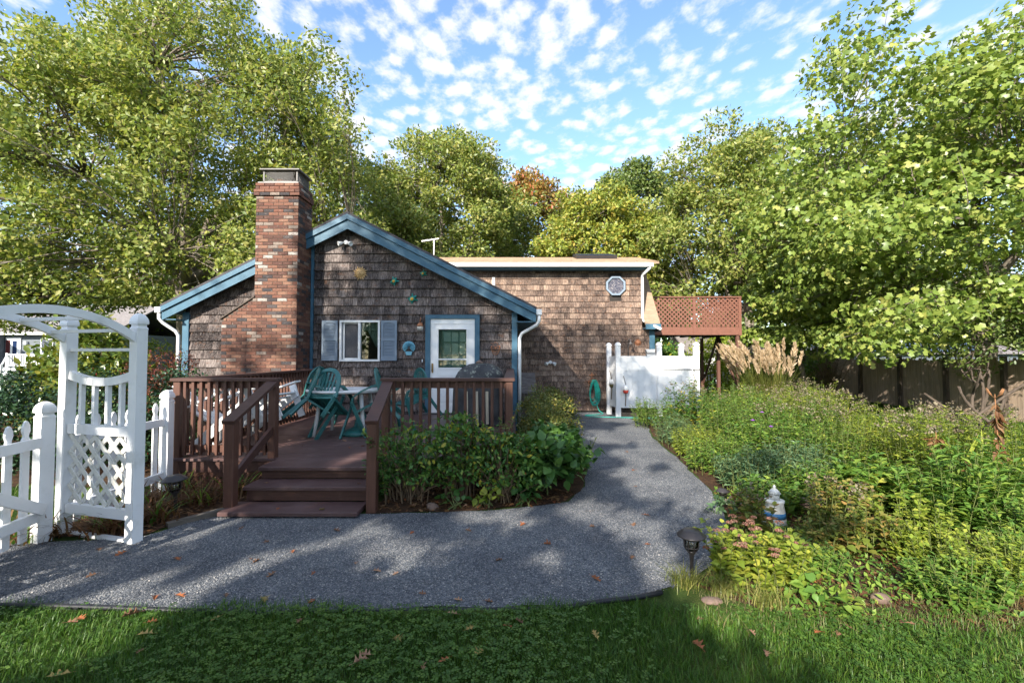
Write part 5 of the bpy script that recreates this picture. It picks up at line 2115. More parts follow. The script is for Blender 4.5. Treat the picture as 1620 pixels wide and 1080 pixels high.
def picket(parent, p, d, z0, z1, w=.072, t=.018):
    """pointed picket at p, its face normal to d's perpendicular"""
    d = Vector(d).normalized()
    nrm = Vector((-d.y, d.x, 0))
    h = z1
    ol = [(-w / 2, z0), (w / 2, z0), (w / 2, h - .155), (w * .30, h - .135), (w * .30, h - .12), (w * .5, h - .085), (w * .46, h - .05), (w * .22, h - .012), (0, h),
          (-w * .22, h - .012), (-w * .46, h - .05), (-w * .5, h - .085), (-w * .30, h - .12), (-w * .30, h - .135), (-w / 2, h - .155)]
    mb = MB()
    mb.prism(ol, lambda a, b, dd: tuple(Vector(p) + d * a + nrm * (dd - t / 2) + Vector((0, 0, b))), t)
    return mb.build('picket', M['vinyl'], parent)


gp = empty('gate_post', (-4.06, 3.975, 0), 'short white capped gate post standing beside the arbor', 'post')
white_post('post', -4.06, 3.975, .05, 1.06, ANG, gp)
gd = Vector((0.20, -0.98, 0)).normalized()
G0 = Vector((-4.05, 3.975, 0)) + gd * .06
gate = empty('picket_gate', tuple(G0), 'white picket gate with a diagonal brace hung on the short post', 'gate')
gn = Vector((gd.y, -gd.x, 0))
for zc in (.86, .235):
    mb = MB()
    mb.bar(G0 + Vector((0, 0, zc)), G0 + gd * 1.0 + Vector((0, 0, zc)), .04, .085)
    mb.build('rail', M['vinyl'], gate)
mb = MB()
mb.bar(G0 + Vector((0, 0, .29)) - gn * .045, G0 + gd * 1.0 + Vector((0, 0, .80)) - gn * .045, .03, .085)
mb.build('brace', M['vinyl'], gate)
for k in range(6):
    picket(gate, G0 + gd * (.10 + k * .165) + gn * .032, gd, .06, 1.06 - .02 * k)
fence = empty('picket_fence', (-4.09, 4.85, 0), 'white picket fence run between the arbor and the deck corner', 'fence')
white_post('post', -4.105, 5.44, .05, 1.05, 0.05, fence)
F0, F1 = Vector((-4.075, 4.24, 0)), Vector((-4.105, 5.40, 0))
fd = (F1 - F0).normalized()
for zc in (.82, .195):
    mb = MB()
    mb.bar(F0 + Vector((0, 0, zc)), F1 + Vector((0, 0, zc)), .04, .085)
    mb.build('rail', M['vinyl'], fence)
for k in range(6):
    t = .09 + k * .165
    picket(fence, F0.lerp(F1, t) + Vector((-.032, 0, 0)), fd, .05, 1.06 - .035 * math.sin(math.pi * t))


# ------------------------------------------------------------------ path lamps
def path_lamp(x, y, h, lab, s=1.0, lean=(0, 0)):
    root = empty('path_lamp', (x, y, 0), lab, 'lamp', 'solar path lamps')
    dm = M['dark_metal']
    mb = MB()
    mb.lathe([(.012, -.06), (.013, h * .35), (.016, h * .42), (.018, h * .5), (.032, h * .56), (.034, h * .58)], 12)
    mb.build('stake', dm, root)
    mb = MB()
    z0, z1 = h * .58, h * .87
    for k in range(8):
        a = 2 * math.pi * k / 8
        f = lambda r, z: (r * math.cos(a), r * math.sin(a), z)
        mb.tube([f(.034, z0), f(.052, z0 + .03), f(.056, z1 - .02), f(.062, z1)], .0035, 5)
    for z, r in ((z0 + .03, .052), (z1 - .015, .057)):
        mb.tube([(r * math.cos(rad(q * 20)), r * math.sin(rad(q * 20)), z) for q in range(19)], .0032, 5, False)
    mb.build('cage', dm, root)
    mb = MB()
    mb.lathe([(.030, z0), (.046, z0 + .03), (.049, z1)], 16)
    mb.build('glass', M['lamp_glass'], root)
    mb = MB()
    mb.lathe([(.050, z1), (.098, z1 + .002), (.102, z1 + .008), (.098, z1 + .013), (.060, z1 + .042), (.055, z1 + .047), (.0, z1 + .050)], 24)
    mb.build('lid', dm, root)
    for c in root.children:
        c.matrix_parent_inverse = Matrix.Identity(4)
    root.rotation_euler = (lean[0], lean[1], 0)
    root.scale = (s, s, s)
    return root


path_lamp(1.295, 3.33, .345, 'dark bronze path lamp standing at the gravel edge beside the pink sedum')
path_lamp(-3.43, 4.70, .33, 'dark bronze path lamp standing in the dead foliage below the picket fence', 1.15, (0.03, -0.05))
path_lamp(2.30, 5.02, .20, 'small dark path lamp half hidden in leaves on the curve of the path', .7)

# ------------------------------------------------------------------ outdoor shower
shw = empty('outdoor_shower', (3.6, 12.4, 0), 'white vinyl outdoor shower enclosure with ball-capped posts', 'shower enclosure')
S1, S2, S3, S4, S5 = (2.68, 12.62), (2.80, 12.06), (3.87, 12.0), (4.85, 12.0), (4.80, 12.93)
for p in (S1, S2, S3, S4, S5):
    white_post('post', p[0], p[1], .062, 1.82, 0, shw)


def vinyl_panel(a, b, nm='panel', zt=1.60, zb=.24):
    a, b = Vector((*a, 0)), Vector((*b, 0))
    d = (b - a).normalized()
    nrm = Vector((d.y, -d.x, 0))
    if nrm.y > 0:
        nrm = -nrm
    a2, b2 = a + d * .06, b - d * .06
    mb = MB()
    mb.bar(a2 + Vector((0, 0, (zt + zb) / 2)), b2 + Vector((0, 0, (zt + zb) / 2)), .02, zt - zb - .05)
    o = mb.build(nm, M['vinyl'], shw)
    L = (b2 - a2).length
    for zc, hh in ((zt - .03, .06), (1.245, .07), (zb + .045, .09)):
        mb = MB()
        mb.bar(a2 + Vector((0, 0, zc)), b2 + Vector((0, 0, zc)), .045, hh)
        mb.build('rail', M['vinyl'], o)
    n = max(2, int(L / .15))
    for k in range(n):
        t0, t1 = k / n * L + .003, (k + 1) / n * L - .003
        mb = MB()
        p, q = a2 + d * t0, a2 + d * t1
        for z0, z1 in ((zb + .092, 1.208), (1.282, zt - .062)):
            mb.bar(p + nrm * .013 + Vector((0, 0, (z0 + z1) / 2)), q + nrm * .013 + Vector((0, 0, (z0 + z1) / 2)), .006, z1 - z0)
        mb.build('board', M['vinyl'], o)
    return o


vinyl_panel(S1, S2)
vinyl_panel(S2, S3)
vinyl_panel(S3, S4, 'gate')
vinyl_panel(S5, S4)
mb = MB()
mb.box(2.86, 4.80, 12.08, 12.9, 0.06, .10)
for k in range(4):
    mb.box(2.9, 4.78, 12.1 + k * .24, 12.15 + k * .24, .01, .06)
mb.build('floor_slats', M['timber'], shw)
mb = MB()
mb.bar((3.96, 11.955, 1.255), (4.72, 11.955, 1.25), .012, .02)
mb.bar((4.74, 11.93, 1.25), (4.92, 11.93, 1.25), .02, .03)
mb.build('latch', M['metal'], shw)
mb = MB()
mb.tube([(3.30, 12.95, .9), (3.30, 12.93, 1.95), (3.30, 12.86, 2.05), (3.30, 12.72, 2.06), (3.30, 12.66, 2.0)], .013, 8)
mb.lathe([(.012, .06), (.02, .05), (.055, 0), (.055, -.012)], 14, (3.30, 12.66, 1.94))
tag(mb.build('shower_head', M['metal']), 'chrome shower head on a pipe above the white enclosure', 'shower head')
bc = empty('folded_chair', (4.0, 12.85, .1), 'folded grey and white beach chair leaning inside the shower enclosure', 'chair')
mb = MB()
for x in (3.90, 4.16):
    mb.bar((x, 12.62, .101), (x - .12, 12.86, 1.78), .03, .03)
mb.build('frame', M['metal'], bc)
mb = MB()
for k in range(7):
    mb.bar((3.77 + .012 * k, 12.855 - k * .02, 1.74 - k * .13), (4.05 + .012 * k, 12.855 - k * .02, 1.74 - k * .13), .02, .10)
mb.build('webbing', M['white_plastic'], bc)


def buoy(x, y, z, lab, mats):
    root = empty('float_buoy', (x, y, z), lab, 'buoy', 'fishing floats on the shower posts')
    mb = MB()
    mb.lathe([(.02, -.10), (.06, -.085), (.075, -.01)], 16, (x, y, z))
    mb.build('lower_half', mats[0], root)
    mb = MB()
    mb.lathe([(.075, -.009), (.072, .05), (.05, .10), (.02, .12)], 16, (x, y, z))
    mb.build('upper_half', mats[1], root)
    mb = MB()
    mb.tube([(x, y, z + .12), (x - .03, y + .01, z + .28), (x - .05, y + .03, z + .36)], .008, 6)
    mb.tube([(x, y, z - .10), (x - .01, y, z - .42)], .012, 6)
    mb.build('rope', M['twig'], root)


buoy(2.965, 11.90, .72, 'red and white fishing float hung on the front shower post', (M['red_paint'], M['white']))
buoy(2.70, 12.36, .85, 'cream fishing float hung on the side of the shower', (M['straw'], M['white_plastic']))

# hose on its hanger
hh_ = empty('hose_hanger', (2.27, 12.97, .9), 'rusty iron hose hanger with a cross finial on the shingled wall', 'hanger')
mb = MB()
mb.bar((2.27, 12.97, .78), (2.27, 12.97, 1.13), .03, .015, up=(0, 1, 0))
mb.bar((2.20, 12.965, 1.06), (2.34, 12.965, 1.06), .015, .03, up=(0, 0, 1))
mb.tube([(2.27 + .10 * math.cos(rad(k * 20)), 12.93, .86 + .10 * math.sin(rad(k * 20))) for k in range(19)], .010, 6)
mb.tube([(2.15, 12.97, .9), (2.15, 12.86, .88), (2.39, 12.86, .88), (2.39, 12.97, .9)], .010, 6)
mb.build('bracket', M['rust'], hh_)
mb = MB()
rg = random.Random(3)
for k in range(7):
    w, d = .030 + .010 * k, .52 + .03 * k + rg.uniform(0, .14)
    pts = []
    for q in range(25):
        a = math.pi * 2 * q / 24
        s = math.sin(a)
        pts.append((2.27 + .012 * k + (w + .085 * (1 - s) * .5) * math.cos(a), 12.88 - .008 * k, .93 - d / 2 + d / 2 * s if s < 0 else .93 - d / 2 + d / 2 * s))
    mb.tube(pts, .011, 6, False)
tr = [(2.36, 12.87, .35), (2.42, 12.75, .1), (2.5, 12.55, .022), (2.3, 12.35, .022), (1.95, 12.2, .022), (2.1, 11.95, .022), (2.7, 11.80, .022), (3.2, 11.70, .022), (3.55, 11.65, .022), (4.0, 11.8, .022)]
sm = []
for i in range(len(tr) - 1):
    p0, p1, p2, p3 = [Vector(tr[max(0, min(len(tr) - 1, i + q))]) for q in (-1, 0, 1, 2)]
    for s in range(6):
        t = s / 6
        sm.append(.5 * ((2 * p1) + (p2 - p0) * t + (2 * p0 - 5 * p1 + 4 * p2 - p3) * t * t + (3 * p1 - p0 - 3 * p2 + p3) * t ** 3))
mb.tube(sm, .011, 6)
tag(mb.build('garden_hose', M['hose']), 'teal green garden hose looped on the hanger and trailing over the gravel', 'hose')

# ------------------------------------------------------------------ balcony
bal = empty('raised_balcony', (5.6, 15.2, 0), 'red-brown raised wooden balcony with lattice rail standing on posts', 'balcony')
BX0, BX1, BY0, BY1, BZ = 4.22, 6.95, 13.80, 16.55, 2.24
mb = MB()
for k in range(19):
    mb.box(BX0, BX1 - .05, BY0 + .05 + k * .142, BY0 + .05 + k * .142 + .136, BZ + .20, BZ + .235)
mb.build('floor_boards', M['balcony_dark'], bal)
mb = MB()
mb.box(BX0, BX1, BY0, BY0 + .045, BZ, BZ + .24)
mb.build('rim_joist', M['balcony'], bal)
mb = MB()
mb.box(BX1 - .045, BX1, BY0 + .047, BY1, BZ, BZ + .24)
for x in (4.6, 5.1, 5.6, 6.1, 6.5):
    mb.box(x, x + .045, BY0 + .047, BY1, BZ + .02, BZ + .198)
mb.build('joists', M['balcony_dark'], bal)


def lat_panel(p, q, z0, z1, nm='lattice_panel'):
    p, q = Vector(p), Vector(q)
    L = (q - p).length
    d = (q - p) / L
    nrm = Vector((d.y, -d.x, 0))
    mb = MB()
    H_ = z1 - z0
    sp_ = .135
    for s, off in ((1, .0), (-1, .012)):
        k = -int(H_ / sp_) - 1
        while k * sp_ < L:
            xa = k * sp_
            A, B = (xa, 0.0), (xa + H_, H_)
            x0, z_0, x1, z_1 = A[0], A[1], B[0], B[1]
            if x0 < 0:
                z_0, x0 = z_0 - x0, 0
            if x1 > L:
                z_1, x1 = z_1 - (x1 - L), L
            k += 1
            if x1 - x0 < .03:
                continue
            if s < 0:
                z_0, z_1 = H_ - z_0, H_ - z_1
            mb.bar(p + d * x0 + nrm * off + Vector((0, 0, z0 + z_0)), p + d * x1 + nrm * off + Vector((0, 0, z0 + z_1)), .011, .042,
                   up=tuple(d * -(z_1 - z_0) + Vector((0, 0, 1)) * (x1 - x0)))
    o = mb.build(nm, M['balcony'], bal)
    o['kind'] = 'stuff'
    return o


zb_, zt_ = BZ + .25, 3.37
lat_panel((BX0, BY0 + .02, 0), (5.50, BY0 + .02, 0), zb_, zt_)
lat_panel((5.58, BY0 + .02, 0), (BX1 - .06, BY0 + .02, 0), zb_, zt_)
lat_panel((BX1 - .025, BY0 + .1, 0), (BX1 - .025, BY1, 0), zb_, zt_)
mb = MB()
mb.box(BX0, BX1 + .02, BY0 - .03, BY0 + .07, zt_, zt_ + .04)
mb.box(BX1 - .07, BX1 + .03, BY0 + .072, BY1, zt_, zt_ + .04)
mb.build('cap_rail', M['balcony'], bal)
for x in (5.50, BX1 - .06):
    mb = MB()
    mb.box(x, x + .08, BY0 - .012, BY0 + .06, BZ - .02 if x > 6 else BZ + .001, zt_)
    mb.build('rail_post', M['balcony'], bal)
for y in (13.88, 15.18, 16.48):
    mb = MB()
    mb.box(6.83, 6.92, y - .045, y + .045, -.02, BZ)
    mb.build('post', M['balcony_dark'], bal)
for ya, yb in ((15.12, 13.93), (15.24, 16.43)):
    mb = MB()
    mb.bar((6.875, ya, BZ - .03), (6.875, yb, .62), .04, .09)
    mb.build('brace', M['balcony_dark'], bal)
for y in (16.48,):
    mb = MB()
    mb.box(4.3, 4.39, y - .045, y + .045, -.02, BZ)
    mb.build('post', M['balcony_dark'], bal)

# ------------------------------------------------------------------ beyond the cottage
shed = empty('garden_shed', (10.5, 22, 0), 'low pale shed behind the balcony posts', 'shed')
mb = MB()
mb.box(8.2, 13.2, 21.0, 24, -.1, 1.75)
mb.build('wall', M['white'], shed)
mb = MB()
mb.prism([(20.8, 1.70), (22.5, 2.6), (24.2, 1.70), (24.2, 1.76), (22.5, 2.68), (20.8, 1.76)], lambda a, b, d: (8.0 + d, a, b), 5.4)
mb.build('roof', M['grey_roof'], shed)
mb = MB()
for k in range(14):
    mb.box(8.2, 13.2, 20.985, 20.999, .05 + k * .12, .06 + k * .12)
mb.build('siding_lines', M['grey_roof'], shed)
rl = empty('ramp_railing', (9.6, 19, 0), 'dark brown ramp railing in front of the pale shed', 'railing')
for z in (1.12, .30):
    mb = MB()
    mb.bar((7.2, 19.0, z + .12), (11.5, 19.0, z - .1), .05, .07)
    mb.build('rail', M['balcony_dark'], rl)
for k in range(30):
    x = 7.25 + k * .145
    s = .12 - .22 * (x - 7.2) / 4.3
    mb = MB()
    if k % 10 == 0:
        mb.box(x - .045, x + .045, 18.93, 18.972, -.02, 1.18 + s)
        mb.build('post', M['balcony_dark'], rl)
    else:
        mb.box(x - .018, x + .018, 18.94, 18.974, .26 + s, 1.12 + s)
        mb.build('baluster', M['balcony_dark'], rl)

sf_ = empty('stockade_fence', (12.4, 15, 0), 'weathered grey-brown stockade fence behind the lawn', 'fence')
mbs = {}
for v_ in range(5):
    mb = MB()
    h = 1.50 + .02 * v_
    mb.prism([(-.044, 0), (.044, 0), (.044, h - .05), (.025, h), (-.025, h), (-.044, h - .05)], lambda a, b, d: (d, a, b), .018)
    mbs[v_] = mb.mesh('board', M['fence_wood'])
y = 8.5
k = 0
while y < 24:
    o = bpy.data.objects.new('board', mbs[rs.randrange(5)])
    COL.objects.link(o)
    o.parent = sf_
    o.matrix_parent_inverse = sf_.matrix_basis.inverted()
    o.location = (12.35 + rs.uniform(-.004, .004), y, -.02)
    y += .093
for y in (8.45, 9.9, 11.4, 12.93, 14.46, 16.1, 17.7, 19.3, 20.9, 22.5):
    mb = MB()
    mb.box(12.25, 12.345, y - .05, y + .05, -.02, 1.60)
    mb.build('post', M['dark_bark'], sf_)
for z in (.3, 1.3):
    mb = MB()
    mb.box(12.37, 12.42, 8.4, 24, z - .04, z + .04)
    mb.build('rail', M['fence_wood'], sf_)

ob = empty('outbuilding', (31, 36, 0), 'low outbuilding with blue solar panels on its roof beyond the fence', 'building')
mb = MB()
mb.box(20, 38, 34.2, 39, -.1, 1.75)
mb.build('wall', M['grey_siding'], ob)
mb = MB()
mb.prism([(33.8, 1.75), (36.6, 2.62), (39.4, 1.75), (39.4, 1.8), (36.6, 2.68), (33.8, 1.80)], lambda a, b, d: (19.5 + d, a, b), 19)
mb.build('roof', M['grey_roof'], ob)
for k in range(8):
    x = 23.4 + k * 1.62
    for q in range(2):
        mb = MB()
        a0_, a1_ = .10 + q * .45, .52 + q * .45
        f = lambda t: (33.8 + 2.8 * t, 1.84 + .87 * t)
        mb.verts([(x, f(a0_)[0], f(a0_)[1] + e) for e in (0, .04)] + [(x + 1.56, f(a0_)[0], f(a0_)[1] + e) for e in (0, .04)] + [(x, f(a1_)[0], f(a1_)[1] + e) for e in (0, .04)] + [(x + 1.56, f(a1_)[0], f(a1_)[1] + e) for e in (0, .04)],
                 [(0, 2, 3, 1), (1, 3, 7, 5), (0, 1, 5, 4), (2, 6, 7, 3), (4, 5, 7, 6)])
        mb.build('solar_panel', M['solar'], ob)

# neighbour's house
nh = empty('grey_house', (-36, 36, 0), 'blue-grey clapboard house with white porch railing beyond the arbor', 'house')
mb = MB()
mb.box(-50, -29, 33.0, 41, -.1, 3.25)
mb.build('wall', M['grey_siding'], nh)
mb = MB()
for k in range(20):
    mb.verts([(-36.6, 32.97, .82 + k * .12), (-29, 32.97, .82 + k * .12), (-29, 32.995, .94 + k * .12), (-36.6, 32.995, .94 + k * .12)], [(0, 1, 2, 3)])
mb.build('clapboards', M['grey_siding'], nh)
mb = MB()
mb.prism([(32.5, 3.25), (37, 5.6), (41.5, 3.25), (41.5, 3.33), (37, 5.7), (32.5, 3.33)], lambda a, b, d: (-50 + d, a, b), 21.5)
mb.build('roof', M['grey_roof'], nh)
mb = MB()
mb.box(-50, -28.6, 32.42, 32.52, 3.12, 3.28)
mb.build('gutter', M['white'], nh)
mb = MB()
mb.box(-50, -36.75, 31.2, 32.96, -.1, 3.1)
mb.prism([(-50, 3.1), (-36.75, 3.1), (-41, 5.0)], lambda a, b, d: (a, 31.2 + d, b), 1.5)
mb.build('wing_wall', M['grey_siding'], nh)
mb = MB()
mb.box(-36.95, -36.70, 31.12, 31.19, -.1, 3.2)
mb.bar((-36.2, 31.1, 2.85), (-41, 31.1, 5.15), .12, .28)
mb.build('corner_trim', M['white'], nh)
dh = MB()
dh.box(-36.62, -35.55, 32.90, 32.965, .82, 2.95)
dd_ = dh.build('entry_door', M['white'], nh)
mb = MB()
mb.box(-36.10, -35.80, 32.885, 32.898, 1.15, 2.70)
mb.build('pane', M['solar'], dd_)
mb = MB()
mb.box(-36.60, -36.28, 32.885, 32.898, .95, 2.75)
mb.build('red_panel', paint_mat('maroon_paint', (0.09, 0.02, 0.02), .5), dd_)
wh = MB()
wh.box(-34.1, -33.2, 32.90, 32.965, 1.75, 2.85)
ww = wh.build('window', M['white'], nh)
mb = MB()
mb.box(-34.0, -33.3, 32.885, 32.898, 1.82, 2.78)
mb.build('pane', M['solar'], ww)
mb = MB()
mb.box(-35.25, -35.05, 32.80, 32.96, 2.45, 2.65)
mb.build('wall_lamp', M['white'], nh)
mb = MB()
mb.box(-37, -29, 31.3, 32.96, .62, .80)
mb.build('porch_floor', M['white'], nh)
pr = MB()
for xa, xb in ((-36.7, -35.9), (-34.7, -29.2)):
    pr.box(xa, xb, 31.34, 31.40, 1.66, 1.74)
    pr.box(xa, xb, 31.34, 31.40, .92, .99)
    x = xa + .05
    while x < xb:
        pr.box(x - .03, x + .03, 31.35, 31.39, .99, 1.66)
        x += .16
for xa in (-35.85, -34.75):
    pr.box(xa - .07, xa + .07, 31.30, 31.44, .80, 1.80)
    pr.bar((xa, 31.35, 1.70), (xa + .9, 30.2, .95), .07, .09)
    pr.box(xa + .83, xa + .97, 30.1, 30.24, 0, 1.05)
pr.build('porch_railing', M['white'], nh)
for k in range(4):
    mb = MB()
    mb.box(-36.0, -34.0, 30.1 + k * .3, 30.42 + k * .3, -.05, .16 + k * .155)
    mb.build('step', M['white'], nh)
mb = MB()
mb.quad([(-50, 32.8, .0), (-29, 32.8, .0), (-29, 32.8, .6), (-50, 32.8, .6)])
mb.build('porch_skirt', M['dark_metal'], nh)
# edging
mb = MB()
mb.bar((-2.92, 4.68, .035), (-3.22, 4.30, .02), .07, .05)
tag(mb.build('edging_timber', M['timber']), 'weathered timber edging the bed beside the lowest deck step', 'timber')
mb = MB()
ep = [(-3.25, 2.93), (-2.9, 2.925), (-2.63, 2.91), (-1.54, 2.89), (-0.68, 2.93), (0.28, 2.945), (0.55, 2.97), (0.80, 3.02), (1.0, 3.09)]
mb.tube([(x, y, .014 + (.012 if x > .3 or x < -2.4 else -.02)) for x, y in ep], .016, 8)
tag(mb.build('lawn_edging', M['rubber']), 'black plastic edging between the lawn and the gravel', 'edging')
# lighthouse ornament and stones
lh = empty('lighthouse_ornament', (2.50, 4.38, 0), 'small white and blue lighthouse ornament standing among the plants', 'ornament')
LHX, LHY = 2.50, 4.38
mb = MB()
mb.lathe([(.105, 0), (.10, .04), (.078, .21), (.085, .22), (.085, .235), (.05, .24)], 16, (LHX, LHY, 0))
mb.build('tower', M['lattice'], lh)
mb = MB()
mb.lathe([(.0965, .075), (.0905, .125)], 16, (LHX, LHY, 0))
mb.build('band', paint_mat('blue_band', (.05, .18, .36), .5), lh)
mb = MB()
mb.lathe([(.042, .24), (.042, .295)], 12, (LHX, LHY, 0))
mb.build('lantern_room', M['lattice'], lh)
mb = MB()
mb.lathe([(.058, .294), (.03, .33), (.012, .345), (.014, .36), (.004, .375)], 14, (LHX, LHY, 0))
mb.build('roof', M['lattice'], lh)


def stone(x, y, r, seed, lab, mat='stone', z=0):
    rg = np.random.default_rng(seed)
    n_, m_ = 14, 8
    ns = Noise3(rg, 6, 1.7)
    pts = []
    for i in range(m_):
        ph = math.pi * (i / (m_ - 1)) - math.pi / 2
        for k in range(n_):
            th = 2 * math.pi * k / n_
            d = np.array([[math.cos(ph) * math.cos(th), math.cos(ph) * math.sin(th), math.sin(ph)]])
            q = d[0] * (1 + .28 * ns(d * 1.3)[0])
            pts.append((x + q[0] * r[0], y + q[1] * r[1], z + r[2] * .55 + q[2] * r[2]))
    fs = [(i * n_ + k, i * n_ + (k + 1) % n_, (i + 1) * n_ + (k + 1) % n_, (i + 1) * n_ + k) for i in range(m_ - 1) for k in range(n_)]
    mb = MB()
    mb.verts(pts, fs, True)
    return tag(mb.build('stone', M[mat]), lab, 'stone')


stone(2.40, 3.02, (.060, .045, .035), 1, 'rounded brown field stone with a pale patch at the front of the garden bed')
stone(1.30, 3.02, (.07, .05, .018), 2, 'flat pale stone set in the grass below the path lamp')
stone(-.83, 4.78, (.06, .05, .05), 3, 'grey stone half hidden under the rose bushes')
stone(3.0, 4.75, (.12, .09, .09), 4, 'reddish stone standing behind the bronze leaved stems')
stone(3.45, 4.7, (.10, .09, .08), 5, 'low tan stone among the stems of the garden bed')

# ------------------------------------------------------------------ trees
tree('oak_tree', 'huge spreading oak with yellow-green leaves standing behind the brick chimney', (-11.6, 16.0), 4.2, .33, (-13.2, 16.5, 6.8), (7.9, 5.5, 7.9), 620, 165000, .155, 'oak', 21,
     clump=.80, nlimb=10, inner=.45, zcut=-.60, tmpl=T_DIAMOND)
tree('oak_tree', 'rounded oak rising behind the roof beside the gable', (-3.6, 24.5), 4.5, .24, (-3.9, 24, 8.9), (4.1, 3.4, 4.7), 260, 52000, .185, 'oak', 22, clump=.70, nlimb=8)
tree('oak_tree', 'slender forked oak with a reddening crown behind the main roof', (2.1, 29), 6.0, .16, (2.0, 29, 9.9), (2.9, 2.5, 3.3), 130, 24000, .22, 'oak', 23, clump=.66, nlimb=7, stems=2,
     mat2='oak_red', mat2_f=lambda P, r: (P[:, 2] + 0.5 * r.normal(size=len(P))) > 10.9 + 0.5 * np.sin(P[:, 0] * 2))
tree('oak_tree', 'golden-green oak close behind the skylight', (4.4, 23), 4.0, .18, (4.5, 23, 6.9), (3.0, 2.6, 3.0), 170, 32000, .20, 'oak_gold', 24, clump=.62, nlimb=7)
tree('oak_tree', 'narrow dark green tree top rising above the other oaks', (7.9, 30), 8.5, .18, (7.9, 30, 11.9), (1.8, 1.7, 2.8), 50, 14000, .22, 'oak_dark', 25, clump=.8, nlimb=5)
tree('oak_tree', 'broad oak with leaning pale trunk behind the balcony', (11.6, 21), 3.6, .22, (10.0, 21, 7.2), (3.9, 3.4, 4.5), 280, 56000, .18, 'oak', 26, clump=.70, nlimb=8, lean=(-.7, 0))
tree('oak_tree', 'dark oak filling the gap behind the maple', (17.5, 26), 3.6, .25, (17.5, 26, 7.5), (5.2, 3.6, 5.2), 110, 26000, .27, 'oak_dark', 27, clump=1.2, nlimb=7)
tree('oak_tree', 'distant oak behind the grey clapboard house', (-27, 44), 3.6, .3, (-27, 44, 8), (11, 4, 7), 130, 26000, .40, 'oak', 28, clump=1.8, nlimb=7)
tree('oak_tree', 'dark oak standing behind the big oak and the chimney', (-9.0, 32), 3.6, .25, (-9.2, 32, 8.0), (5.5, 3, 5.6), 110, 24000, .30, 'oak_dark', 29, clump=1.2, nlimb=7)
tree('maple_tree', 'broad maple with pale branches sweeping low over the stockade fence', (13.9, 13.4), 2.6, .26, (15.4, 12.0, 5.0), (8.0, 4.2, 6.2), 420, 86000, .148, 'maple', 31, T_MAPLE, clump=.95, nlimb=12, inner=.42,
     zcut=-.52, bark='bark', droop=.4, flat=.45)
tree('maple_tree', 'low maple bough of fresh green leaves reaching out by the balcony', (9.6, 15.2), 1.4, .09, (9.3, 14.6, 3.0), (1.8, 1.4, 1.5), 36, 7000, .14, 'maple', 32, T_MAPLE, clump=.55, nlimb=6, droop=.35, flat=.5)
tree('yew_shrub', 'dark many-stemmed shrub with arching stems growing against the stockade fence', (10.6, 10.4), .9, .032, (11.1, 10.3, 2.5), (2.0, 1.5, 1.6), 80, 8000, .085, 'oak_dark', 33, T_OVAL, clump=.42, nlimb=14, stems=9,
     bark='dark_bark', inner=.3, zcut=-.8)['category'] = 'shrub'

# the oak behind the camera whose shade falls over the deck and the path
shade_noise = Noise3(np.random.default_rng(77), 12, 3.6)
shade_big = Noise3(np.random.default_rng(78), 8, 1.7)


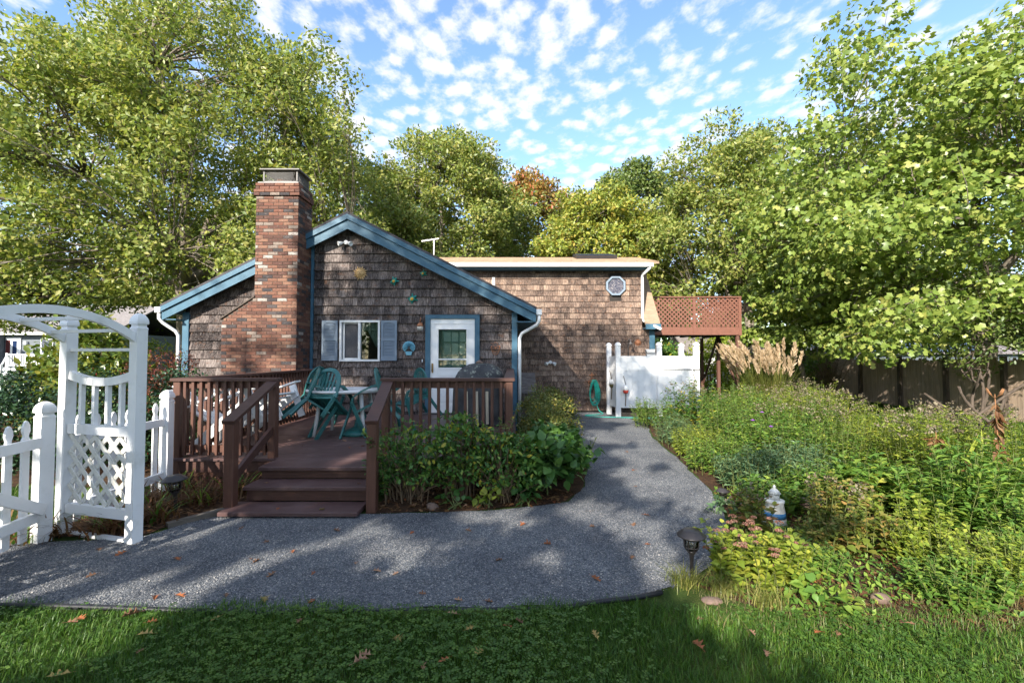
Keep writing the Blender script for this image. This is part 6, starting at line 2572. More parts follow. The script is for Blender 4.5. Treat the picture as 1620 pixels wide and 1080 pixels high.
def shade_keep(P, rng):
    L = -np.array(SUN)
    n = len(P)
    p = np.full(n, 0.10)
    tw = (9.86 - P[:, 1]) / L[1]
    W = P + L * tw[:, None]
    tm = (13.0 - P[:, 1]) / L[1]
    Mn = P + L * tm[:, None]
    tg = (0.0 - P[:, 2]) / L[2]
    G = P + L * tg[:, None]
    onw = (W[:, 0] > -7.2) & (W[:, 0] < 0.3) & (W[:, 2] > 0)
    onm = ~onw & (Mn[:, 0] > -2) & (Mn[:, 0] < 5.2) & (Mn[:, 2] > 0)
    ong = ~onw & ~onm
    T = np.where(onw[:, None], W, np.where(onm[:, None], Mn, G))
    x, y, z = T[:, 0], T[:, 1], T[:, 2]
    pw = np.full(n, 0.82)
    pw = np.where(x < -4.25, np.where(z > 1.6, 0.28, 0.5), pw)
    pw = np.where((x > -4.3) & (x < -3.95) & (z < 2.7), 0.35, pw)
    pw = np.where(x < -5.9, 0.50, pw)
    pw = np.where((x >= -4.25) & (z > 4.3), 0.5, pw)
    pw = np.where(((x > -4.1) & (x < -2.3) & (z > 1.3) & (z < 2.6)) | ((x > -2.0) & (x < -0.6) & (z < 2.6)), 1.4, pw)
    pw = np.where(z > 4.9, -1.0, pw)
    pm = np.where(z > 3.0, -1.0, np.where(z > 2.5, 0.4, 0.95))
    pm = np.where((x > 3.0) & (z < 1.1), 0.95, pm)
    pm = np.where((x > 4.05) & (x < 4.9) & (z > 0.50) & (z < 1.0), -1.0, pm)
    pm = np.where(z > 3.6, 0.0, pm)
    pg = np.full(n, 0.86)
    pg = np.where((x < -1.95) & (y < 3.25 - 0.30 * (x + 1.95)) & (y > 2.35), -1.0, pg)
    pg = np.where((x < -2.6) & (y > 3.75), 0.10, pg)
    st = np.abs((x + 2.26) * 0.86 - (y - 3.1) * 0.51)
    pg = np.where((st < 0.20) & (y > 2.7) & (y < 4.0), -1.0, pg)
    for gx, gy, gr in ((0.83, 4.77, .22), (1.10, 4.40, .28), (1.15, 4.12, .20), (1.22, 3.72, .17), (1.12, 3.42, .20), (0.58, 4.68, .16), (0.03, 4.55, .20), (-0.42, 4.62, .18), (1.13, 6.55, .20),
                       (1.85, 9.1, .5), (1.95, 7.4, .35), (1.95, 5.1, .25), (-1.30, 4.32, .15), (0.25, 3.62, .15), (-1.5, 4.0, .14), (1.85, 2.95, .22), (2.5, 2.55, .4), (3.3, 2.5, .5), (1.3, 2.95, .2), (2.9, 3.4, .35), (2.0, 3.75, .3)):
        pg = np.where(((x - gx) / gr / 1.25) ** 2 + ((y - gy) / gr / 1.9) ** 2 < 1, -1.0, pg)
    pg = np.where((x > 0.2) & (x < 2.3) & (y > 3.2), np.minimum(pg, 0.74), pg)
    pg = np.where((x > 1.35) & (y < 6.5), np.minimum(pg, 0.25), pg)
    pg = np.where((x > 2.2) & (y > 4.2), 0.05, pg)
    pg = np.where((x > 2.6) & (y > 6.5), -0.2, pg)
    pg = np.where((x > 4.6), -1.0, pg)
    pg = np.where((np.abs(x - 2.62) < .32) & (np.abs(y - 4.6) < .5), 1.2, pg)
    pg = np.where((x > 2.7) & (x < 5.4) & (y > 12.05), 0.9, pg)
    pg = np.where((x < -4.6), -1.0, pg)
    pg = np.where(y > 14, -1.0, pg)
    p = np.where(onw, pw, np.where(onm, pm, pg))
    f = 0.5 + 0.95 * shade_noise(T) + 0.65 * shade_big(T)
    f = f + 0.06 * rng.normal(size=n)
    return f < p


tree('oak_tree', 'tall leafy oak standing behind the viewer and shading the path', (-8.2, -7.4), 3.6, .34, (-6.6, -6.2, 7.4), (6.6, 3.6, 6.2), 360, 112000, .16, 'oak', 41, clump=1.15, nlimb=6, inner=.15, zcut=-.95, keep=shade_keep)

# wood behind everything
rng = np.random.default_rng(51)
n = 42000
X = rng.uniform(-75, 85, n)
top = 8.5 + 2.5 * np.sin(X * .19) + 1.6 * np.sin(X * .47 + 1) + 1.0 * np.sin(X * 1.1)
zz_ = top * (0.03 + .97 * rng.random(n) ** .8)
Yb = 52 + 4 * np.sin(X * .33) + 3.0 * rng.normal(size=n) - 3.5 * np.sqrt(np.clip(1 - (zz_ / top) ** 2, 0, 1))
P = np.stack([X, Yb, zz_], 1)
n2 = 16000                       # the same wood goes on round the yards behind the viewer
th = rng.uniform(math.pi, 2 * math.pi, n2)
R2 = 44 + 3 * np.sin(th * 9) + 2 * rng.normal(size=n2)
z2 = (8.0 + 2 * np.sin(th * 13) + 1.2 * np.sin(th * 31)) * rng.random(n2) ** .8
P = np.concatenate([P, np.stack([R2 * np.cos(th) * 1.35, R2 * np.sin(th), z2 + .1], 1)])
n = len(P)
o = leaf_obj('distant_woodland', P, rnd_dirs(rng, n), rnd_dirs(rng, n) + np.array([0, -.5, .8]), .85 * (.6 + .8 * rng.random(n)), T_DIAMOND, M['oak_dark'], rng=rng, kind='stuff')
tag(o, 'distant wood of dark green trees behind the yards', 'woodland')

# ------------------------------------------------------------------ shrubs
GH = 'holly hedge beyond the picket fence'
for i, (x, y, rx, ry, h, lab) in enumerate((
        (-4.95, 6.75, .62, .55, 1.32, 'dark glossy holly bush with red berries next to the deck corner'),
        (-6.0, 6.55, .75, .6, 1.28, 'dark glossy holly bush seen through the arbor side panel'),
        (-7.2, 6.45, .8, .6, 1.30, 'dark glossy holly bush behind the gate post'),
        (-8.5, 6.5, .9, .65, 1.30, 'dark glossy holly bush at the far end of the hedge behind the gate'))):
    shrub('holly_bush', lab, (x, y), (rx, ry, h), 8500, .052, 'holly', 60 + i, T_WIDE, 70, .24, GH, stems=14, berries=90, z0=.15)
for i, (x, y, r, h, lab) in enumerate((
        (-8.6, 9.3, 1.15, 2.05, 'large-leaved yellow-green rhododendron behind the holly hedge'),
        (-9.9, 10.6, 1.0, 2.1, 'tall large-leaved rhododendron growing before the neighbouring house'),
        (-7.7, 11.4, 1.1, 1.95, 'large-leaved rhododendron by the cottage corner downspout'))):
    shrub('rhododendron', lab, (x, y), (r, r * .8, h), 5200, .15, 'rhodo', 70 + i, T_OVAL, 70, .34, 'rhododendrons behind the hedge', stems=14)
shrub('barberry_bush', 'red-leaved barberry bush beside the chimney base', (-6.25, 8.3), (.75, .6, 1.5), 9000, .045, 'barberry', 80, T_DIAMOND, 80, .24, stems=16)
shrub('forsythia_bush', 'bright green leafy bush growing under the balcony', (8.3, 18.3), (1.6, 1.0, 2.5), 8000, .12, 'lime', 81, T_OVAL, 70, .45, stems=14)
shrub('forsythia_bush', 'bright green leafy bush behind the ramp railing by the shed', (11.0, 18.0), (1.5, 1.0, 2.3), 6500, .12, 'herb', 82, T_OVAL, 60, .45, stems=14)
shrub('laurel_bush', 'dark green bush between the balcony posts and the shed', (6.0, 19.5), (1.6, 1.0, 2.6), 7000, .12, 'rose', 83, T_OVAL, 60, .45, stems=10)
# leafless shrub by the fence
bs = empty('bare_shrub', (11.3, 16.2, 0), 'leafless brown twiggy shrub standing before the stockade fence', 'shrub')
mb = MB()
rg = np.random.default_rng(5)
for k in range(46):
    a, h = rg.random() * 6.28, .8 + rg.random() * 1.1
    e = np.array([11.3 + math.cos(a) * .9 * rg.random(), 16.2 + math.sin(a) * .8 * rg.random(), h])
    b = np.array([11.3, 16.2, -.02]) + rg.normal(size=3) * np.array([.12, .12, 0])
    pts = bez(b, np.array([(b[0] + e[0]) / 2, (b[1] + e[1]) / 2, h * .7]), e, 6)
    mb.tube([tuple(p) for p in pts], list(np.linspace(.014, .004, 6)), 4, False)
    for q in range(6):
        s = pts[2 + q % 4]
        t = s + rg.normal(size=3) * np.array([.22, .22, .14]) + np.array([0, 0, .12])
        mb.tube([tuple(s), tuple((s + t) / 2 + rg.normal(size=3) * .03), tuple(t)], [.007, .005, .003], 4, False)
mb.build('twigs', M['twig'], bs)

# bed in front of the deck
GR = 'rose bushes in front of the deck'
for i, (x, y, rx, ry, h, n, lab) in enumerate((
        (-1.14, 5.10, .44, .34, .74, 1150, 'rose bush with arching stems crossing the right stair post'),
        (-.60, 5.18, .40, .30, .92, 1450, 'rose bush with yellowing leaves before the middle balusters'),
        (-.08, 5.10, .44, .30, .80, 1150, 'rose bush with tall sprays below the grill'))):
    shrub('rose_bush', lab, (x, y), (rx * 1.15, ry * 1.1, h * 1.08), n, .060, 'rose', 90 + i, T_OVAL, 58, .16, GR, stems=34, z0=.22, berries=6, up=.9, cflat=.42)
stalks('rose_cane', 'long arching rose canes leaning over the lowest deck step', (-1.18, 5.05), (.26, .16), 1.10, 16, 60, .066, 'rose', 93, T_OVAL, GR, 'shrub', 'twig', lean=.34, taper=.3, start=.3, hv=.5, up=.15, sr=.006, tilt=(-.05, -.15))
stalks('rose_cane', 'long upright rose canes rising between the rose bushes', (-.35, 5.16), (.45, .16), 1.25, 20, 50, .060, 'rose', 94, T_OVAL, GR, 'shrub', 'twig', lean=.24, taper=.3, start=.4, hv=.4, up=.15, sr=.005)
shrub('phlox_clump', 'lush clump of broad dark green leaves at the corner of the deck bed', (.36, 5.42), (.46, .40, .72), 1500, .12, 'broad', 95, T_BROAD, 50, .16, cat='plant', stem_mat='stem', z0=.12, up=1.0)
shrub('phlox_clump', 'second clump of broad dark green leaves behind the first beside the path', (.60, 6.05), (.38, .40, .66), 1100, .11, 'broad', 96, T_BROAD, 44, .15, cat='plant', stem_mat='stem', z0=.12, up=1.0)
for i, (x, y, rx, ry, h, lab) in enumerate((
        (.52, 7.0, .42, .5, .86, 'airy spirea bush with yellow flecks beside the deck side'),
        (.70, 8.1, .5, .6, .98, 'airy spirea bush with yellow flecks half way up the path'),
        (.72, 9.4, .55, .6, 1.02, 'airy spirea bush below the cottage corner downspout'),
        (.95, 10.6, .5, .55, .85, 'airy spirea bush nearest the green hose'))):
    shrub('spirea_bush', lab, (x, y), (rx, ry, h), 4200, .045, 'spirea', 100 + i, T_DIAMOND, 70, .16, 'spirea bushes beside the path', stems=40, z0=.10)
for i, (x, y, lab) in enumerate(((-.28, 4.86, 'small rosette of broad light green leaves at the gravel edge'), (-.62, 4.80, 'small broad-leaved seedling under the rose bushes'), (.12, 4.92, 'small broad-leaved seedling beside the dark leafy clump'))):
    shrub('hosta', lab, (x, y), (.13, .10, .18), 20, .095, ('lime', 'broad', 'broad')[i], 105 + i, T_BROAD, 14, .06, cat='plant', stem_mat='stem', z0=.08, up=1.2, stems=8)
stalks('fennel', 'thin yellow-green sprig leaning out over the gravel', (1.0, 6.35), (.06, .06), .55, 4, 40, .05, 'lime', 108, T_DIAMOND, tilt=(.25, -.1))

# bed beside the picket fence: dying day lilies
for i, (x, y, lab) in enumerate(((-3.45, 4.45, 'withered day lily clump beside the arbor post'), (-3.75, 4.75, 'withered day lily clump under the picket fence'), (-3.35, 4.95, 'withered day lily clump beside the stair post'),
                                 (-3.80, 5.25, 'withered day lily clump below the deck corner'), (-3.15, 5.28, 'withered day lily clump against the skirt lattice'), (-3.62, 4.18, 'withered day lily clump beneath the arbor panel'),
                                 (-4.15, 4.02, 'withered day lily clump at the foot of the gate post'))):
    rg = np.random.default_rng(120 + i)
    root = empty('day_lily', (x, y, 0), lab, 'plant', 'withered day lilies by the fence')
    n = 90
    P = np.stack([x + rg.normal(size=n) * .10, y + rg.normal(size=n) * .08, np.zeros(n)], 1)
    V, F, k = blades(P, .12 + .22 * rg.random(n), 1.35, rg, .009, 4)
    add('dead_blades', mesh_np('dead_blades', V, F, M['dead_leaf'], np.repeat(rg.random(n), k)), root)
    n = 16
    P = np.stack([x + rg.normal(size=n) * .08, y + rg.normal(size=n) * .07, np.zeros(n)], 1)
    V, F, k = blades(P, .16 + .20 * rg.random(n), 1.0, rg, .012, 4)
    add('green_blades', mesh_np('green_blades', V, F, M['herb'], np.repeat(rg.random(n), k)), root)

# ------------------------------------------------------------------ garden right of the path
GP = 'perennials of the garden bed'
plants = [
    # kind, x, y, spread, height, stems, leaves per stem, leaf, material, template, flower, label
    ('joe_pye_weed', 3.55, 9.0, (.40, .35), 1.16, 30, 26, .13, 'rose', T_LANCE, 'seedhead', 'tall dark stalks with brown seed heads in front of the outdoor shower'),
    ('goldenrod', 3.2, 10.3, (.40, .4), .75, 40, 24, .09, 'herb', T_LANCE, None, 'leafy green clump at the head of the path near the hose'),
    ('phlox', 2.98, 8.2, (.30, .40), .55, 46, 20, .085, 'grey_leaf', T_LANCE, None, 'low grey-green clump lining the upper path'),
    ('phlox', 2.95, 7.2, (.32, .40), .50, 50, 20, .085, 'lime', T_LANCE, None, 'bright yellow-green clump lining the middle of the path'),
    ('phlox', 2.85, 6.35, (.34, .36), .48, 50, 22, .085, 'herb', T_LANCE, None, 'fresh green clump spilling towards the curve of the path'),
    ('goldenrod', 3.7, 7.8, (.45, .42), .85, 55, 26, .095, 'herb', T_LANCE, None, 'dense green goldenrod clump behind the path edging plants'),
    ('aster', 3.75, 6.75, (.42, .40), .74, 56, 26, .085, 'herb', T_OVAL, 'purple', 'leafy aster clump with a few purple flowers'),
    ('goldenrod', 4.5, 8.7, (.50, .45), .98, 55, 26, .10, 'herb', T_LANCE, None, 'tall green goldenrod clump in the middle of the bed'),
    ('goldenrod', 4.65, 7.5, (.50, .45), .90, 58, 26, .095, 'herb', T_LANCE, 'seedhead', 'green goldenrod clump with grey tufts'),
    ('goldenrod', 5.3, 9.7, (.50, .50), 1.05, 55, 26, .10, 'lime', T_LANCE, 'seedhead', 'sunlit goldenrod clump below the pampas plumes'),
    ('goldenrod', 4.6, 10.6, (.50, .40), .95, 50, 24, .10, 'herb', T_LANCE, None, 'green clump in front of the shower gate'),
    ('goldenrod', 5.6, 11.2, (.45, .40), 1.05, 45, 24, .10, 'herb', T_LANCE, None, 'green clump beneath the balcony corner'),
    ('goldenrod', 5.7, 8.5, (.50, .45), 1.0, 58, 26, .095, 'lime', T_LANCE, 'seedhead', 'sunlit yellow-green clump with pale seed heads facing the lawn'),
    ('goldenrod', 6.3, 9.4, (.45, .45), 1.05, 50, 26, .095, 'lime', T_LANCE, 'seedhead', 'sunlit clump with pale seed heads at the back border of the bed'),
    ('goldenrod', 5.5, 7.2, (.48, .42), .85, 56, 26, .09, 'lime', T_LANCE, 'seedhead', 'yellow-green clump with grey seed heads near the lawn edge'),
    ('goldenrod', 6.7, 10.6, (.40, .40), 1.1, 40, 24, .10, 'lime', T_LANCE, 'seedhead', 'yellow-green stalks beside the pampas grass'),
    ('bee_balm', 2.95, 5.45, (.38, .34), .46, 70, 18, .10, 'grey_leaf', T_LANCE, None, 'rounded mound of grey-green leaves on the curve of the path'),
    ('bee_balm', 3.55, 5.85, (.42, .36), .50, 72, 18, .10, 'grey_leaf', T_LANCE, None, 'larger rounded mound of grey-green leaves behind the first mound'),
    ('goldenrod', 4.3, 6.3, (.45, .38), .66, 60, 24, .085, 'herb', T_LANCE, None, 'green clump behind the grey-green mounds'),
    ('beardtongue', 2.62, 4.72, (.25, .2), .40, 26, 16, .08, 'herb', T_BROAD, None, 'low leafy clump behind the lighthouse ornament'),
    ('agastache', 2.13, 4.12, (.12, .12), .44, 11, 18, .065, 'bronze', T_BROAD, 'seedhead', 'thin bronze-green spires in front of the lighthouse ornament'),
    ('agastache', 2.86, 4.10, (.22, .18), .56, 16, 16, .065, 'bronze', T_BROAD, 'seedhead', 'bronze-green spires beside the lighthouse ornament'),
    ('agastache', 3.15, 4.35, (.24, .2), .52, 18, 16, .065, 'bronze', T_BROAD, None, 'yellowing leafy stems above the reddish stone'),
    ('agastache', 2.85, 3.70, (.22, .16), .42, 16, 16, .065, 'bronze', T_BROAD, None, 'yellowing leafy stems over the bare mulch'),
    ('agastache', 3.45, 3.92, (.24, .18), .46, 18, 16, .065, 'lime', T_BROAD, None, 'yellow-green leafy stems in the middle of the lower bed'),
    ('coreopsis', 2.95, 3.05, (.26, .18), .30, 60, 22, .045, 'herb', T_OVAL, None, 'low fine-leaved mound at the lower edge of the bed'),
    ('coreopsis', 3.45, 3.20, (.34, .22), .36, 80, 22, .045, 'lime', T_OVAL, None, 'bright yellow-green fine-leaved mound beside the lawn'),
    ('coreopsis', 3.95, 3.35, (.32, .24), .36, 70, 22, .045, 'herb', T_OVAL, None, 'fine-leaved green mound at the corner of the lower bed'),
    ('sunflower', 4.05, 4.25, (.36, .28), .74, 44, 24, .12, 'herb', T_LANCE, None, 'tall stems with long narrow leaves at the right of the bed'),
    ('sunflower', 4.55, 4.55, (.34, .28), .82, 42, 24, .12, 'herb', T_LANCE, None, 'tall stems with long narrow leaves behind the first stand'),
    ('sunflower', 3.75, 4.85, (.3, .25), .60, 36, 22, .11, 'herb', T_OVAL, None, 'dark leafy stems around the dead lily stalk'),
    ('yarrow', 2.20, 3.45, (.22, .16), .22, 50, 16, .05, 'herb', T_OVAL, None, 'low ferny ground plants behind the sedum'),
    ('yarrow', 2.62, 3.80, (.22, .16), .30, 40, 16, .055, 'bronze', T_OVAL, None, 'low bronze ground plants below the lighthouse ornament'),
    ('yarrow', 3.30, 3.55, (.28, .18), .34, 50, 18, .055, 'lime', T_OVAL, None, 'low yellow-green ground plants in the middle of the lower bed'),
    ('coreopsis', 4.35, 3.75, (.32, .24), .50, 60, 22, .06, 'herb', T_OVAL, None, 'fine-leaved green mound below the tall narrow-leaved stems'),
    ('phlox', 3.30, 5.10, (.32, .24), .46, 50, 20, .09, 'herb', T_LANCE, None, 'fresh green stems between the grey-green mound and the stones'),
    ('boneset', 5.15, 5.55, (.40, .35), .98, 40, 22, .10, 'lime', T_LANCE, 'seedhead', 'sunlit stalks with fluffy white seed heads near the iris'),
    ('boneset', 5.75, 6.25, (.42, .38), .92, 44, 22, .10, 'lime', T_LANCE, 'seedhead', 'sunlit stalks with fluffy seed heads behind the iris'),
    ('boneset', 4.85, 6.35, (.40, .34), .74, 46, 22, .09, 'lime', T_LANCE, None, 'low sunlit yellow-green clump behind the dead lily stalk'),
    ('boneset', 6.35, 7.2, (.40, .4), .80, 42, 22, .09, 'lime', T_LANCE, 'seedhead', 'sunlit clump with fluffy seed heads at the lawn border'),
    ('boneset', 5.75, 5.35, (.35, .3), .95, 34, 22, .10, 'lime', T_LANCE, 'seedhead', 'fluffy seeded stalks right of the iris leaves'),
]
for i, (nm, x, y, sp, h, ns, per, lf, mt, tp, fl, lab) in enumerate(plants):
    big = y < 5.2
    ns, per, lf = int(ns * (1.1 if big else 1.35)), int(per * (1.1 if big else 1.25)), lf * (1.4 if big else 1.15)
    stalks(nm, lab, (x, y), (sp[0] * 1.12, sp[1] * 1.12), h * (1.12 if y > 5.2 and y < 9.5 else 1.0), ns, per, lf, mt, 200 + i, tp if tp is T_LANCE or y < 4.6 else T_WIDE, GP, flower=fl if fl != 'purple' else None, fl_n=12, fl_s=.024, fl_r=.035 if y < 7 else .05, lean=.09)
    if fl == 'purple':
        rg = np.random.default_rng(9)
        root = bpy.data.objects['aster']
        P = np.array([[x - .25, y - .1, .66], [x + .05, y + .2, .74], [x - .1, y - .3, .60]])
        PP = np.repeat(P, 12, 0)
        a = np.tile(np.arange(12) * .5236, 3)
        leaf_obj('flowers', PP, np.stack([np.cos(a), np.sin(a) * .6 - .3, .5 + 0 * a], 1), np.tile([[0, -.5, 1.0]], (36, 1)), np.full(36, .035), T_LANCE, M['purple'], root, rng=rg)

# low ground cover and leaf litter of the bed
rg = np.random.default_rng(299)
n = 15000
P = np.stack([rg.uniform(1.3, 5.2, n), rg.uniform(2.7, 5.4, n), .01 + .05 * rg.random(n) ** 2], 1)
P = P[in_poly(P, BED_R) & (Noise3(rg, 7, 3.0)(P) + .22 * rg.normal(size=n) > -.05)]
n = len(P)
o = leaf_obj('ground_cover', P, rnd_dirs(rg, n) + np.array([0, 0, .2]), rnd_dirs(rg, n) * .5 + np.array([0, 0, 1.0]), .025 + .03 * rg.random(n), T_OVAL, M['herb'], rng=rg, kind='stuff')
tag(o, 'low weeds and ground cover between the plants of the garden bed', 'ground cover')
n = 2600
P = np.stack([rg.uniform(1.3, 5.2, n), rg.uniform(2.7, 5.4, n), .008 + .02 * rg.random(n)], 1)
P = P[in_poly(P, BED_R)]
P2 = np.stack([rg.uniform(-1.45, .8, 900), rg.uniform(4.68, 5.5, 900), .016 + .02 * rg.random(900)], 1)
P2 = P2[in_poly(P2, BED_D)]
P3 = np.stack([rg.uniform(-4.3, -2.9, 700), rg.uniform(4.05, 5.5, 700), .016 + .03 * rg.random(700)], 1)
P3 = P3[in_poly(P3, BED_L)]
P = np.concatenate([P, P2, P3])
n = len(P)
o = leaf_obj('leaf_litter', P, rnd_dirs(rg, n) * np.array([1, 1, .25]), rnd_dirs(rg, n) * .35 + np.array([0, 0, 1.0]), .03 + .035 * rg.random(n), T_OAK, M['dead_leaf'], rng=rg, kind='stuff')
tag(o, 'brown leaf litter covering the mulch of the garden beds', 'leaf litter')

# sedum with dusty pink heads
sd = stalks('sedum', 'fleshy sedum clump with dusty pink flower heads beside the path lamp', (1.74, 3.30), (.30, .22), .42, 80, 18, .070, 'lime', 301, T_BROAD, cat='plant', taper=.35, lean=.22, hv=.35, up=.5)
rg = np.random.default_rng(302)
mb_c = []
for k in range(38):
    a, q = rg.random() * 6.28, math.sqrt(rg.random())
    c = np.array([1.74 + .36 * q * math.cos(a), 3.28 + .26 * q * math.sin(a), .40 - .14 * q * q + .04 * rg.normal()])
    m_ = 46
    d = rnd_dirs(rg, m_)
    d[:, 2] = np.abs(d[:, 2]) * .45
    mb_c.append(c + d * .019 * (.7 + .8 * rg.random()))
P = np.concatenate(mb_c)
leaf_obj('flower_heads', P, rnd_dirs(rg, len(P)) * .3 + np.array([0, 0, 1.0]), rnd_dirs(rg, len(P)), np.full(len(P), .011), T_SPECK, M['pink'], sd, rng=rg, kind='stuff')
shrub('primrose', 'rosette of broad green leaves under the sedum', (1.98, 2.98), (.2, .14, .16), 70, .075, 'herb', 303, T_BROAD, 16, .06, cat='plant', stems=0, z0=.04, up=1.0)
shrub('lambs_ear', 'small pale grey-green rosette at the bend of the path', (2.16, 4.72), (.13, .1, .14), 70, .06, 'grey_leaf', 304, T_BROAD, 12, .05, cat='plant', stems=0, z0=.03, up=1.0)
for i, (x, y, lab) in enumerate(((1.42, 3.12, 'tuft of rough grass at the foot of the path lamp'), (1.62, 2.95, 'tuft of drying grass below the sedum'), (1.20, 3.22, 'small green tuft of grass beside the black edging'))):
    rg = np.random.default_rng(310 + i)
    n = 150
    P = np.stack([x + rg.normal(size=n) * .05, y + rg.normal(size=n) * .04, np.zeros(n)], 1)
    V, F, k = blades(P, .08 + .12 * rg.random(n), 1.0, rg, .003, 3)
    tag(add('grass_tuft', mesh_np('grass_tuft', V, F, M['blade_grass'], np.repeat(rg.random(n), k))), lab, 'grass', 'grass tufts round the sedum')
# pampas / maiden grass
pg_ = empty('maiden_grass', (6.75, 12.1, 0), 'tall maiden grass with cream feathery plumes in front of the balcony post', 'grass')
rg = np.random.default_rng(320)
n = 620
a, q = rg.random(n) * 6.28, np.sqrt(rg.random(n))
P = np.stack([6.75 + .36 * q * np.cos(a), 12.1 + .32 * q * np.sin(a), np.zeros(n)], 1)
V, F, k = blades(P, 1.0 + .6 * rg.random(n), .55, rg, .008, 5)
add('blades', mesh_np('blades', V, F, M['blade_grass'], np.repeat(rg.random(n), k)), pg_)
st = MB()
PP, DD, NN, SS = [], [], [], []
for k in range(84):
    a, q = rg.random() * 6.28, math.sqrt(rg.random())
    b = np.array([6.75 + .30 * q * math.cos(a), 12.1 + .25 * q * math.sin(a), 0])
    h = 1.05 + .62 * rg.random()
    lean_ = np.array([math.cos(a) * q * .62 - .12, math.sin(a) * q * .5, 0])
    tip = b + lean_ + np.array([0, 0, h])
    st.tube([tuple(b), tuple((b + tip) / 2 - lean_ * .12), tuple(tip)], [.005, .004, .003], 4, False)
    m_ = 80
    t = np.sort(rg.random(m_))
    up_ = tip - b
    up_ = up_ / np.linalg.norm(up_)
    nod = np.array([-.7 * rg.random(), .2 * rg.normal(), -.05])
    pos = tip + up_ * (t * .36)[:, None] + nod * (t ** 2 * .16)[:, None]
    PP.append(pos + rg.normal(size=(m_, 3)) * .012)
    DD.append(np.tile(up_, (m_, 1)) * .9 + rg.normal(size=(m_, 3)) * .24 + nod * .3)
    NN.append(rnd_dirs(rg, m_))
    SS.append((.13 - .06 * t) * (.7 + .6 * rg.random(m_)))
st.build('stems', M['blade_grass'], pg_)
leaf_obj('plumes', np.concatenate(PP), np.concatenate(DD), np.concatenate(NN), np.concatenate(SS), T_PLUME, M['plume'], pg_, rng=rg)
# iris
ir = empty('iris', (4.95, 5.0, 0), 'fan of long sword-shaped iris leaves in the sunny part of the bed', 'plant')
n = 46
P = np.stack([4.95 + rg.normal(size=n) * .20, 5.0 + rg.normal(size=n) * .10, np.zeros(n)], 1)
V, F, k = blades(P, .55 + .35 * rg.random(n), .75, rg, .016, 5)
add('blades', mesh_np('blades', V, F, M['lime'], np.repeat(rg.random(n), k)), ir)


def dead_stalk(x, y, h, n, lab, seed, pods=False):
    rg = np.random.default_rng(seed)
    root = empty('dead_lily', (x, y, 0), lab, 'plant')
    mb = MB()
    mb.tube([(x, y, -.02), (x + .01, y, h * .5), (x - .01, y, h)], [.009, .007, .005], 6)
    if pods:
        for a in range(4):
            d = Vector((math.cos(a * 1.6), math.sin(a * 1.6), .9)) * .06
            p = Vector((x - .01, y, h - .05))
            mb.tube([p, p + d * .6, p + d, p + d * 1.5 + Vector((0, 0, .03))], [.004, .004, .014, .006], 6)
    mb.build('stem', M['dead'], root)
    t = rg.random(n) * .92 * h + .02
    a = rg.random(n) * 6.28
    P = np.stack([np.full(n, x), np.full(n, y), t], 1)
    D = np.stack([np.cos(a) * .7, np.sin(a) * .7, -.75 + .35 * rg.normal(size=n)], 1)
    leaf_obj('withered_leaves', P, D, rnd_dirs(rg, n), .10 + .06 * rg.random(n), T_LANCE, M['dead_leaf'], root, rng=rg)


dead_stalk(4.62, 4.98, .78, 190, 'dead brown lily stalk hung with withered leaves', 330)
stalks('boneset', 'single tall green stalk with a fluffy head above the dead lily', (4.60, 5.02), (.05, .05), 1.22, 4, 26, .085, 'lime', 331, T_LANCE, flower='seedhead', fl_n=26, fl_s=.028, fl_r=.05, lean=.04)
dead_stalk(4.72, 4.72, .55, 150, 'lower tan lily stalk with drooping leaves beside the dead brown one', 332)
dead_stalk(5.35, 5.05, 1.18, 70, 'reddish dry lily stalk topped with open seed pods', 333, True)

# ------------------------------------------------------------------ fallen leaves
def oak_leaf_mesh(seed, mat):
    rg = random.Random(seed)
    half = [(.0, .0), (.03, .10), (.16, .20), (.30, .24), (.13, .33), (.11, .40), (.34, .50), (.42, .58), (.16, .60), (.12, .68), (.26, .80), (.12, .82), (.04, .92), (0, 1.0)]
    pts = [(x * rg.uniform(.8, 1.15), y) for x, y in half]
    pts2 = [(-x * rg.uniform(.8, 1.15), y) for x, y in half[1:-1]]
    curl, bend, tw = rg.uniform(.3, 1.1), rg.uniform(-.5, .7), rg.uniform(-.6, .6)

    def z(x, y):
        return curl * abs(x) * (1 - .3 * y) + bend * (y - .5) ** 2 * .6 + tw * x * (y - .5)
    V = [(x * .85, y - .5, z(x, y)) for x, y in pts] + [(x * .85, y - .5, z(x, y)) for x, y in pts2]
    mids = [(0.0, y - .5, z(0, y)) for y in (.05, .22, .38, .55, .72, .88)]
    n0 = len(pts)
    off = len(V)
    V += mids
    F = []

    def near(y):
        return off + min(range(6), key=lambda k: abs(mids[k][1] - y))
    R = list(range(n0))
    Lc = [0] + list(range(n0, off)) + [n0 - 1]
    for ch, fl in ((R, False), (Lc, True)):
        for a, b in zip(ch[:-1], ch[1:]):
            ma, mb_ = near(V[a][1]), near(V[b][1])
            f = (a, b, mb_) if not fl else (b, a, mb_)
            F.append(f)
            if ma != mb_:
                F.append((a, mb_, ma) if not fl else (ma, mb_, a))
    mb = MB()
    zmin = min(v[2] for v in V)
    mb.verts([(v[0], v[1], v[2] - zmin) for v in V], F)
    mb.tube([(0, -.68, 0 - zmin + z(0, 0)), (0, -.5, z(0, 0) - zmin)], .012, 4, False)
    return mb.mesh('fallen_leaf', mat)


leaf_meshes = [oak_leaf_mesh(s * 7 + k, M['fallen'][k]) for s in range(4) for k in range(4)]
rg = random.Random(12)


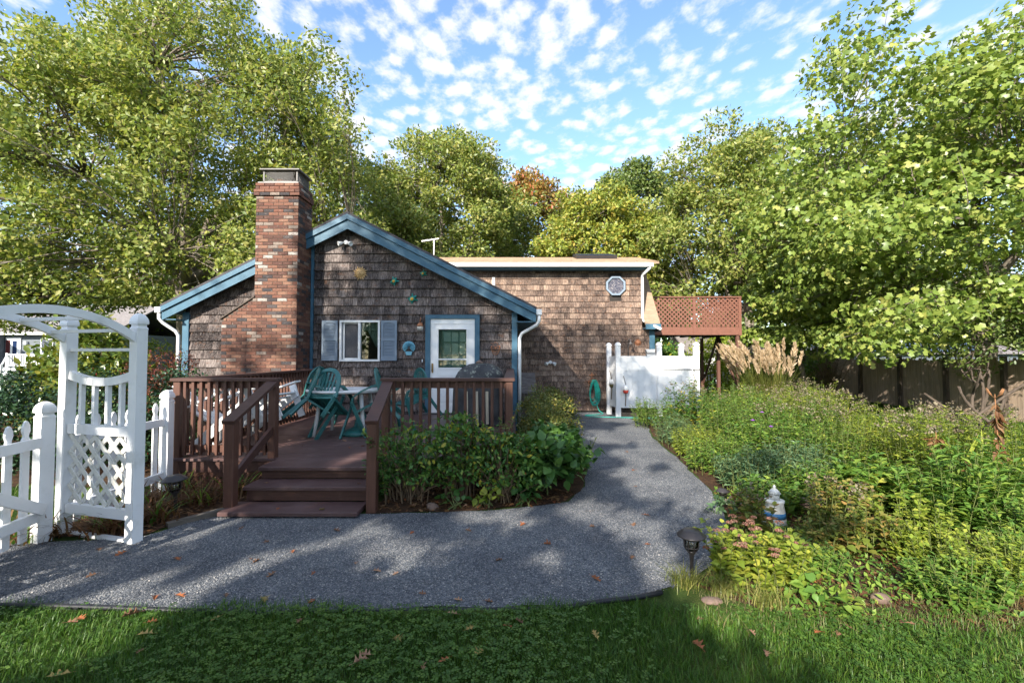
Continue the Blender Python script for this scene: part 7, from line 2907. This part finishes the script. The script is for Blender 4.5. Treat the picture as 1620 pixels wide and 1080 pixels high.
def fallen(x, y, z, s, k, lab, grp):
    o = bpy.data.objects.new('fallen_leaf', leaf_meshes[rg.randrange(4) * 4 + k])
    COL.objects.link(o)
    o.location = (x, y, z)
    o.rotation_euler = (rg.uniform(-.25, .25), rg.uniform(-.25, .25), rg.uniform(0, 6.28))
    o.scale = (s, s, s * rg.uniform(.6, 1.1))
    tag(o, lab, 'leaf', grp)


NM = ('rust', 'dark brown', 'tan', 'yellow')
placed = 0
grav = [(-3.05, 3.35, 1), (-2.62, 3.62, 0), (-2.05, 3.62, 0), (-1.98, 3.58, 1), (-2.10, 3.95, 1), (-1.78, 3.75, 0), (-1.62, 3.02, 3), (-2.35, 3.05, 0), (-2.2, 3.07, 0), (-1.9, 3.08, 1), (-1.2, 3.55, 2), (-1.0, 3.42, 2),
        (-.85, 3.38, 2), (-1.45, 3.38, 0), (-1.75, 3.36, 1), (-.6, 3.1, 1), (-.35, 3.02, 2), (-.15, 3.0, 1), (-1.3, 3.0, 0), (.3, 3.9, 0), (.75, 4.3, 1), (1.15, 4.35, 1), (.95, 3.65, 1), (.1, 4.35, 0), (-.4, 4.2, 1),
        (-.9, 4.15, 0), (-1.6, 4.2, 1), (.45, 5.0, 0), (1.5, 5.6, 1), (1.35, 4.6, 0), (-2.5, 4.25, 1), (-3.4, 3.8, 1), (-3.15, 3.72, 0), (.6, 3.3, 0), (-.1, 3.6, 1), (1.9, 7.6, 1), (1.7, 6.4, 0), (1.15, 3.9, 0)]
def gravel_spot(x, y):
    if x < -2.8:
        return 'on the gravel beside the arbor'
    if y < 3.16:
        return 'on the gravel along the lawn edging'
    if x < -1.35 and y > 3.8:
        return 'on the gravel below the deck steps'
    if y > 4.9:
        return 'on the gravel beside the broad-leaved clump'
    if x > .55:
        return 'on the gravel near the path lamp'
    if y > 4.05:
        return 'on the gravel before the rose bushes'
    return 'in the middle of the gravel path'


for x, y, k in grav:
    fallen(x, y, .012, rg.uniform(.05, .10), k, '%s curled oak leaf lying %s' % (NM[k], gravel_spot(x, y)), 'fallen leaves on the gravel')
for i in range(30):
    x, y = rg.uniform(-2.7, 2.4), rg.uniform(2.15, 2.86)
    k = rg.choice((0, 1, 2, 2, 1, 0, 3)) if i else 3
    fallen(x, y, .03 + rg.random() * .02, rg.uniform(.055, .105), k, '%s oak leaf lying on %s' % (NM[k], 'the sunlit lawn by the arbor' if x < -1.5 else 'the lawn grass below the sedum' if x > 1.1 else 'the shaded clover of the lawn'), 'fallen leaves on the lawn')
for x, y, z, k in ((-2.35, 4.62, .066, 0), (-1.65, 4.95, .226, 1), (-2.66, 4.98, .226, 2), (-2.2, 6.2, .362, 0), (-2.05, 6.3, .362, 0), (-2.9, 6.35, .362, 1), (-2.45, 6.7, .362, 2), (-1.9, 4.6, .066, 3)):
    fallen(x, y, z, rg.uniform(.04, .09), k, '%s oak leaf lying on the brown deck and steps' % NM[k], 'fallen leaves on the deck')
for i in range(40):
    x, y = rg.choice(((rg.uniform(-4.2, -3.0), rg.uniform(4.1, 5.3)), (rg.uniform(-4.2, -3.3), rg.uniform(3.95, 4.2)), (rg.uniform(-1.4, .4), rg.uniform(4.72, 4.98)), (rg.uniform(1.7, 3.2), rg.uniform(2.9, 4.2))))
    k = rg.choice((0, 1, 0, 1, 2))
    fallen(x, y, .02 + rg.random() * .03, rg.uniform(.05, .09), k, '%s oak leaf lying on the mulch %s' % (NM[k], 'among the withered day lilies' if x < -2 else 'under the rose bushes' if x < 1 else 'of the large garden bed'), 'fallen leaves in the beds')
